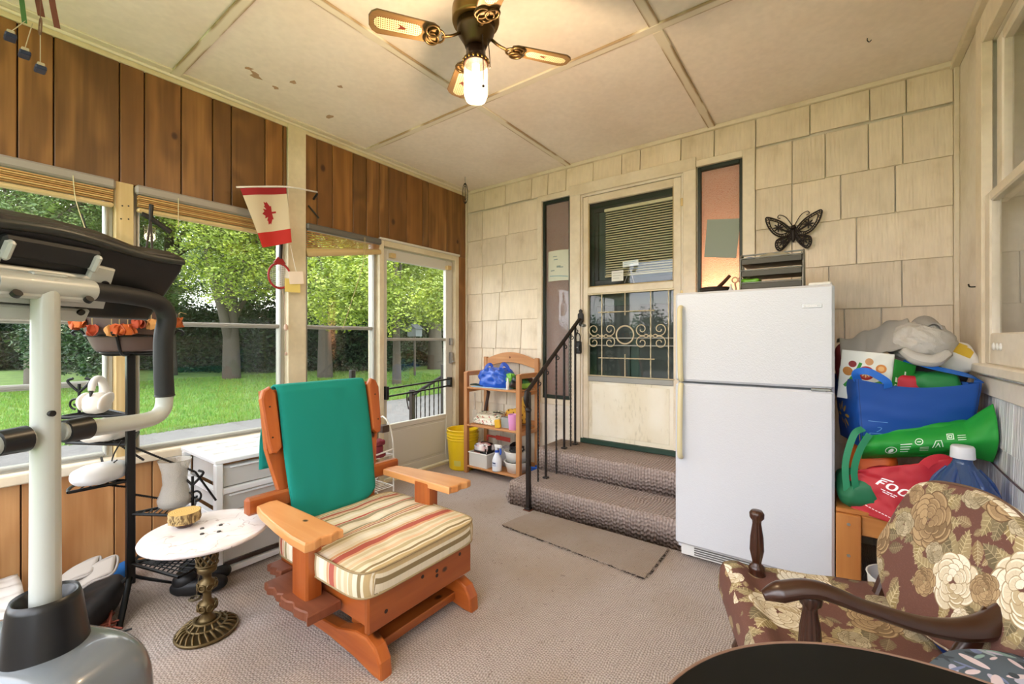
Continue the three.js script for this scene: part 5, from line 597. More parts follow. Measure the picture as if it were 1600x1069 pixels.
// ---- bench of bags between fridge and wall
{
  const B = thing('pine_bench', 'rough pine bench holding the grocery bags beside the fridge', 'bench', [3.32, 0, .60]);
  for (const [x, z] of [[-.215, .26], [.21, .26], [-.215, -.4], [.21, -.4]]) part('leg', bb(x - .045, 0, z - .02, x + .045, .432, z + .02, { g: 'y' }), mBench, B);
  part('front_rail', bb(-.17, .345, .24, .165, .432, .262, { g: 'x' }), mBench, B); part('rear_rail', bb(-.17, .345, -.42, .165, .432, -.4), mBench, B);
  for (let k = 0; k < 4; k++) part('top_board', bb(-.26, .433, -.42 + k * .172, .255, .452, -.42 + k * .172 + .166, { g: 'x' }), mBench, B);
  part('screw', [[-.215, .39, .281], [-.215, .25, .281]].map(([x, y, z]) => cyl(.007, .007, .003, x, y, z, { rx: Math.PI / 2, n: 10 })), M(0xa9a59a, .4, { metalness: .6 }), B);
  one('white_tub_under_bench', 'white plastic pail standing behind the rose chair beneath the bench edge', 'bucket', lathe([[.0001, 0], [.1, 0], [.115, .27], [.12, .28], [.11, .28], [.0001, .02]], 28), M(0xe4e4e2, .35), [3.275, 0, 1.06]);
  const T = .452, fab = tex(256, 256, (u, v) => .5 + .3 * Math.sin(u * 6.283 * 80) * Math.sin(v * 6.283 * 80), false), nw = (c, o = {}) => M(c, .55, { bumpMap: rep(fab, 5), bumpScale: .0005, sheen: .2, ...o });
  // a tote: open box of cloth, walls bulging, u round it
  const tote = (w, h, d, o = {}) => { const ring = (y, k) => { const t = y, s = 1 + (o.flare ?? .06) * t; return [[-w, d], [w, d], [w, -d], [-w, -d]].map(([x, z]) => [x * s, z * s]); };
    return sheet((u, v) => { const c = ring(v), q = (u * 4) % 4, i = Math.floor(q) % 4, f = q - Math.floor(q), a = c[i], b = c[(i + 1) % 4], e = Math.sin(Math.PI * f), n = [[0, 1], [1, 0], [0, -1], [-1, 0]][i], bul = e * (.018 * Math.sin(Math.PI * v)) + .008 * N3(u * 9 + (o.sd ?? 0), v * 5, 1) ; return [mix(a[0], b[0], f) + n[0] * bul, v * h - (o.sag ?? .03) * e * v * v * ((i === 0 || i === 2) ? 1 : .4), mix(a[1], b[1], f) + n[1] * bul]; }, 96, 20, .003, 1, 1); };
  const face = (draw, w = 256, h = 256) => M(0xffffff, .55, { map: canvas(w, h, draw), bumpMap: rep(fab, 5), bumpScale: .0005 });
  // lower layer
  const green = thing('dark_green_tote', 'dark green tote with long handles slumped on the bench', 'bag', [3.16, T + .075, .72]); part('cloth', lump(.09, .075, .13, { amp: .03, fr: 11, sd: 4, fold: .5, n: 50, m: 36 }), nw(0x1d6b45), green); part('handle', [strap([[-.06, .0, .12], [-.065, .13, .13], [-.035, .26, .12], [.0, .29, .10]], .026, .002, [0, 0, 1]), strap([[-.02, -.02, .13], [-.035, .1, .15], [-.015, .2, .15], [.02, .27, .12]], .026, .002, [.3, 0, 1])], nw(0x2b8a60), green);
  one('orange_bag', 'orange cloth bag with yellow corner wedged under the green totes', 'bag', lump(.09, .1, .09, { amp: .015, fr: 12, sd: 7 }), nw(0xd9621f), [3.19, T + .16, .66]); one('yellow_packet', 'small yellow packet poking out of the orange bag', 'packet', lump(.018, .02, .01, { amp: .005, fr: 40, sd: 2 }), M(0xe9b21f, .5), [3.155, T + .105, .80]);
  const red = thing('red_tote', 'red grocery tote with white lettering on the bench', 'bag', [3.275, T + .1, .83]);
  { const w = .16, f = (u, v) => { const x = mix(-w, w, u), y = mix(-.12, .13, v), top = ss(v, .6, 1), k = 1 - .35 * top * Math.abs(u - .35); const sx = x * k + .02 * v + (v > .55 ? (u - .4) * .05 : 0), sy = y + .05 * (u - .5) * top * 2.2 - .03 * (1 - v) * (u - .5); return [sx, sy, .055 * Math.sin(Math.PI * u) * (1 - .75 * v) + .012 * N3(u * 5, v * 5, 3) + .006 * Math.abs(N3(u * 12 + v * 9, v * 3, 8))]; };
    const g = sheet(f, 44, 36, .004); const fg = flat(g), p = fg.attributes.position, uv = fg.attributes.uv; part('front_cloth', fg, face((c, W, H) => { c.fillStyle = '#b8202e'; c.fillRect(0, 0, W, H); c.save(); c.translate(120, 205); c.rotate(.42); c.fillStyle = '#ffffff'; c.font = 'bold 84px sans-serif'; c.fillText('FOO', 0, 0); c.fillRect(0, -84, 62, 14); c.font = 'bold 20px sans-serif'; c.fillRect(40, 18, 26, 8); c.fillRect(72, 18, 34, 8); c.fillRect(112, 18, 22, 8); c.fillRect(56, 34, 40, 8); c.fillRect(102, 34, 26, 8); c.restore(); c.save(); c.translate(60, 420); c.rotate(.3); c.fillStyle = '#fbe9ea'; for (let i = 0; i < 9; i++) c.fillRect(i * 18, 0, 13, 7); c.restore(); }, 512, 512), red, { label: 'red cloth printed with white letters' });
    part('back_cloth', lump(.14, .11, .05, { amp: .015, fr: 10, sd: 5 }).translate(.01, -.01, -.04), nw(0xb3202d), red); part('handle', strap([[.06, .1, .01], [.1, .16, .015], [.15, .17, .0], [.165, .11, -.01], [.15, .04, -.02]], .035, .003, [0, 0, 1]), nw(0xc42a36), red); }
  // water jug on the bench
  { const j = thing('water_jug', 'large translucent blue water bottle with white cap on the bench', 'water bottle', [3.45, .29, .965]); const m = M(0x7ba3dc, .08, { transmission: .82, thickness: 0, ior: 1.4 });
    part('bottle', lathe([[.0001, 0], [.106, 0], [.113, .015], [.113, .2], [.116, .22], [.114, .27], [.098, .345], [.065, .405], [.034, .445], [.028, .46], [.028, .49]], 40), m, j); part('cap', lathe([[.0001, .52], [.03, .52], [.034, .513], [.036, .473], [.03, .472], [.0001, .49]], 24), M(0xd5d7dc, .4), j); for (let k = 0; k < 6; k++) { const a = k * 1.047; part('rib', limb([[Math.cos(a) * .045, .435, Math.sin(a) * .045], [Math.cos(a) * .08, .385, Math.sin(a) * .08], [Math.cos(a) * .106, .32, Math.sin(a) * .106]], [.004, .007, .003], 6, 12), m, j); } }
  one('jug_stand', 'low white box carrying the water bottle behind the chair', 'box', bx(.23, .29, .22, 0, .145, 0), M(0xdadad6, .5), [3.45, 0, .965]);
  // bright green tote lying across
  { const gt = thing('bright_green_tote', 'bright green shopping tote with white recycling prints lying across the pile', 'bag', [3.355, .775, .74]); const g = sheet((u, v) => { const x = mix(-.2, .215, u), y = mix(-.075, .06, v) + .16 * (u - .35) * .55 + (u > .8 ? (v - .35) * .5 * (u - .8) : 0), z = .075 * Math.sin(Math.PI * v) + .01 * N3(u * 7, v * 4, 5) + .03; return [x, y, z]; }, 50, 20, .004), fg = flat(g);
    part('front_cloth', fg, face((c, W, H) => { c.fillStyle = '#15922f'; c.fillRect(0, 0, W, H); c.strokeStyle = c.fillStyle = '#eaf6ea'; c.lineWidth = 5; c.beginPath(); c.ellipse(180, 170, 34, 30, 0, 0, 7); c.stroke(); c.beginPath(); c.ellipse(180, 175, 14, 22, .6, 0, 7); c.fill(); for (let i = 0; i < 4; i++) c.fillRect(235, 120 + i * 20, 70 - i * 8, 6); c.beginPath(); c.arc(345, 110, 22, 0, 7); c.stroke(); c.fillRect(333, 107, 24, 6); c.strokeRect(505, 70, 34, 34); c.strokeRect(514, 80, 16, 14); c.beginPath(); c.moveTo(420, 160); c.lineTo(440, 110); c.lineTo(470, 110); c.lineTo(480, 160); c.stroke(); c.beginPath(); c.moveTo(436, 160); c.lineTo(452, 128); c.lineTo(464, 160); c.stroke(); for (let i = 0; i < 3; i++) { c.fillRect(350, 150 + i * 15, 50, 4); c.fillRect(560, 80 + i * 14, 44, 4); } }, 768, 256), gt, { label: 'bright green cloth with white prints' }); part('back_cloth', lump(.2, .075, .06, { amp: .012, fr: 10, sd: 9 }).rotateZ(.19).translate(.01, .01, -.0), nw(0x15922f), gt); part('corner_flap', ext([[0, 0], [.09, -.1], [.02, -.11], [-.04, -.06]], .012, .003).translate(.165, .13, .02), nw(0x1aa338), gt); part('handle', strap([[-.19, -.06, .05], [-.2, .0, .07], [-.19, .03, .06], [-.15, .04, .04]], .02, .002, [0, 0, 1]), nw(0xd9a21f), gt); }
  // big blue tote with what it holds
  { const b = thing('blue_tote', 'large blue grocery tote full of folded bags', 'bag', [3.298, .725, .62], .24); const g = flat(tote(.185, .315, .15, { sd: 3, flare: .14, sag: .03 })); part('cloth', g, face((c, W, H) => { c.fillStyle = '#0c4a9e'; c.fillRect(0, 0, W, H); const q = W / 4; c.strokeStyle = 'rgba(160,200,240,.7)'; c.lineWidth = 2; c.strokeRect(22, 196, 30, 40); c.fillStyle = 'rgba(160,200,240,.7)'; c.fillRect(30, 206, 14, 20); c.beginPath(); c.moveTo(38, 190); c.quadraticCurveTo(60, 170, 40, 172); c.stroke(); c.fillRect(20, 150, 44, 2); c.fillStyle = '#d9a63a'; for (let k = 0; k < 8; k++) { c.save(); c.translate(3.5 * q, 150); c.rotate(k * .785); c.beginPath(); c.ellipse(38, 0, 18, 7, 0, 0, 7); c.fill(); c.restore(); } c.strokeStyle = 'rgba(10,40,90,.6)'; for (const x of [4, q - 4, q * 2 - 4]) { c.beginPath(); c.moveTo(x, 0); c.lineTo(x, H); c.stroke(); } }, 1024, 256), b, { label: 'royal blue woven plastic' });
    part('bottom', bx(.36, .012, .29, 0, .006, 0), nw(0x0f4fa8), b); part('handle', [strap([[-.19, .29, .14], [-.21, .34, .16], [-.17, .35, .18], [-.11, .31, .19], [-.1, .28, .18]], .03, .003, [0, 0, 1]), strap([[.0, .40, .06], [.08, .37, .12], [.17, .345, .14], [.225, .325, .12], [.23, .30, .09], [.19, .30, .08]], .03, .003, [0, 1, .6])], nw(0x1766c8), b);
    const pr = thing('produce_print_bag', 'white produce print bag with green side stuffed in the blue tote', 'bag', [3.165, 1.0, .64]); part('print_face', flat(sheet((u, v) => [mix(-.1, .09, u) + .02 * v, mix(-.06, .17, v) - .02 * u, .075 + .012 * Math.sin(u * 3) + .004 * N3(u * 6, v * 6, 2)], 20, 20, .004)), face((c, W, H) => { c.fillStyle = '#eceee6'; c.fillRect(0, 0, W, H); const el = (x, y, a, b, r, f) => { c.fillStyle = f; c.beginPath(); c.ellipse(x, y, a, b, r, 0, 7); c.fill(); }; el(130, 110, 40, 36, 0, '#b8281e'); el(130, 110, 30, 27, 0, '#d8573f'); for (let k = 0; k < 8; k++) el(130 + Math.cos(k * .785) * 17, 110 + Math.sin(k * .785) * 15, 9, 4, k * .785, '#efd9a8'); el(200, 80, 26, 22, 0, '#d98a44'); el(200, 80, 15, 13, 0, '#e9b878'); el(60, 70, 20, 17, 0, '#8d1f22'); el(40, 110, 26, 22, .4, '#c07f2e'); el(140, 50, 20, 18, 0, '#cf9a66'); el(195, 180, 56, 15, -.35, '#d98f2f'); el(180, 160, 70, 8, -.4, '#4f9a3a'); el(210, 205, 60, 7, -.5, '#5aa83f'); el(90, 180, 30, 9, .6, '#4d8f36'); el(190, 235, 26, 16, 0, '#8fbf63'); el(190, 235, 12, 9, 0, '#b8481e'); c.strokeStyle = '#2f9a33'; c.lineWidth = 16; c.beginPath(); c.moveTo(100, 60); c.quadraticCurveTo(80, 130, 30, 190); c.stroke(); }), pr, { label: 'white face printed with tomatoes and corn' }); part('green_side', flat(sheet((u, v) => [.09 + .075 * u + .02 * v, mix(-.06, .15, v) - .02 - .03 * u, .088 - .05 * u], 8, 12, .004)), face((c, W, H) => { c.fillStyle = '#16882a'; c.fillRect(0, 0, W, H); c.fillStyle = '#e8f5e6'; c.font = 'bold 52px sans-serif'; c.fillText('FRESH', 24, 170); for (let i = 0; i < 6; i++) c.fillRect(30 + i * 30, 96, 22, 26); for (let i = 0; i < 5; i++) c.fillRect(20 + i * 34, 205, 26, 20); c.fillRect(130, 50, 18, 22); }), pr, { label: 'green side panel with white letters' }); part('filling', lump(.09, .1, .07, { amp: .012, fr: 12, sd: 2 }).translate(0, .03, 0), nw(0xd9dcd2), pr);
    one('red_snack_pack', 'red packet tucked inside the blue tote', 'packet', lump(.06, .035, .04, { amp: .008, fr: 20, sd: 3 }), nw(0xb81f34), [3.325, 1.02, .68]); one('folded_green_bag', 'folded dark green bag inside the blue tote', 'bag', lump(.085, .055, .07, { amp: .012, fr: 14, sd: 6 }), nw(0x1c7a3e), [3.415, 1.02, .66]); one('black_bag', 'black folded bag at the back of the blue tote', 'bag', lump(.12, .07, .06, { amp: .012, fr: 12, sd: 7 }), nw(0x1d1c22), [3.42, 1.06, .52]);
    one('dark_red_bag', 'dark red printed bag squeezed between blue tote and fridge', 'bag', lump(.035, .1, .07, { amp: .012, fr: 14, sd: 8 }), nw(0x6d1e22), [3.095, 1.1, .55]);
    const tw = thing('grey_towel', 'crumpled pale grey towel draped over the top of the bags', 'towel', [3.275, 1.14, .56]), tb = tex(256, 256, (u, v) => vn(u * 128, v * 128, 128, 128, 3), false), mT = M(0xcbc7c0, .95, { bumpMap: rep(tb, 8), bumpScale: .002, sheen: .5, sheenRoughness: .9 });
    part('draped_half', flat(sheet((u, v) => { const x = mix(-.20, .06, u), zz = mix(-.14, .14, v); return [x + .02 * (v - .5), .075 + .1 * ss(u, .0, 1) - .55 * zz * zz - (v > .55 ? (v - .55) * .26 : 0) + .012 * N3(u * 7, v * 4, 6) + .008 * Math.sin(u * 17 + v * 4), zz]; }, 44, 30, .007)), mT, tw);
    part('bunched_half', bumpy(bumpy(new THREE.SphereGeometry(1, 72, 52).scale(.105, .085, .12), .03, 11, 4, .55), .007, 26, 2, .7).translate(.1, .06, .03), mT, tw); part('rolled_hood', flat(sheet((u, v) => { const a = mix(.2, 4.6, u), r = mix(.07, .035, v); return [.115 + r * Math.cos(a) * .75 + .02 * v, .115 + r * Math.sin(a), .02 + .1 * v + .012 * N3(u * 6, v * 3, 2)]; }, 36, 10, .008)), mT, tw); part('hem_fold', limb([[.03, .03, .13], [.07, -.005, .15], [.13, -.015, .15], [.18, .02, .12]], [.02, .028, .028, .02], 10, 20), mT, tw); 
    const sg = thing('white_sugar_bag', 'white bag with yellow patches and black print behind the towel', 'bag', [3.49, 1.135, .56]); part('film', bumpy(new THREE.SphereGeometry(1, 40, 30).scale(.085, .075, .05), .012, 14, 9).rotateZ(-.5), M(0xffffff, .4, { map: rep(canvas(256, 256, (c, W, H) => { c.fillStyle = '#e9e7e2'; c.fillRect(0, 0, W, H); c.fillStyle = '#d9b53a'; c.fillRect(20, 60, 70, 30); c.fillRect(150, 170, 80, 60); c.fillRect(110, 20, 40, 18); c.fillStyle = '#222'; for (let i = 0; i < 7; i++) { c.fillRect(120 + i * 16, 112, 11, 14); c.fillRect(112 + i * 15, 136, 10, 12); } }), 5)}), sg); one('orange_jacket', 'orange cloth pushed between the blue tote and the house wall', 'cloth', lump(.05, .1, .06, { amp: .012, fr: 12, sd: 3 }), nw(0xc4591c), [3.515, .86, .52]); }
}
// ---- marble table with iron foot
{
  const mt = tex(512, 512, (u, v) => { const w = fbm(u, v, 4, 4, 6, 4), q = Math.abs(((u * 1 + v * 2 + w * 2.4) * 1.6 % 1) * 2 - 1), c = fbm(u, v, 8, 8, 9, 3); return mixc(mixc(hex(0xf1edec), hex(0xdcd0cb), cl(c)), hex(0xa08f88), (1 - ss(q, 0, .10)) * .55); });
  const T = thing('marble_table', 'small round white marble table on an ornate brass pedestal', 'table', [.945, 0, 2.636]), br = M(0x6b5a3a, .4, { metalness: .65 });
  const top = lathe([[.0001, .405], [.215, .405], [.225, .41], [.227, .418], [.222, .425], [.0001, .425]], 64); uvBox(top, 'x', [0, 0], 2); part('marble_top', top, M(0xffffff, .22, { map: mt }), T);
  for (const [x, z] of [[-.02, -.03], [.045, .0], [-.045, .03], [.015, .05]]) part('bolt_head', cyl(.008, .007, .004, x + .02, .427, z - .02, { n: 10 }), M(0x4a4440, .4, { metalness: .6 }), T);
  part('pedestal', lathe([[.0001, .04], [.04, .04], [.03, .06], [.018, .075], [.028, .09], [.034, .108], [.026, .125], [.016, .135], [.015, .165], [.03, .178], [.034, .195], [.028, .212], [.016, .222], [.017, .24], [.034, .252], [.036, .266], [.03, .275], [.022, .28], [.0001, .28]], 24), br, T);
  const lat = []; for (let k = 0; k < 10; k++) for (const s of [1, -1]) { const p = []; for (let i = 0; i <= 8; i++) { const a = k / 10 * 6.283 + s * i * .3; const r = .036 + .006 * (i / 8); p.push([r * Math.cos(a), .28 + i * .0155, r * Math.sin(a)]); } lat.push(tube(p, .0038, 14, 5)); } lat.push(tor(.037, .005, 0, .283, 0, { rx: Math.PI / 2 }), tor(.044, .006, 0, .4, 0, { rx: Math.PI / 2 })); for (let k = 0; k < 10; k++) { const a = k / 10 * 6.283 + .3; lat.push(mv(tor(.011, .0035, 0, 0, 0, { n: 12, m: 5 }), .04 * Math.cos(a), .345, .04 * Math.sin(a), 0, -a + 1.57)); } part('openwork_column', lat, br, T);
  const bs = [lathe([[.0001, .0], [.11, .0], [.112, .006], [.106, .012], [.1, .01], [.0001, .006]], 40), tor(.108, .006, 0, .008, 0, { rx: Math.PI / 2, n: 40 }), tor(.068, .005, 0, .034, 0, { rx: Math.PI / 2 }), tor(.045, .006, 0, .05, 0, { rx: Math.PI / 2 })]; for (let k = 0; k < 24; k++) { const a = k / 24 * 6.283; bs.push(tube([[.105 * Math.cos(a), .01, .105 * Math.sin(a)], [.088 * Math.cos(a + .1), .028, .088 * Math.sin(a + .1)], [.068 * Math.cos(a + .18), .034, .068 * Math.sin(a + .18)]], .005, 6, 5)); } for (let k = 0; k < 14; k++) { const a = k / 14 * 6.283; bs.push(tube([[.066 * Math.cos(a), .034, .066 * Math.sin(a)], [.044 * Math.cos(a), .051, .044 * Math.sin(a)]], .005, 4, 5)); } part('base', bs, br, T, { label: 'pierced brass foot' });
  for (const y of [.108, .195]) { const bl = []; for (let k = 0; k < 7; k++) { const a = k / 7 * 6.283; bl.push(mv(tor(.012, .004, 0, 0, 0, { n: 12, m: 5 }), .033 * Math.cos(a), y, .033 * Math.sin(a), 0, -a + 1.57)); } part('knop', bl, br, T); }
  const W = thing('log_slice_candle', 'bark edged log slice set on a small brown dish', 'candle', [.83, .425, 2.68]); part('dish', lathe([[.0001, 0], [.026, 0], [.04, .016], [.042, .022], [.0001, .02]], 28), M(0x4a2c26, .4), W);
  const bark = bumpy(new THREE.CylinderGeometry(.057, .055, .042, 60, 6, true), .006, 60, 2).translate(0, .043, 0); part('bark', bark, M(0xffffff, .95, { map: rep(tex(128, 128, (u, v) => mixc(hex(0xb39a68), hex(0x5f4a2e), ss(fbm(u, v, 16, 5, 4, 3), .4, .68))), 9) }), W); part('cut_face', [cyl(.056, .056, .002, 0, .063, 0, { n: 40 }), cyl(.054, .054, .002, 0, .023, 0, { n: 40 })], M(0xdcc48d, .8, { map: tex(128, 128, (u, v) => { const r = Math.hypot(u - .5, v - .45); return mixc([.98, .93, .78], [.8, .68, .45], .4 + .4 * Math.sin(r * 90)); }) }), W);
}
// ---- white drawer cart
{
  const D = thing('white_drawer_cart', 'white plastic drawer cart with clear drawers under the window', 'drawer unit', [.31, 0, 2.235]), mP = M(0xf1f2f4, .35), mC = M(0xf4f4f2, .2, { transmission: .5, thickness: 0 }), hx = .225, hz = .215;
  for (const x of [-hx, hx]) for (const z of [-hz, hz]) part('corner_post', bb(x - .018, 0, z - .018, x + .018, .585, z + .018, { c: .005 }), mP, D);
  for (const y of [.03, .31, .44]) part('shelf_frame', [bb(-hx, y - .014, -hz - .014, hx, y + .014, -hz + .014), bb(-hx, y - .014, hz - .014, hx, y + .014, hz + .014), bb(hx - .014, y - .014, -hz, hx + .014, y + .014, hz), bb(-hx - .014, y - .014, -hz, -hx + .014, y + .014, hz)], mP, D);
  const holes = []; for (let r = 0; r < 3; r++) for (let k = 0; k < 4; k++) { const x = -.16 + r * .12, z = -.15 + k * .1; holes.push([[x - .012, z - .035], [x + .012, z - .035], [x + .012, z + .035], [x - .012, z + .035]]); } const tp = ext([[-hx - .02, -hz - .02], [hx + .02, -hz - .02], [hx + .02, hz + .02], [-hx - .02, hz + .02]], .022, .004, { holes }); tp.rotateX(Math.PI / 2); part('top', tp.translate(0, .596, 0), mP, D);
  const dr = (y0, y1, lab) => { const d = part('drawer', [bb(-hx + .02, y0, -hz + .03, hx - .01, y0 + .003, hz - .03), bb(hx - .006, y0, -hz + .024, hx - .002, y1, hz - .024), bb(-hx + .02, y0, -hz + .026, hx - .006, y1 - .01, -hz + .029), bb(-hx + .02, y0, hz - .029, hx - .006, y1 - .01, hz - .026)], mC, D, { label: lab }); part('pull_lip', bb(hx - .004, y1 - .012, -hz + .05, hx + .012, y1 - .004, hz - .05), mP, d); };
  dr(.46, .565, 'clear shallow drawer'); dr(.33, .42, 'clear shallow drawer'); dr(.075, .29, 'clear deep drawer'); part('dark_strip', bb(hx - .002, .052, -hz + .03, hx + .004, .072, hz - .03), M(0x3a2a22, .6), D);
  one('envelope_stack', 'beige envelopes lying in the second clear drawer', 'envelope', [bx(.2, .02, .14, 0, .01, 0), bx(.16, .012, .12, .02, .028, .01, { ry: .2 }), mv(bx(.1, .004, .09, 0, 0, 0), -.02, .05, -.06, .5, 0, .2)], M(0xd9cfae, .8), [.36, .336, 2.24]);
}
// ---- spiral plant stand with what stands on it
{
  const PX = .455, PZ = 2.776, S = thing('spiral_plant_stand', 'black iron spiral plant stand with wire shelves by the window', 'plant stand', [PX, 0, PZ]), m = M(0x0f0f10, .4, { metalness: .4 });
  part('post', bb(-.016, .1, -.016, .016, 1.15, .016), m, S); for (const a of [.4, 1.6, 2.9, 4.6]) part('leg', limb([[0, .14, 0], [.05 * Math.cos(a), .1, .05 * Math.sin(a)], [.2 * Math.cos(a), 0, .2 * Math.sin(a)]], [[.013, .008], [.012, .008], [.012, .006]], 6, 16), m, S);
  const twm = M(0x2a2826, .4, { metalness: .5 });
  const shelf = (a, L, y, dens, half = .42) => { const p0 = [0, y, 0], e = (q, r) => [Math.cos(a + q) * r, y, Math.sin(a + q) * r], rimP = Array.from({ length: 9 }, (_, i) => e(mix(-half, half, i / 8), L)); const k = part('shelf', [tube([p0, e(-half, L)], .007), tube([p0, e(half, L)], .007), tube(rimP, .007, 30, 6)], m, S); const g = []; for (let i = 1; i < dens; i++) { const r = L * i / dens; g.push(tube([e(-half, r), e(half, r)], .0035, 1, 5)); } part('grid', g, m, k); return k; };
  const W = (x, z) => Math.atan2(z, x); // turns in the stand's own plan
  const A1 = W(-.805, .45), A2 = W(-.9, .1), A3 = W(-.35, .75), A4 = W(.5, -.75), A5 = W(.65, -.65);
  shelf(A1, .27, .872, 9); shelf(A2, .33, .735, 10); shelf(A3, .2, .572, 7); shelf(A4, .24, .418, 9); shelf(A5, .33, .19, 11, .5); shelf(W(-.6, -.7), .3, .17, 8);
  const gl = []; for (let i = 1; i < 9; i++) { const t = mix(-.5, .5, i / 9); gl.push(tube([[.05 * Math.cos(A5), .19, .05 * Math.sin(A5)], [Math.cos(A5 + t) * .33, .19, Math.sin(A5 + t) * .33]], .003, 1, 5)); } part('lattice', gl, m, S);
  const rod = (p, q, sag) => part('twisted_rod', [twisted(p, q, .009, 16, 80)], twm, S); const E = (a, r, y) => [Math.cos(a) * r, y, Math.sin(a) * r];
  rod(E(A1, .26, .84), E(A4, .05, .66)); rod(E(A4, .0, .73), E(A4, .25, .585)); rod(E(A4, .25, .585), E(A5, .36, .46)); rod(E(A3, .2, .60), E(A3, .0, .54)); rod(E(A3, .0, .51), E(A4, .22, .44)); rod(E(A2, .34, .63), E(A3, .08, .57));
  const scroll = (p, k) => part('scroll_finial', [tube([[p[0], p[1], p[2]], [p[0], p[1] + .14 * k, p[2]]], .006), ...[-1, 1].map((s) => tube(spiral(0, .05 * k, 0, .028 * k, .006, s > 0 ? -1.5 : -1.6, s * 1.2, 20).map(([a, b]) => [p[0] + a * -.6, p[1] + b, p[2] + a * .7 + s * .012]), .005, 30, 6)), ...[-1, 1].map((s) => tube([[p[0], p[1] + .1 * k, p[2]], [p[0] - s * .018, p[1] + .13 * k, p[2] + s * .022], [p[0] - s * .03, p[1] + .155 * k, p[2] + s * .034], [p[0] - s * .016, p[1] + .165 * k, p[2] + s * .018]], .006, 20, 6))], m, S);
  scroll(E(A1, .27, .872), 1.0); scroll(E(A4, .24, .418), 1.05); scroll(E(A5, .34, .19), .6);
  part('pot_cradle', [tor(.15, .005, 0, 1.235, 0, { rx: Math.PI / 2, n: 48 }), tor(.1, .005, 0, 1.16, 0, { rx: Math.PI / 2, n: 40 }), ...[0, 1, 2, 3].map((k) => { const a = k * 1.571 + .5, c = Math.cos(a), s = Math.sin(a); return tube([[.016 * c, 1.15, .016 * s], [.1 * c, 1.155, .1 * s], [.148 * c, 1.22, .148 * s], [.175 * c, 1.26, .175 * s], [.2 * c, 1.25, .2 * s], [.19 * c, 1.235, .19 * s]], .006, 30, 6); })], m, S);
  // pot
  const rib = []; for (let k = 0; k <= 20; k++) { const t = k / 20; rib.push([mix(.112, .172, Math.pow(t, .7)) + (k % 2 ? .0012 : 0), 1.165 + t * .168]); }
  const pot = thing('brown_plant_pot', 'wide ribbed brown flower pot on top of the plant stand', 'plant pot', [PX, 0, PZ]); part('bowl', lathe([[.0001, 1.166], ...rib, [.176, 1.34], [.164, 1.34], [.11, 1.18], [.0001, 1.18]], 48), M(0x584640, .55), pot); part('soil', lathe([[.0001, 1.305], [.158, 1.305], [.158, 1.30], [.0001, 1.295]], 30), M(0x2c211b, .95), pot);
  const pet = (o) => { const g = []; for (let k = 0; k < 3; k++) g.push(mv(sheet((u, v) => [(u - .5) * .036 * Math.sin(Math.PI * (.15 + .75 * v)), -.045 * v, .012 * Math.cos(u * 6) + .006 * Math.sin(v * 5 + k)], 6, 6, .0012), 0, 0, 0, .3 * k - .3, k * 2.1 + o, .2)); return g; };
  [[-1.35, .182], [-.85, .178], [-.4, .18], [-.15, .178], [.05, .18], [.2, .182], [.35, .178], [.75, .18], [1.1, .18], [1.75, .19], [2.6, .178]].forEach(([a, r], i) => { const aa = a + .214, f = thing('dried_blossom', 'withered orange blossom drooping over the rim of the brown pot', 'flower', [PX + Math.cos(aa) * r, 1.335, PZ + Math.sin(aa) * r], a, 'withered blossoms on the pot'); part('stem', tube([[-.03, .006, 0], [0, .012, 0], [.004, -.012 - .03 * hash(i, 1, 2) * 1.6, 0]], .0015, 8, 5), M(0xb09a6a, .8), f); part('petals', pet(i).map((g) => g.translate(.004, -.012 - .03 * hash(i, 1, 2) * 1.6, 0)), M([0xd9702c, 0xc95a1e, 0xd9a05c, 0xb8461c][i % 4], .8, { transmission: .25, thickness: 0 }), f); });
  const mSw = M(0xe3dcd2, .7);
  { const a = E(A1, .17, .875), s = thing('swan_planter', 'white swan planter with curled neck on the upper shelf', 'swan figurine', [PX + a[0], a[1], PZ + a[2]], 2.5); part('body', bumpy(lump(.06, .048, .045, { e: .8 }).translate(-.01, .05, 0), .003, 30, 2), mSw, s); part('neck', limb([[.035, .06, 0], [.05, .10, 0], [.03, .15, 0], [-.01, .162, 0], [-.04, .14, 0], [-.048, .11, 0]], [.026, .02, .0155, .014, .014, .012], 12, 40), mSw, s); part('wing', [mv(lump(.055, .035, .012, { e: .8 }), -.02, .06, .04, .2, 0, .3), mv(lump(.055, .035, .012, { e: .8 }), -.02, .06, -.04, -.2, 0, .3)], mSw, s); part('beak', limb([[-.048, .108, 0], [-.056, .085, 0]], [.009, .003], 8, 4), M(0x1d1a18, .5), s); }
  { const a = E(A2, .2, .742), s = thing('sleeping_swan_planter', 'large white swan planter lying low on the second shelf', 'swan figurine', [PX + a[0], a[1], PZ + a[2]], -.75); part('body', bumpy(lump(.155, .045, .075, { e: .75, n: 48 }).translate(0, .045, 0), .005, 22, 5), mSw, s); part('wing', [mv(bumpy(lump(.11, .035, .014, { e: .8 }), .003, 30, 1), .03, .062, .06, .35, 0, .05), mv(bumpy(lump(.11, .035, .014, { e: .8 }), .003, 30, 1), .03, .062, -.06, -.35, 0, .05)], mSw, s); part('tail', limb([[.12, .06, 0], [.165, .085, 0]], [.03, .006], 8, 6), mSw, s); }
  { const a = E(A3, .10, .585); one('white_stone', 'smooth pale oblong stone on the middle shelf of the stand', 'stone', bumpy(lump(.125, .045, .06, { e: .75, n: 44 }), .006, 14, 6).rotateZ(.08), M(0xd9dcdf, .6), [PX + a[0] + .02, a[1] + .043, PZ + a[2]], -.9); part('stand_wire', tube([[0, .76, .03], [-.03, .70, .05], [-.02, .66, .06], [.02, .68, .05]], .003, 16, 5), m, S); }
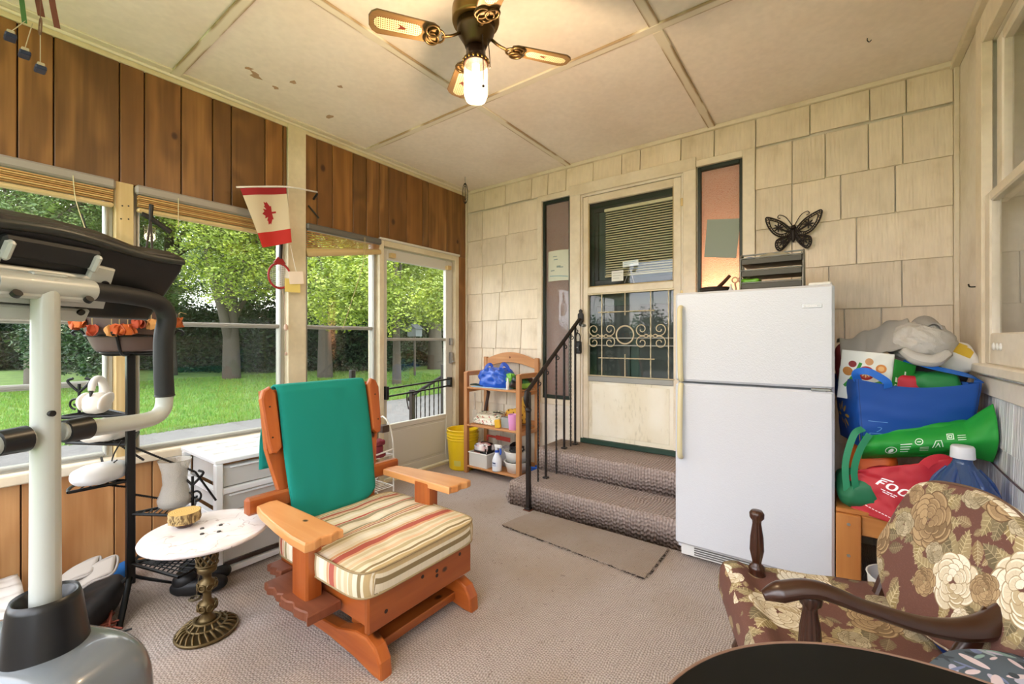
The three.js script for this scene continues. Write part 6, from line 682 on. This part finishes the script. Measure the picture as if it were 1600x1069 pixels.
  { const a = E(A4, .17, .425), mv0 = M(0xf4f1ea, .2, { transmission: .66, thickness: 0, bumpMap: rep(tex(256, 256, (u, v) => { const q = fbm(u, v, 16, 16, 3, 3); return Math.abs(((q * 6) % 1) * 2 - 1); }, false), 3), bumpScale: .004 }); one('crackle_glass_vase', 'flared crackled glass vase on the shelf beside the stand post', 'vase', lathe([[.0001, 0], [.045, .002], [.064, .02], [.068, .045], [.056, .08], [.047, .115], [.05, .17], [.064, .225], [.066, .228], [.062, .226], [.046, .17], [.043, .115], [.052, .08], [.062, .045], [.058, .022], [.04, .007], [.0001, .006]], 40), mv0, [PX + a[0], a[1], PZ + a[2]]); }
}
// ---- clutter on the floor by the stand
{
  const g = 'foam straps heaped on the floor', pad = M(0x9a928a, .8), mkp = (x, y, z, ry, rx, rz, L, lb) => { const t = thing('padded_strap', lb, 'strap', [x, y, z], ry); const q = sheet((u, v) => [mix(-.045, .045, u), .02 * Math.sin(v * 5), mix(-L / 2, L / 2, v)], 8, 20, .014); part('pad', mv(q, 0, 0, 0, rx, 0, rz), pad, t); part('binding', mv(tube([[-.046, 0, -L / 2], [-.046, .019, -L * .2], [-.046, -.01, L * .3], [-.046, -.019, L / 2], [.046, -.019, L / 2], [.046, -.01, L * .3], [.046, .019, -L * .2], [.046, 0, -L / 2]], .005, 60, 6, true), 0, 0, 0, rx, 0, rz), M(0x8b857f, .8), t); };
  mkp(.52, .19, 2.95, -.6, .55, -.5, .27, 'beige padded strap tilted on the heap beside the stand foot'); mkp(.44, .18, 3.0, -.62, .55, -.35, .29, 'grey beige padded strap leaning behind the other strap');
  one('black_duffel', 'black nylon bag lying under the padded straps', 'bag', lump(.2, .07, .13, { amp: .02, fr: 9, sd: 3 }), M(0x17171a, .6), [.47, .07, 2.96], -.5); one('blue_foam_roll', 'bright blue foam roller behind the stand post', 'foam roll', [cyl(.045, .045, .3, 0, 0, 0, { rz: Math.PI / 2, n: 24 })], M(0x1f6fc0, .7), [.27, .06, 2.86], -1.0);
  const sp = []; for (let k = 0; k < 12; k++) sp.push(tube(Array.from({ length: 5 }, (_, i) => [.09 * (hash(k, i, 1) - .5) * 2, .02 + .03 * hash(k, i, 2), .08 * (hash(k, i, 3) - .5) * 2]), .004, 20, 5)); one('red_cord_tangle', 'tangle of rusty red cord in front of the black bag', 'cord', sp, M(0x8f4634, .7), [.63, 0, 2.93]); const sk = sp.map((q) => q.clone()); one('black_cord_tangle', 'tangle of black wires beside the red cord', 'cord', sk, mBlack, [.74, 0, 2.93], .8);
  one('black_shoes', 'pair of black shoes under the lowest wire shelf', 'shoes', [mv(lump(.12, .04, .045, { e: .8 }), 0, .04, 0), mv(lump(.12, .04, .045, { e: .8 }), .02, .04, .11), mv(lump(.05, .04, .04, { e: .9 }), -.06, .07, 0), mv(lump(.05, .04, .04, { e: .9 }), -.04, .07, .11)], M(0x141416, .5), [.50, 0, 2.50], .9); one('blue_plate', 'dark blue tray resting on the lowest wire shelf', 'tray', [lathe([[.0001, 0], [.1, 0], [.12, .012], [.115, .014], [.0001, .004]], 36)], M(0x2c3f70, .35), [.53, .2, 2.58]); one('tennis_ball', 'yellow green ball lying on the lowest shelf', 'ball', sph(.033), M(0xb8cf3a, .9), [.63, .232, 2.5]);
  one('white_plastic_bag', 'shiny white plastic sheet bundled along the wall by the machine', 'bag', bumpy(new THREE.BoxGeometry(.5, .16, .7, 30, 10, 40).translate(0, .08, 0), .014, 11, 3, .4), M(0xdfe0e0, .25, { clearcoat: .4 }), [.34, .0, 3.44]); one('pale_rope', 'coiled pale twine beside the stand leg', 'twine', [tor(.022, .003, 0, .004, 0, { rx: Math.PI / 2 }), tor(.018, .003, .004, .009, 0, { rx: Math.PI / 2 }), tube([[.02, .01, 0], [.03, .12, -.01], [.02, .2, -.04]], .002, 12, 5)], M(0x6b6048, .8), [.64, 0, 2.585]);
}
// ---- exercise machine
{
  const L = [-.477, -.879], ang = Math.atan2(.879, -.477) ; // local x is the sideways axis
  const E = thing('exercise_machine', 'grey upright exercise machine with black console and looped handlebar', 'exercise machine', [1.585, 0, 3.172], 0); E.rotation.y = Math.atan2(L[1], -L[0]); // -z faces the camera side
  const gy = M(0xb7bab4, .35, { clearcoat: .2 }), bk = M(0x131416, .35), gr2 = M(0x6d7378, .22, { clearcoat: .5 }), foam = M(0x17181a, .6);
  part('post', limb([[0, .55, 0], [0, 1.36, .0]], [.027, .024], 28, 8), gy, E); part('post_bolt', cyl(.007, .007, .008, .006, 1.05, -.025, { rx: Math.PI / 2, n: 12 }), mBlack, E);
  part('shroud', [lathe([[.034, .60], [.05, .625], [.057, .632], [.062, .615], [.07, .55], [.085, .45], [.1, .36], [.11, .28], [.0001, .27]], 40)], bk, E, { label: 'black tapered cover at the post base' });
  part('drive_housing', lump(.125, .25, .27, { e: .42, n: 64, m: 48 }).translate(0, .265, .07), gr2, E, { label: 'glossy grey rounded drive housing' }); part('base_frame', [limb([[-.3, .05, .2], [.3, .05, .2]], [.035, .035], 14, 2), limb([[-.3, .05, -.5], [.3, .05, -.5]], [.035, .035], 14, 2), bb(-.03, .03, -.5, .03, .08, .2)], bk, E);
  for (const s of [1, -1]) {
    const c = new THREE.CatmullRomCurve3([[.07, 1.342, 0], [.2, 1.338, 0], [.275, 1.325, 0], [.302, 1.285, .0], [.292, 1.22, .0], [.292, 1.12, 0], [.296, 1.05, 0]].map(([a, b, d]) => V(s * a, b, d)), false, 'catmullrom', .5); part('grip', capped(new THREE.TubeGeometry(c, 60, .024, 14), [[s * .07, 1.342, 0], [s * .296, 1.05, 0]], 14), foam, E);
    part('lower_bar', tube([[s * .296, 1.052, 0], [s * .288, 1.01, 0], [s * .25, .99, 0], [s * .15, .992, 0], [s * .03, 1.0, 0]], .0215, 50, 14), gy, E); part('bar_socket', mv(cyl(.027, .029, .05, 0, 0, 0, { rz: Math.PI / 2, n: 24 }), s * .062, .999, 0), bk, E);
    part('end_ring', tor(.0225, .003, s * .296, 1.052, 0, { rx: Math.PI / 2 }), mBlack, E);
  }
  part('clamp_collar', [mv(cyl(.0265, .0265, .19, 0, 0, 0, { rz: Math.PI / 2, n: 28 }), .0, 1.342, 0), bx(.07, .01, .034, 0, 1.368, 0), bx(.19, .024, .044, 0, 1.322, .006, { c: .006 })], gy, E); part('clamp_bolt', [[-.07, 1.317], [.07, 1.317]].map(([x, y]) => cyl(.009, .009, .01, x, y, -.026, { rx: Math.PI / 2 + .6, n: 12 })), mBlack, E);
  // console: shell, mounting plate, cradle
  const tilt = -.5, tc = (g) => mv(g, 0, 1.385, .035, tilt, 0, 0);
  const co = [[-.31, -.115], [-.34, .06], [-.335, .10], [-.3, .105], [-.2, .1], [-.1, .118], [0, .122], [.1, .118], [.2, .1], [.3, .105], [.335, .10], [.34, .06], [.31, -.115]]; part('console', tc(ext(co, .05, .014, { bs: 4 })), bk, E, { label: 'black sloping console seen from behind' }); part('console_face', tc(bx(.4, .14, .006, 0, .0, .027)), M(0x20262b, .2), E);
  part('console_lip', tc(limb([[-.33, .09, -.022], [-.2, .088, -.024], [0, .106, -.026], [.2, .088, -.024], [.33, .09, -.022]], [[.008, .008], [.009, .01], [.01, .012], [.009, .01], [.008, .008]], 10, 40)), M(0x2a2d2a, .4), E);
  part('mounting_plate', [tc(ext([[-.155, -.075], [-.14, .04], [-.085, .045], [-.085, .012], [.085, .012], [.085, .045], [.14, .04], [.155, -.075]], .016, .004).translate(0, 0, -.034)), tc(bx(.25, .035, .016, 0, -.098, -.034, { c: .004 }))], gy, E, { label: 'pale grey bracket under the console' }); for (const x of [-.085, .085]) part('bracket_hook', tc(bx(.014, .045, .026, x, .05, -.04, { c: .005 })), gy, E); part('plate_bolt', [[-.125, .0], [.125, .0], [.1, -.085], [-.1, -.085]].map(([x, y]) => tc(cyl(.008, .008, .006, x, y, -.046, { rx: Math.PI / 2, n: 12 }))), mBlack, E); part('book_rest', tc(bx(.19, .05, .02, 0, .055, -.03, { c: .006 })), foam, E);
}
// ---- things on the window wall
{
  const mRail2 = M(0x9a9086, .45), slatM = [M(0xb98a50, .6), M(0xc9a468, .6), M(0xa57a44, .6)];
  const blind = (n, l, z0, z1) => { const b = thing('rolled_bamboo_blind', l, 'blind', [0, 0, 0]); part('head_rail', bb(.014, 2.0, z0, .055, 2.05, z1, { c: .01 }), mRail2, b); for (let k = 0; k < 6; k++) part('slat', bb(.02, 1.985 - k * .0105, z0 + .01, .052 - .002 * (k % 2), 1.993 - k * .0105, z1 - .01, { c: .002 }), slatM[k % 3], b); part('bottom_rail', bb(.016, 1.905, z0 + .008, .056, 1.925, z1 - .008, { c: .006 }), mRaw, b); return b; };
  const b1 = blind(1, 'rolled bamboo blind above the wide window', 2.745, 4.1); part('pull_cord', tube([[.058, 2.02, 2.905], [.06, 1.9, 2.895], [.06, 1.76, 2.86]], .0022, 12, 5), M(0xd9cba0, .7), b1); part('cord_grip', tube([[.06, 1.84, 2.875], [.06, 1.66, 2.83]], .003), mBlack, b1);
  const b2 = blind(2, 'rolled bamboo blind above the window beside the flag', 1.852, 2.665); part('pull_cord', tube([[.058, 2.02, 2.48], [.058, 1.86, 2.48]], .002), M(0xd9cba0, .7), b2);
  const b3 = thing('drooping_bamboo_blind', 'half lowered bamboo blind hanging crooked over the narrow window', 'blind'); part('head_rail', bb(.014, 2.002, 1.085, .05, 2.05, 1.72, { c: .01 }), M(0x6f6c66, .4, { metalness: .3 }), b3); const tsl = M(0xc08a4c, .7, { transmission: .3, thickness: 0 }); for (let k = 0; k < 8; k++) { const t = (k + .5) / 8, yl = mix(2.0, 1.872, t), yr = mix(2.0, 1.962, t); part('slat', polys3(yl, yr), tsl, b3); } function polys3(yl, yr) { const h = .0048, P = (x, y, z) => [x, y, z], a = 1.715, b = 1.09; const f = (x) => [P(x, yl - h, a), P(x, yr - h * .3, b), P(x, yr + h * .3, b), P(x, yl + h, a)]; const A = f(.02), B = f(.025); return uvBox(polys([[...A], [...B].reverse(), [A[0], B[0], B[1], A[1]].reverse(), [A[2], B[2], B[3], A[3]].reverse()])); }
  part('bottom_rail', limb([[.03, 1.838, 1.715], [.03, 1.942, 1.09]], [[.016, .032], [.014, .02]], 8, 4), mRaw, b3); part('pull_cord', [tube([[.055, 2.03, 1.26], [.058, 1.86, 1.27], [.058, 1.76, 1.29], [.057, 1.3, 1.45]], .0022, 30, 5), tube([[.055, 2.03, 1.25], [.06, 1.86, 1.25]], .002)], M(0xb9a97c, .7), b3);
  // flag
  const F = thing('maple_leaf_flag', 'small red and white maple leaf flag on a white stick', 'flag'); const fm = canvas(512, 512, (g, w, h) => { g.fillStyle = '#e9dcc0'; g.fillRect(0, 0, w, h); g.fillStyle = '#b01020'; g.fillRect(0, 0, w, 60); g.fillStyle = '#d42a22'; g.fillRect(0, 385, w, 130); g.fillStyle = '#b81622'; g.save(); g.translate(255, 222); g.rotate(-1.6); g.scale(1.02, 1.02); const lf = [[0, -100], [18, -62], [42, -74], [32, -26], [60, -52], [66, -38], [98, -44], [88, -14], [100, -6], [56, 32], [60, 48], [8, 42], [8, 96], [-8, 96], [-8, 42], [-60, 48], [-56, 32], [-100, -6], [-88, -14], [-98, -44], [-66, -38], [-60, -52], [-32, -26], [-42, -74], [-18, -62]]; g.beginPath(); lf.forEach(([x, y], i) => (i ? g.lineTo(x, y) : g.moveTo(x, y))); g.fill(); g.restore(); });
  const c4 = [[2.205, 2.13], [1.93, 2.215], [1.905, 1.855], [2.085, 1.79]]; const fl = sheet((u, v) => { const z = mix(mix(c4[0][0], c4[1][0], u), mix(c4[3][0], c4[2][0], u), v), y = mix(mix(c4[0][1], c4[1][1], u), mix(c4[3][1], c4[2][1], u), v); return [.17 + .012 * Math.sin(u * 6 + v * 2) + .01 * v, y, z]; }, 30, 30, .0012, 1, 1); const ff = flat(fl); { const uv = ff.attributes.uv; for (let i = 0; i < uv.count; i++) uv.setXY(i, uv.getX(i), 1 - uv.getY(i)); } part('cloth', ff, M(0xffffff, .8, { map: fm, transmission: .35, thickness: 0 }), F); part('stick', tube([[.17, 2.132, 2.225], [.165, 2.218, 1.93], [.10, 2.26, 1.74], [.03, 2.29, 1.64]], .006, 24, 8), mWhite, F); part('holder', [tube([[.02, 2.235, 1.66], [.07, 2.265, 1.66]], .008), tube([[.02, 2.18, 1.70], [.04, 2.10, 1.63]], .006)], mBlack, F);
  // racket with tags
  const R = thing('toy_racket', 'small red rimmed racket hanging on the cream post', 'racket', [.06, 0, 1.92]); part('head', mv(tor(.072, .007, 0, 0, 0, { n: 48 }), 0, 1.645, 0, 0, Math.PI / 2, 0, [1, 1.15, 1]), M(0x9a1f24, .4), R); part('handle', tube([[0, 1.86, -.01], [0, 1.76, -.005]], .012), mBlack, R); part('throat', ext([[-.012, 0], [.012, 0], [.04, -.04], [-.04, -.04]], .012, .002).rotateY(Math.PI / 2).translate(0, 1.77, 0), M(0x9a1f24, .4), R); const stg = []; for (let k = -5; k <= 5; k++) { const d = k * .012, h = Math.sqrt(Math.max(0, .07 ** 2 - d * d)); stg.push(tube([[0, 1.645 - h * 1.12, d], [0, 1.645 + h * 1.12, d]], .0009, 1, 4), tube([[0, 1.645 + d * 1.1, -h], [0, 1.645 + d * 1.1, h]], .0009, 1, 4)); } part('strings', stg, mWhite, R);
  one('yellow_tag', 'square yellow paper tag hanging on the racket', 'tag', bx(.002, .09, .105, 0, 0, 0, { c: 0 }), M(0xe6cf74, .8), [.085, 1.585, 1.845]); const wt = thing('paper_tag', 'cream paper tag tied with white string over the yellow tag', 'tag', [.095, 1.64, 1.825]); part('card', bx(.002, .085, .1, 0, 0, 0, { c: 0, rx: .12 }), M(0xf3e2cf, .8), wt); part('string', tube([[0, .04, 0], [0, .1, .015], [-.02, .22, .03]], .0015, 12, 5), mWhite, wt);
  one('cord_cleat', 'small pinkish plastic cleat with cord on the post edge', 'cleat', [lump(.012, .022, .012, { e: .8 }), tube([[0, 0, 0], [.002, .16, .01], [0, .28, .03]], .0018, 12, 5), tube([[0, -.02, 0], [.003, -.1, .004], [0, -.18, .0]], .0018, 12, 5), lump(.008, .012, .008, { e: .9 }).translate(0, -.18, 0)], M(0xc9a894, .6), [.04, 1.30, 1.868]);
  const br = thing('hanging_black_strap', 'black strap tied in a knot hanging before the window', 'strap', [.28, 0, 2.66]); part('tail', [strap([[0, 1.88, 0], [.0, 1.83, .0], [.01, 1.70, .015], [.0, 1.56, .035]], .009, .003, [1, 0, 0]), strap([[0, 1.83, 0], [.0, 1.70, -.006], [.0, 1.35, -.012]], .009, .003, [1, 0, 0]), limb([[0, 1.815, 0], [0, 1.90, -.004]], [[.008, .005], [.01, .006]], 6, 6), limb([[0, 1.845, .035], [0, 1.83, .0], [0, 1.775, -.085]], [[.004, .012], [.004, .014], [.003, .015]], 6, 10)], mBlack, br);
}
// ---- white wire stand beside the side door
{
  const S = thing('white_wire_stand', 'white wire flower stand behind the rocking chair', 'wire stand', [.42, 0, 1.36]), t = (p, r = .006) => tube(p, r, 30, 6); part('frame', [t([[.12, 0, 0], [.12, .42, 0], [.09, .58, 0], [.0, .66, 0], [-.09, .58, 0], [-.12, .42, 0], [-.12, 0, 0]]), t([[.12, 0, .22], [.12, .4, .22], [.12, .42, .2], [.12, .44, 0]]), t([[-.12, 0, .22], [-.12, .4, .22], [-.12, .44, 0]])], mWhite, S); for (const y of [.18, .40]) { const g = []; for (let k = 0; k < 9; k++) g.push(tube([[-.12 + k * .03, y, 0], [-.12 + k * .03, y, .22]], .003, 1, 5)); g.push(tube([[-.12, y, 0], [.12, y, 0]], .004), tube([[-.12, y, .22], [.12, y, .22]], .004)); part('shelf', g, mWhite, S); } part('scroll', [t(spiral(.07, .12, .11, .04, .01, 0, 1.5), .004), t(spiral(.07, .27, .11, .035, .01, 0, 1.5), .004)], mWhite, S);
  one('red_trimmed_jar', 'small grey jar wrapped in dark red cloth on the wire stand', 'jar', [lathe([[.0001, 0], [.032, 0], [.036, .05], [.03, .07], [.0001, .07]], 20), lump(.045, .02, .04, { amp: .008, fr: 30, sd: 3 }).translate(0, .085, 0), lump(.048, .016, .04, { amp: .008, fr: 30, sd: 4 }).translate(0, .0, 0)], M(0x7d2a38, .8), [.50, .415, 1.46]); one('dark_box', 'small dark brown box on the wire stand top', 'box', bx(.06, .05, .06, 0, .025, 0), M(0x4d3a30, .6), [.48, .56, 1.40]);
}
// ---------------------------------------------------------------- the garden
{
  const GY = -.55;
  const grass = tex(512, 512, (u, v) => { const a = fbm(u, v, 6, 6, 3, 5), b = vn(u * 256, v * 256, 256, 256, 7); return mixc(mixc(hex(0x5a7a35), hex(0x7b9a48), cl(a * 1.3 - .15)), hex(0x93a85a), b * .35); });
  const lawn = struct('lawn', 'broad mown lawn running back to the trees', 'lawn'); const lg = new THREE.PlaneGeometry(160, 160, 40, 40); lg.rotateX(-Math.PI / 2); { const p = lg.attributes.position; for (let i = 0; i < p.count; i++) p.setY(i, GY - .02 + (Math.hypot(p.getX(i), p.getZ(i)) > 14 ? .15 * N3(p.getX(i) * .06, 1, p.getZ(i) * .06) : 0)); } uvBox(lg, 'z', [0, 0], .5); part('turf', lg.translate(-20, 0, -10), new THREE.MeshPhysicalMaterial({ map: grass, roughness: .95 }), lawn);
  const blades = new THREE.BufferGeometry(); blades.setAttribute('position', new THREE.Float32BufferAttribute([-.012, 0, 0, .012, 0, 0, .006, .07, .02, -.03, 0, .02, -.01, 0, .02, -.035, .06, .01, .02, 0, -.02, .04, 0, -.01, .045, .065, -.03], 3)); blades.computeVertexNormals(); const NB = 26000, gb = new THREE.InstancedMesh(blades, M(0x7c9c44, .8, { transmission: .3, thickness: 0 }), NB), mm = new THREE.Matrix4(); seed = 99; for (let i = 0; i < NB; i++) { const x = -7.2 - 13 * Math.pow(rnd(), 1.5), z = rr(-12, 5); mm.compose(V(x, GY - .02, z), new THREE.Quaternion().setFromEuler(new THREE.Euler(0, rnd() * 6.28, 0)), V(1, rr(.6, 1.3), 1).multiplyScalar(1.3)); gb.setMatrixAt(i, mm); gb.setColorAt(i, new THREE.Color().setRGB(rr(.75, 1.15), rr(.85, 1.15), rr(.6, 1))); } gb.name = 'grass_blades'; gb.userData = { label: 'short grass blades of the lawn beyond the drive', category: 'grass', kind: 'stuff' }; scene.add(sh(gb));
  const drive = struct('path', 'grey gravel drive running along the porch', 'drive'); const gv = tex(512, 512, (u, v) => { const a = vn(u * 200, v * 200, 200, 200, 5), b = fbm(u, v, 8, 8, 2, 4); return mixc(hex(0x5c5a59), hex(0x86827e), a * .7 + b * .4 - .1); }); const dg = new THREE.BoxGeometry(7.0, .08, 60, 1, 1, 1).translate(-3.75, GY - .04, -5); uvBox(dg, 'z', [0, 0], .7); part('gravel', dg, new THREE.MeshPhysicalMaterial({ map: gv, bumpMap: gv, bumpScale: .01, roughness: .95 }), drive);
  // outside steps with iron rails
  { const s = struct('trim_4', 'concrete steps outside the side door', 'steps'); for (let k = 0; k < 3; k++) part('step', bb(-.45 - k * .3, GY, .1, -.13 - k * .0, -.08 - k * .16, 1.25), M(0x9a948c, .9), s);
    const rail = (z, l) => { const r = thing('garden_handrail', l, 'railing', [0, 0, z]); const a = [-.2, .84, 0], b = [z < .5 ? -.68 : -1.35, z < .5 ? .6 : .42, 0]; part('handrail', limb([a, b, [b[0] - .06, b[1] - .06, 0]], [.018, .018, .014], 8, 14), mRail, r); part('post', bb(b[0] - .025, GY, -.025, b[0] + .025, b[1] + .06, .025), mRail, r); part('lamb_tongue', tube([[b[0] - .03, b[1], 0], [b[0] - .075, b[1] + .03, 0], [b[0] - .09, b[1] - .05, 0], [b[0] - .06, b[1] - .16, 0]], .008, 20, 6), mRail, r); part('post', bb(a[0] - .02, -.1, -.02, a[0] + .02, a[1] + .12, .02), mRail, r); for (let k = 1; k < 7; k++) { const t = k / 7, x = mix(a[0], b[0], t); part('baluster', twisted([x, -.1 - t * .4, 0], [x, mix(a[1], b[1], t), 0], .012, 7, 30), mRail, r); } }; rail(.14, 'iron handrail of the outside steps, farther from the cream post'); rail(1.2, 'iron handrail of the outside steps, closer to the cream post');
    for (let k = 0; k < 3; k++) { const p = thing('geranium_pot', 'terracotta pot of pale orange flowers beside the outside steps', 'flower pot', [-1.3 - k * .3, GY, -.1 - .15 * (k % 2)], 0, 'flower pots by the outside steps'); part('pot', lathe([[.0001, 0], [.09, 0], [.13, .18], [.12, .18], [.0001, .16]], 20), M(0xa85a3a, .8), p); const f = []; for (let i = 0; i < 40; i++) f.push(mv(lump(.03, .02, .03, { e: 1, n: 6, m: 5 }), rr(-.13, .13), .2 + rr(0, .16), rr(-.13, .13))); part('blooms', f, M(0xd99a72, .8), p, { kind: 'stuff' }); } }
  // trees: leaf sprays on crown blobs, each tree its own
  const spray = (n, sz, sd) => { seed = sd; const g = []; for (let i = 0; i < n; i++) { const q = polys([[[0, 0, 0], [.3, 0, .5], [0, .08, 1]], [[0, 0, 0], [0, .08, 1], [-.3, 0, .5]]]); mv(q, rr(-1, 1) * sz * 2.2, rr(-.8, .8) * sz * 1.8, rr(-1, 1) * sz * 2.2, rr(-.9, .9), rnd() * 6.28, rr(-.6, .6), sz * rr(.7, 1.3)); g.push(flat(uvBox(q))); } return mergeGeometries(g); };
  const sp1 = spray(20, .105, 5), sp2 = spray(16, .2, 9);
  const leafM = (c, t = .4) => M(c, .7, { transmission: t, thickness: 0 });
  const lBright = leafM(0x98a840), lMid = leafM(0x6c8446), lDark = leafM(0x34502e, .25), bark = M(0x585048, .95);
  function crown(blobs, n, spr, mat, sd, name = 'leaves') { seed = sd; const im = new THREE.InstancedMesh(spr, mat, n), q = new THREE.Quaternion(), e = new THREE.Euler(), vol = blobs.map((b) => b[3] * b[3] * (b[4] ?? b[3])), tot = vol.reduce((a, b) => a + b, 0); let k = 0;
    for (let i = 0; i < n; i++) { let r = rnd() * tot; k = 0; while (r > vol[k] && k < vol.length - 1) r -= vol[k++]; const b = blobs[k], a = rnd() * 6.283, c = rr(-1, 1), s = Math.sqrt(1 - c * c), d = Math.pow(rnd(), .42); mm.compose(V(b[0] + b[3] * d * s * Math.cos(a), b[1] + (b[4] ?? b[3]) * d * c, b[2] + b[3] * d * s * Math.sin(a)), q.setFromEuler(e.set(rr(-.5, .5), rnd() * 6.283, rr(-.5, .5))), V(1, 1, 1).multiplyScalar(rr(.7, 1.4))); im.setMatrixAt(i, mm); const t = rnd(); im.setColorAt(i, new THREE.Color().setRGB(mix(.6, 1.25, t), mix(.7, 1.2, t), mix(.6, 1.0, rnd()))); }
    im.name = name; im.userData = { kind: 'stuff' }; return sh(im); }
  function tree(l, x, z, h, r, tr, n, mat, sd, o = {}) { const t = thing(o.name ?? 'leafy_tree', l, 'tree', [x, GY, z], 0, o.group); seed = sd; const g = [limb([[0, -.2, 0], [.05, h * .2, .05], [-.06, h * .42, 0], [rr(-.2, .2), h * .8, 0]], [tr * 1.35, tr, tr * .85, tr * .3], 10, 20)], bl = []; const nb = o.nb ?? 9; if (o.fork) g.push(limb([[0, 1.3, 0], [.35, 3, .5], [.7, 5, 1.1], [.9, 8, 1.4]], [tr * .8, tr * .62, tr * .5, tr * .2], 8, 16), limb([[0, 2.4, 0], [-.5, 3.8, -.9], [-.9, 4.9, -2.4]], [tr * .45, tr * .3, tr * .12], 7, 12)); for (let k = 0; k < nb; k++) { const a = k / nb * 6.283 + rr(-.3, .3), y0 = h * rr(o.fork ? .36 : .28, .5), R = r * rr(.45, .85), y1 = y0 + rr(.1, .4) * h; g.push(limb([[0, y0, 0], [Math.cos(a) * R * .45, (y0 + y1) / 2 + .2, Math.sin(a) * R * .45], [Math.cos(a) * R, y1, Math.sin(a) * R]], [tr * .5, tr * .3, tr * .08], 6, 10)); bl.push([Math.cos(a) * R, y1, Math.sin(a) * R, r * rr(.3, .5), r * rr(.25, .4)]); } for (let k = 0; k < (o.low ?? 4); k++) { const a = rnd() * 6.283; bl.push([Math.cos(a) * r * .75, h * rr(...(o.lowY ?? [.34, .44])), Math.sin(a) * r * .75, r * .4, r * .24]); } bl.push([0, h * .8, 0, r * .65, h * .22]); part('trunk', g, bark, t); t.add(crown(bl, n, o.spr ?? sp1, mat, sd + 1)); return t; }
  // place by the foot of each trunk
  const foot = (px, d) => { const a = 36.4 * Math.PI / 180, t = (px - 800) / 678; return [3.045 + d * (-Math.sin(a) + t * Math.cos(a)), 3.339 + d * (-Math.cos(a) - t * Math.sin(a))]; };
  const at = (px, d, f) => f(...foot(px, d));
  at(362, 19.4, (x, z) => tree('big spreading tree with forked grey trunk standing on the lawn before the hedge', x, z, 13, 5.5, .29, 6500, lBright, 11, { low: 0, fork: true })); at(508, 20, (x, z) => tree('bright leafed tree with straight trunk seen through the narrow window', x, z, 12, 4.8, .26, 5200, lBright, 22, { low: 1 })); at(578, 27, (x, z) => tree('slim tree beside the bright leafed tree, before the hedge', x, z, 13, 3.8, .26, 3800, lMid, 33, { low: 1 })); at(265, 21.5, (x, z) => tree('tall thin trunked tree between the hedge and the forked tree', x, z, 14, 4.6, .26, 4600, lMid, 44, { low: 1 })); at(680, 26, (x, z) => tree('broad yellow green tree beyond the garden handrail', x, z, 12, 6.2, .36, 5200, lBright, 55, { low: 9 })); at(60, 17, (x, z) => tree('blue green tree nearest the wide window and the flowering bush', x, z, 12, 4.6, .3, 3800, lMid, 66)); at(-120, 19, (x, z) => tree('dense green tree at the far end of the hedge past the machine', x, z, 12, 5, .3, 3800, lMid, 77)); at(620, 17, (x, z) => tree('young bright tree just past the drive outside the glazed door', x, z, 8.5, 3.6, .14, 3800, lBright, 88, { low: 7 })); at(440, 28, (x, z) => tree('tree standing behind the forked tree and the bright leafed tree', x, z, 14, 5.5, .35, 3600, lMid, 99, { low: 8 })); at(180, 27, (x, z) => tree('tree standing behind the flowering bush and the hedge', x, z, 10, 5, .35, 2600, lMid, 111));
  for (let k = 0; k < 11; k++) at(-160 + k * 108, 36 + 5 * hash(k, 1, 1), (x, z) => tree('tall forest tree in the row behind the hedge', x, z, 13 + 4 * hash(k, 2, 2), 5.6, .4, 1900, k % 3 ? lMid : lDark, 200 + k, { name: 'forest_tree', spr: sp2, group: 'forest trees behind the hedge', low: 9, lowY: [.1, .3] }));
  // dark hedge along the back of the lawn
  { const bl = []; seed = 5; for (let k = 0; k < 46; k++) { const [x, z] = foot(-220 + k * 24, 24 + 5 * rnd() + (k > 34 ? 5 : 0)); bl.push([x, GY + 1.5, z, 1.6, 2.0 + 1.1 * rnd()]); } const h = thing('hedge', 'dark shrubby hedge along the back of the lawn', 'hedge'); h.add(crown(bl, 21000, sp2, lDark, 301)); 
    const wb = []; for (let k = 0; k < 6; k++) { const [x, z] = foot(70 + k * 18, 14.5 + .6 * rnd()); wb.push([x, GY + 1.2 + .7 * rnd(), z, .7, .8]); } const b = thing('flowering_bush', 'loose bush dotted with white blossom outside the wide window', 'bush'); b.add(crown(wb, 900, sp1, lDark, 401)); b.add(crown(wb, 260, spray(10, .05, 3), M(0xe6e2de, .8), 402, 'blossoms')); }
  { const bl = []; seed = 15; for (let k = 0; k < 26; k++) bl.push([-14 + k * 1.3 + rr(-.4, .4), GY + 1.1, 21 + 2 * rnd(), 1.4, 1.3 + 1.2 * rnd()]); const h = thing('front_hedge', 'shrubs across the front garden mirrored in the door glass', 'hedge'); h.add(crown(bl, 7000, sp2, lDark, 501)); }
  { const [x, z] = foot(648, 21); const p = thing('bird_house', 'small weathered bird house on a pole beyond the handrail', 'bird house', [x, GY, z]); part('pole', bb(-.04, 0, -.04, .04, 1.9, .04), bark, p); part('box', bb(-.3, 1.9, -.2, .3, 2.25, .2), M(0x6f747a, .8), p); part('roof', ext([[-.38, 2.25], [.38, 2.25], [0, 2.5]], .5, .01), M(0x5a5f66, .8), p); }
}
renderer.render(scene, camera);
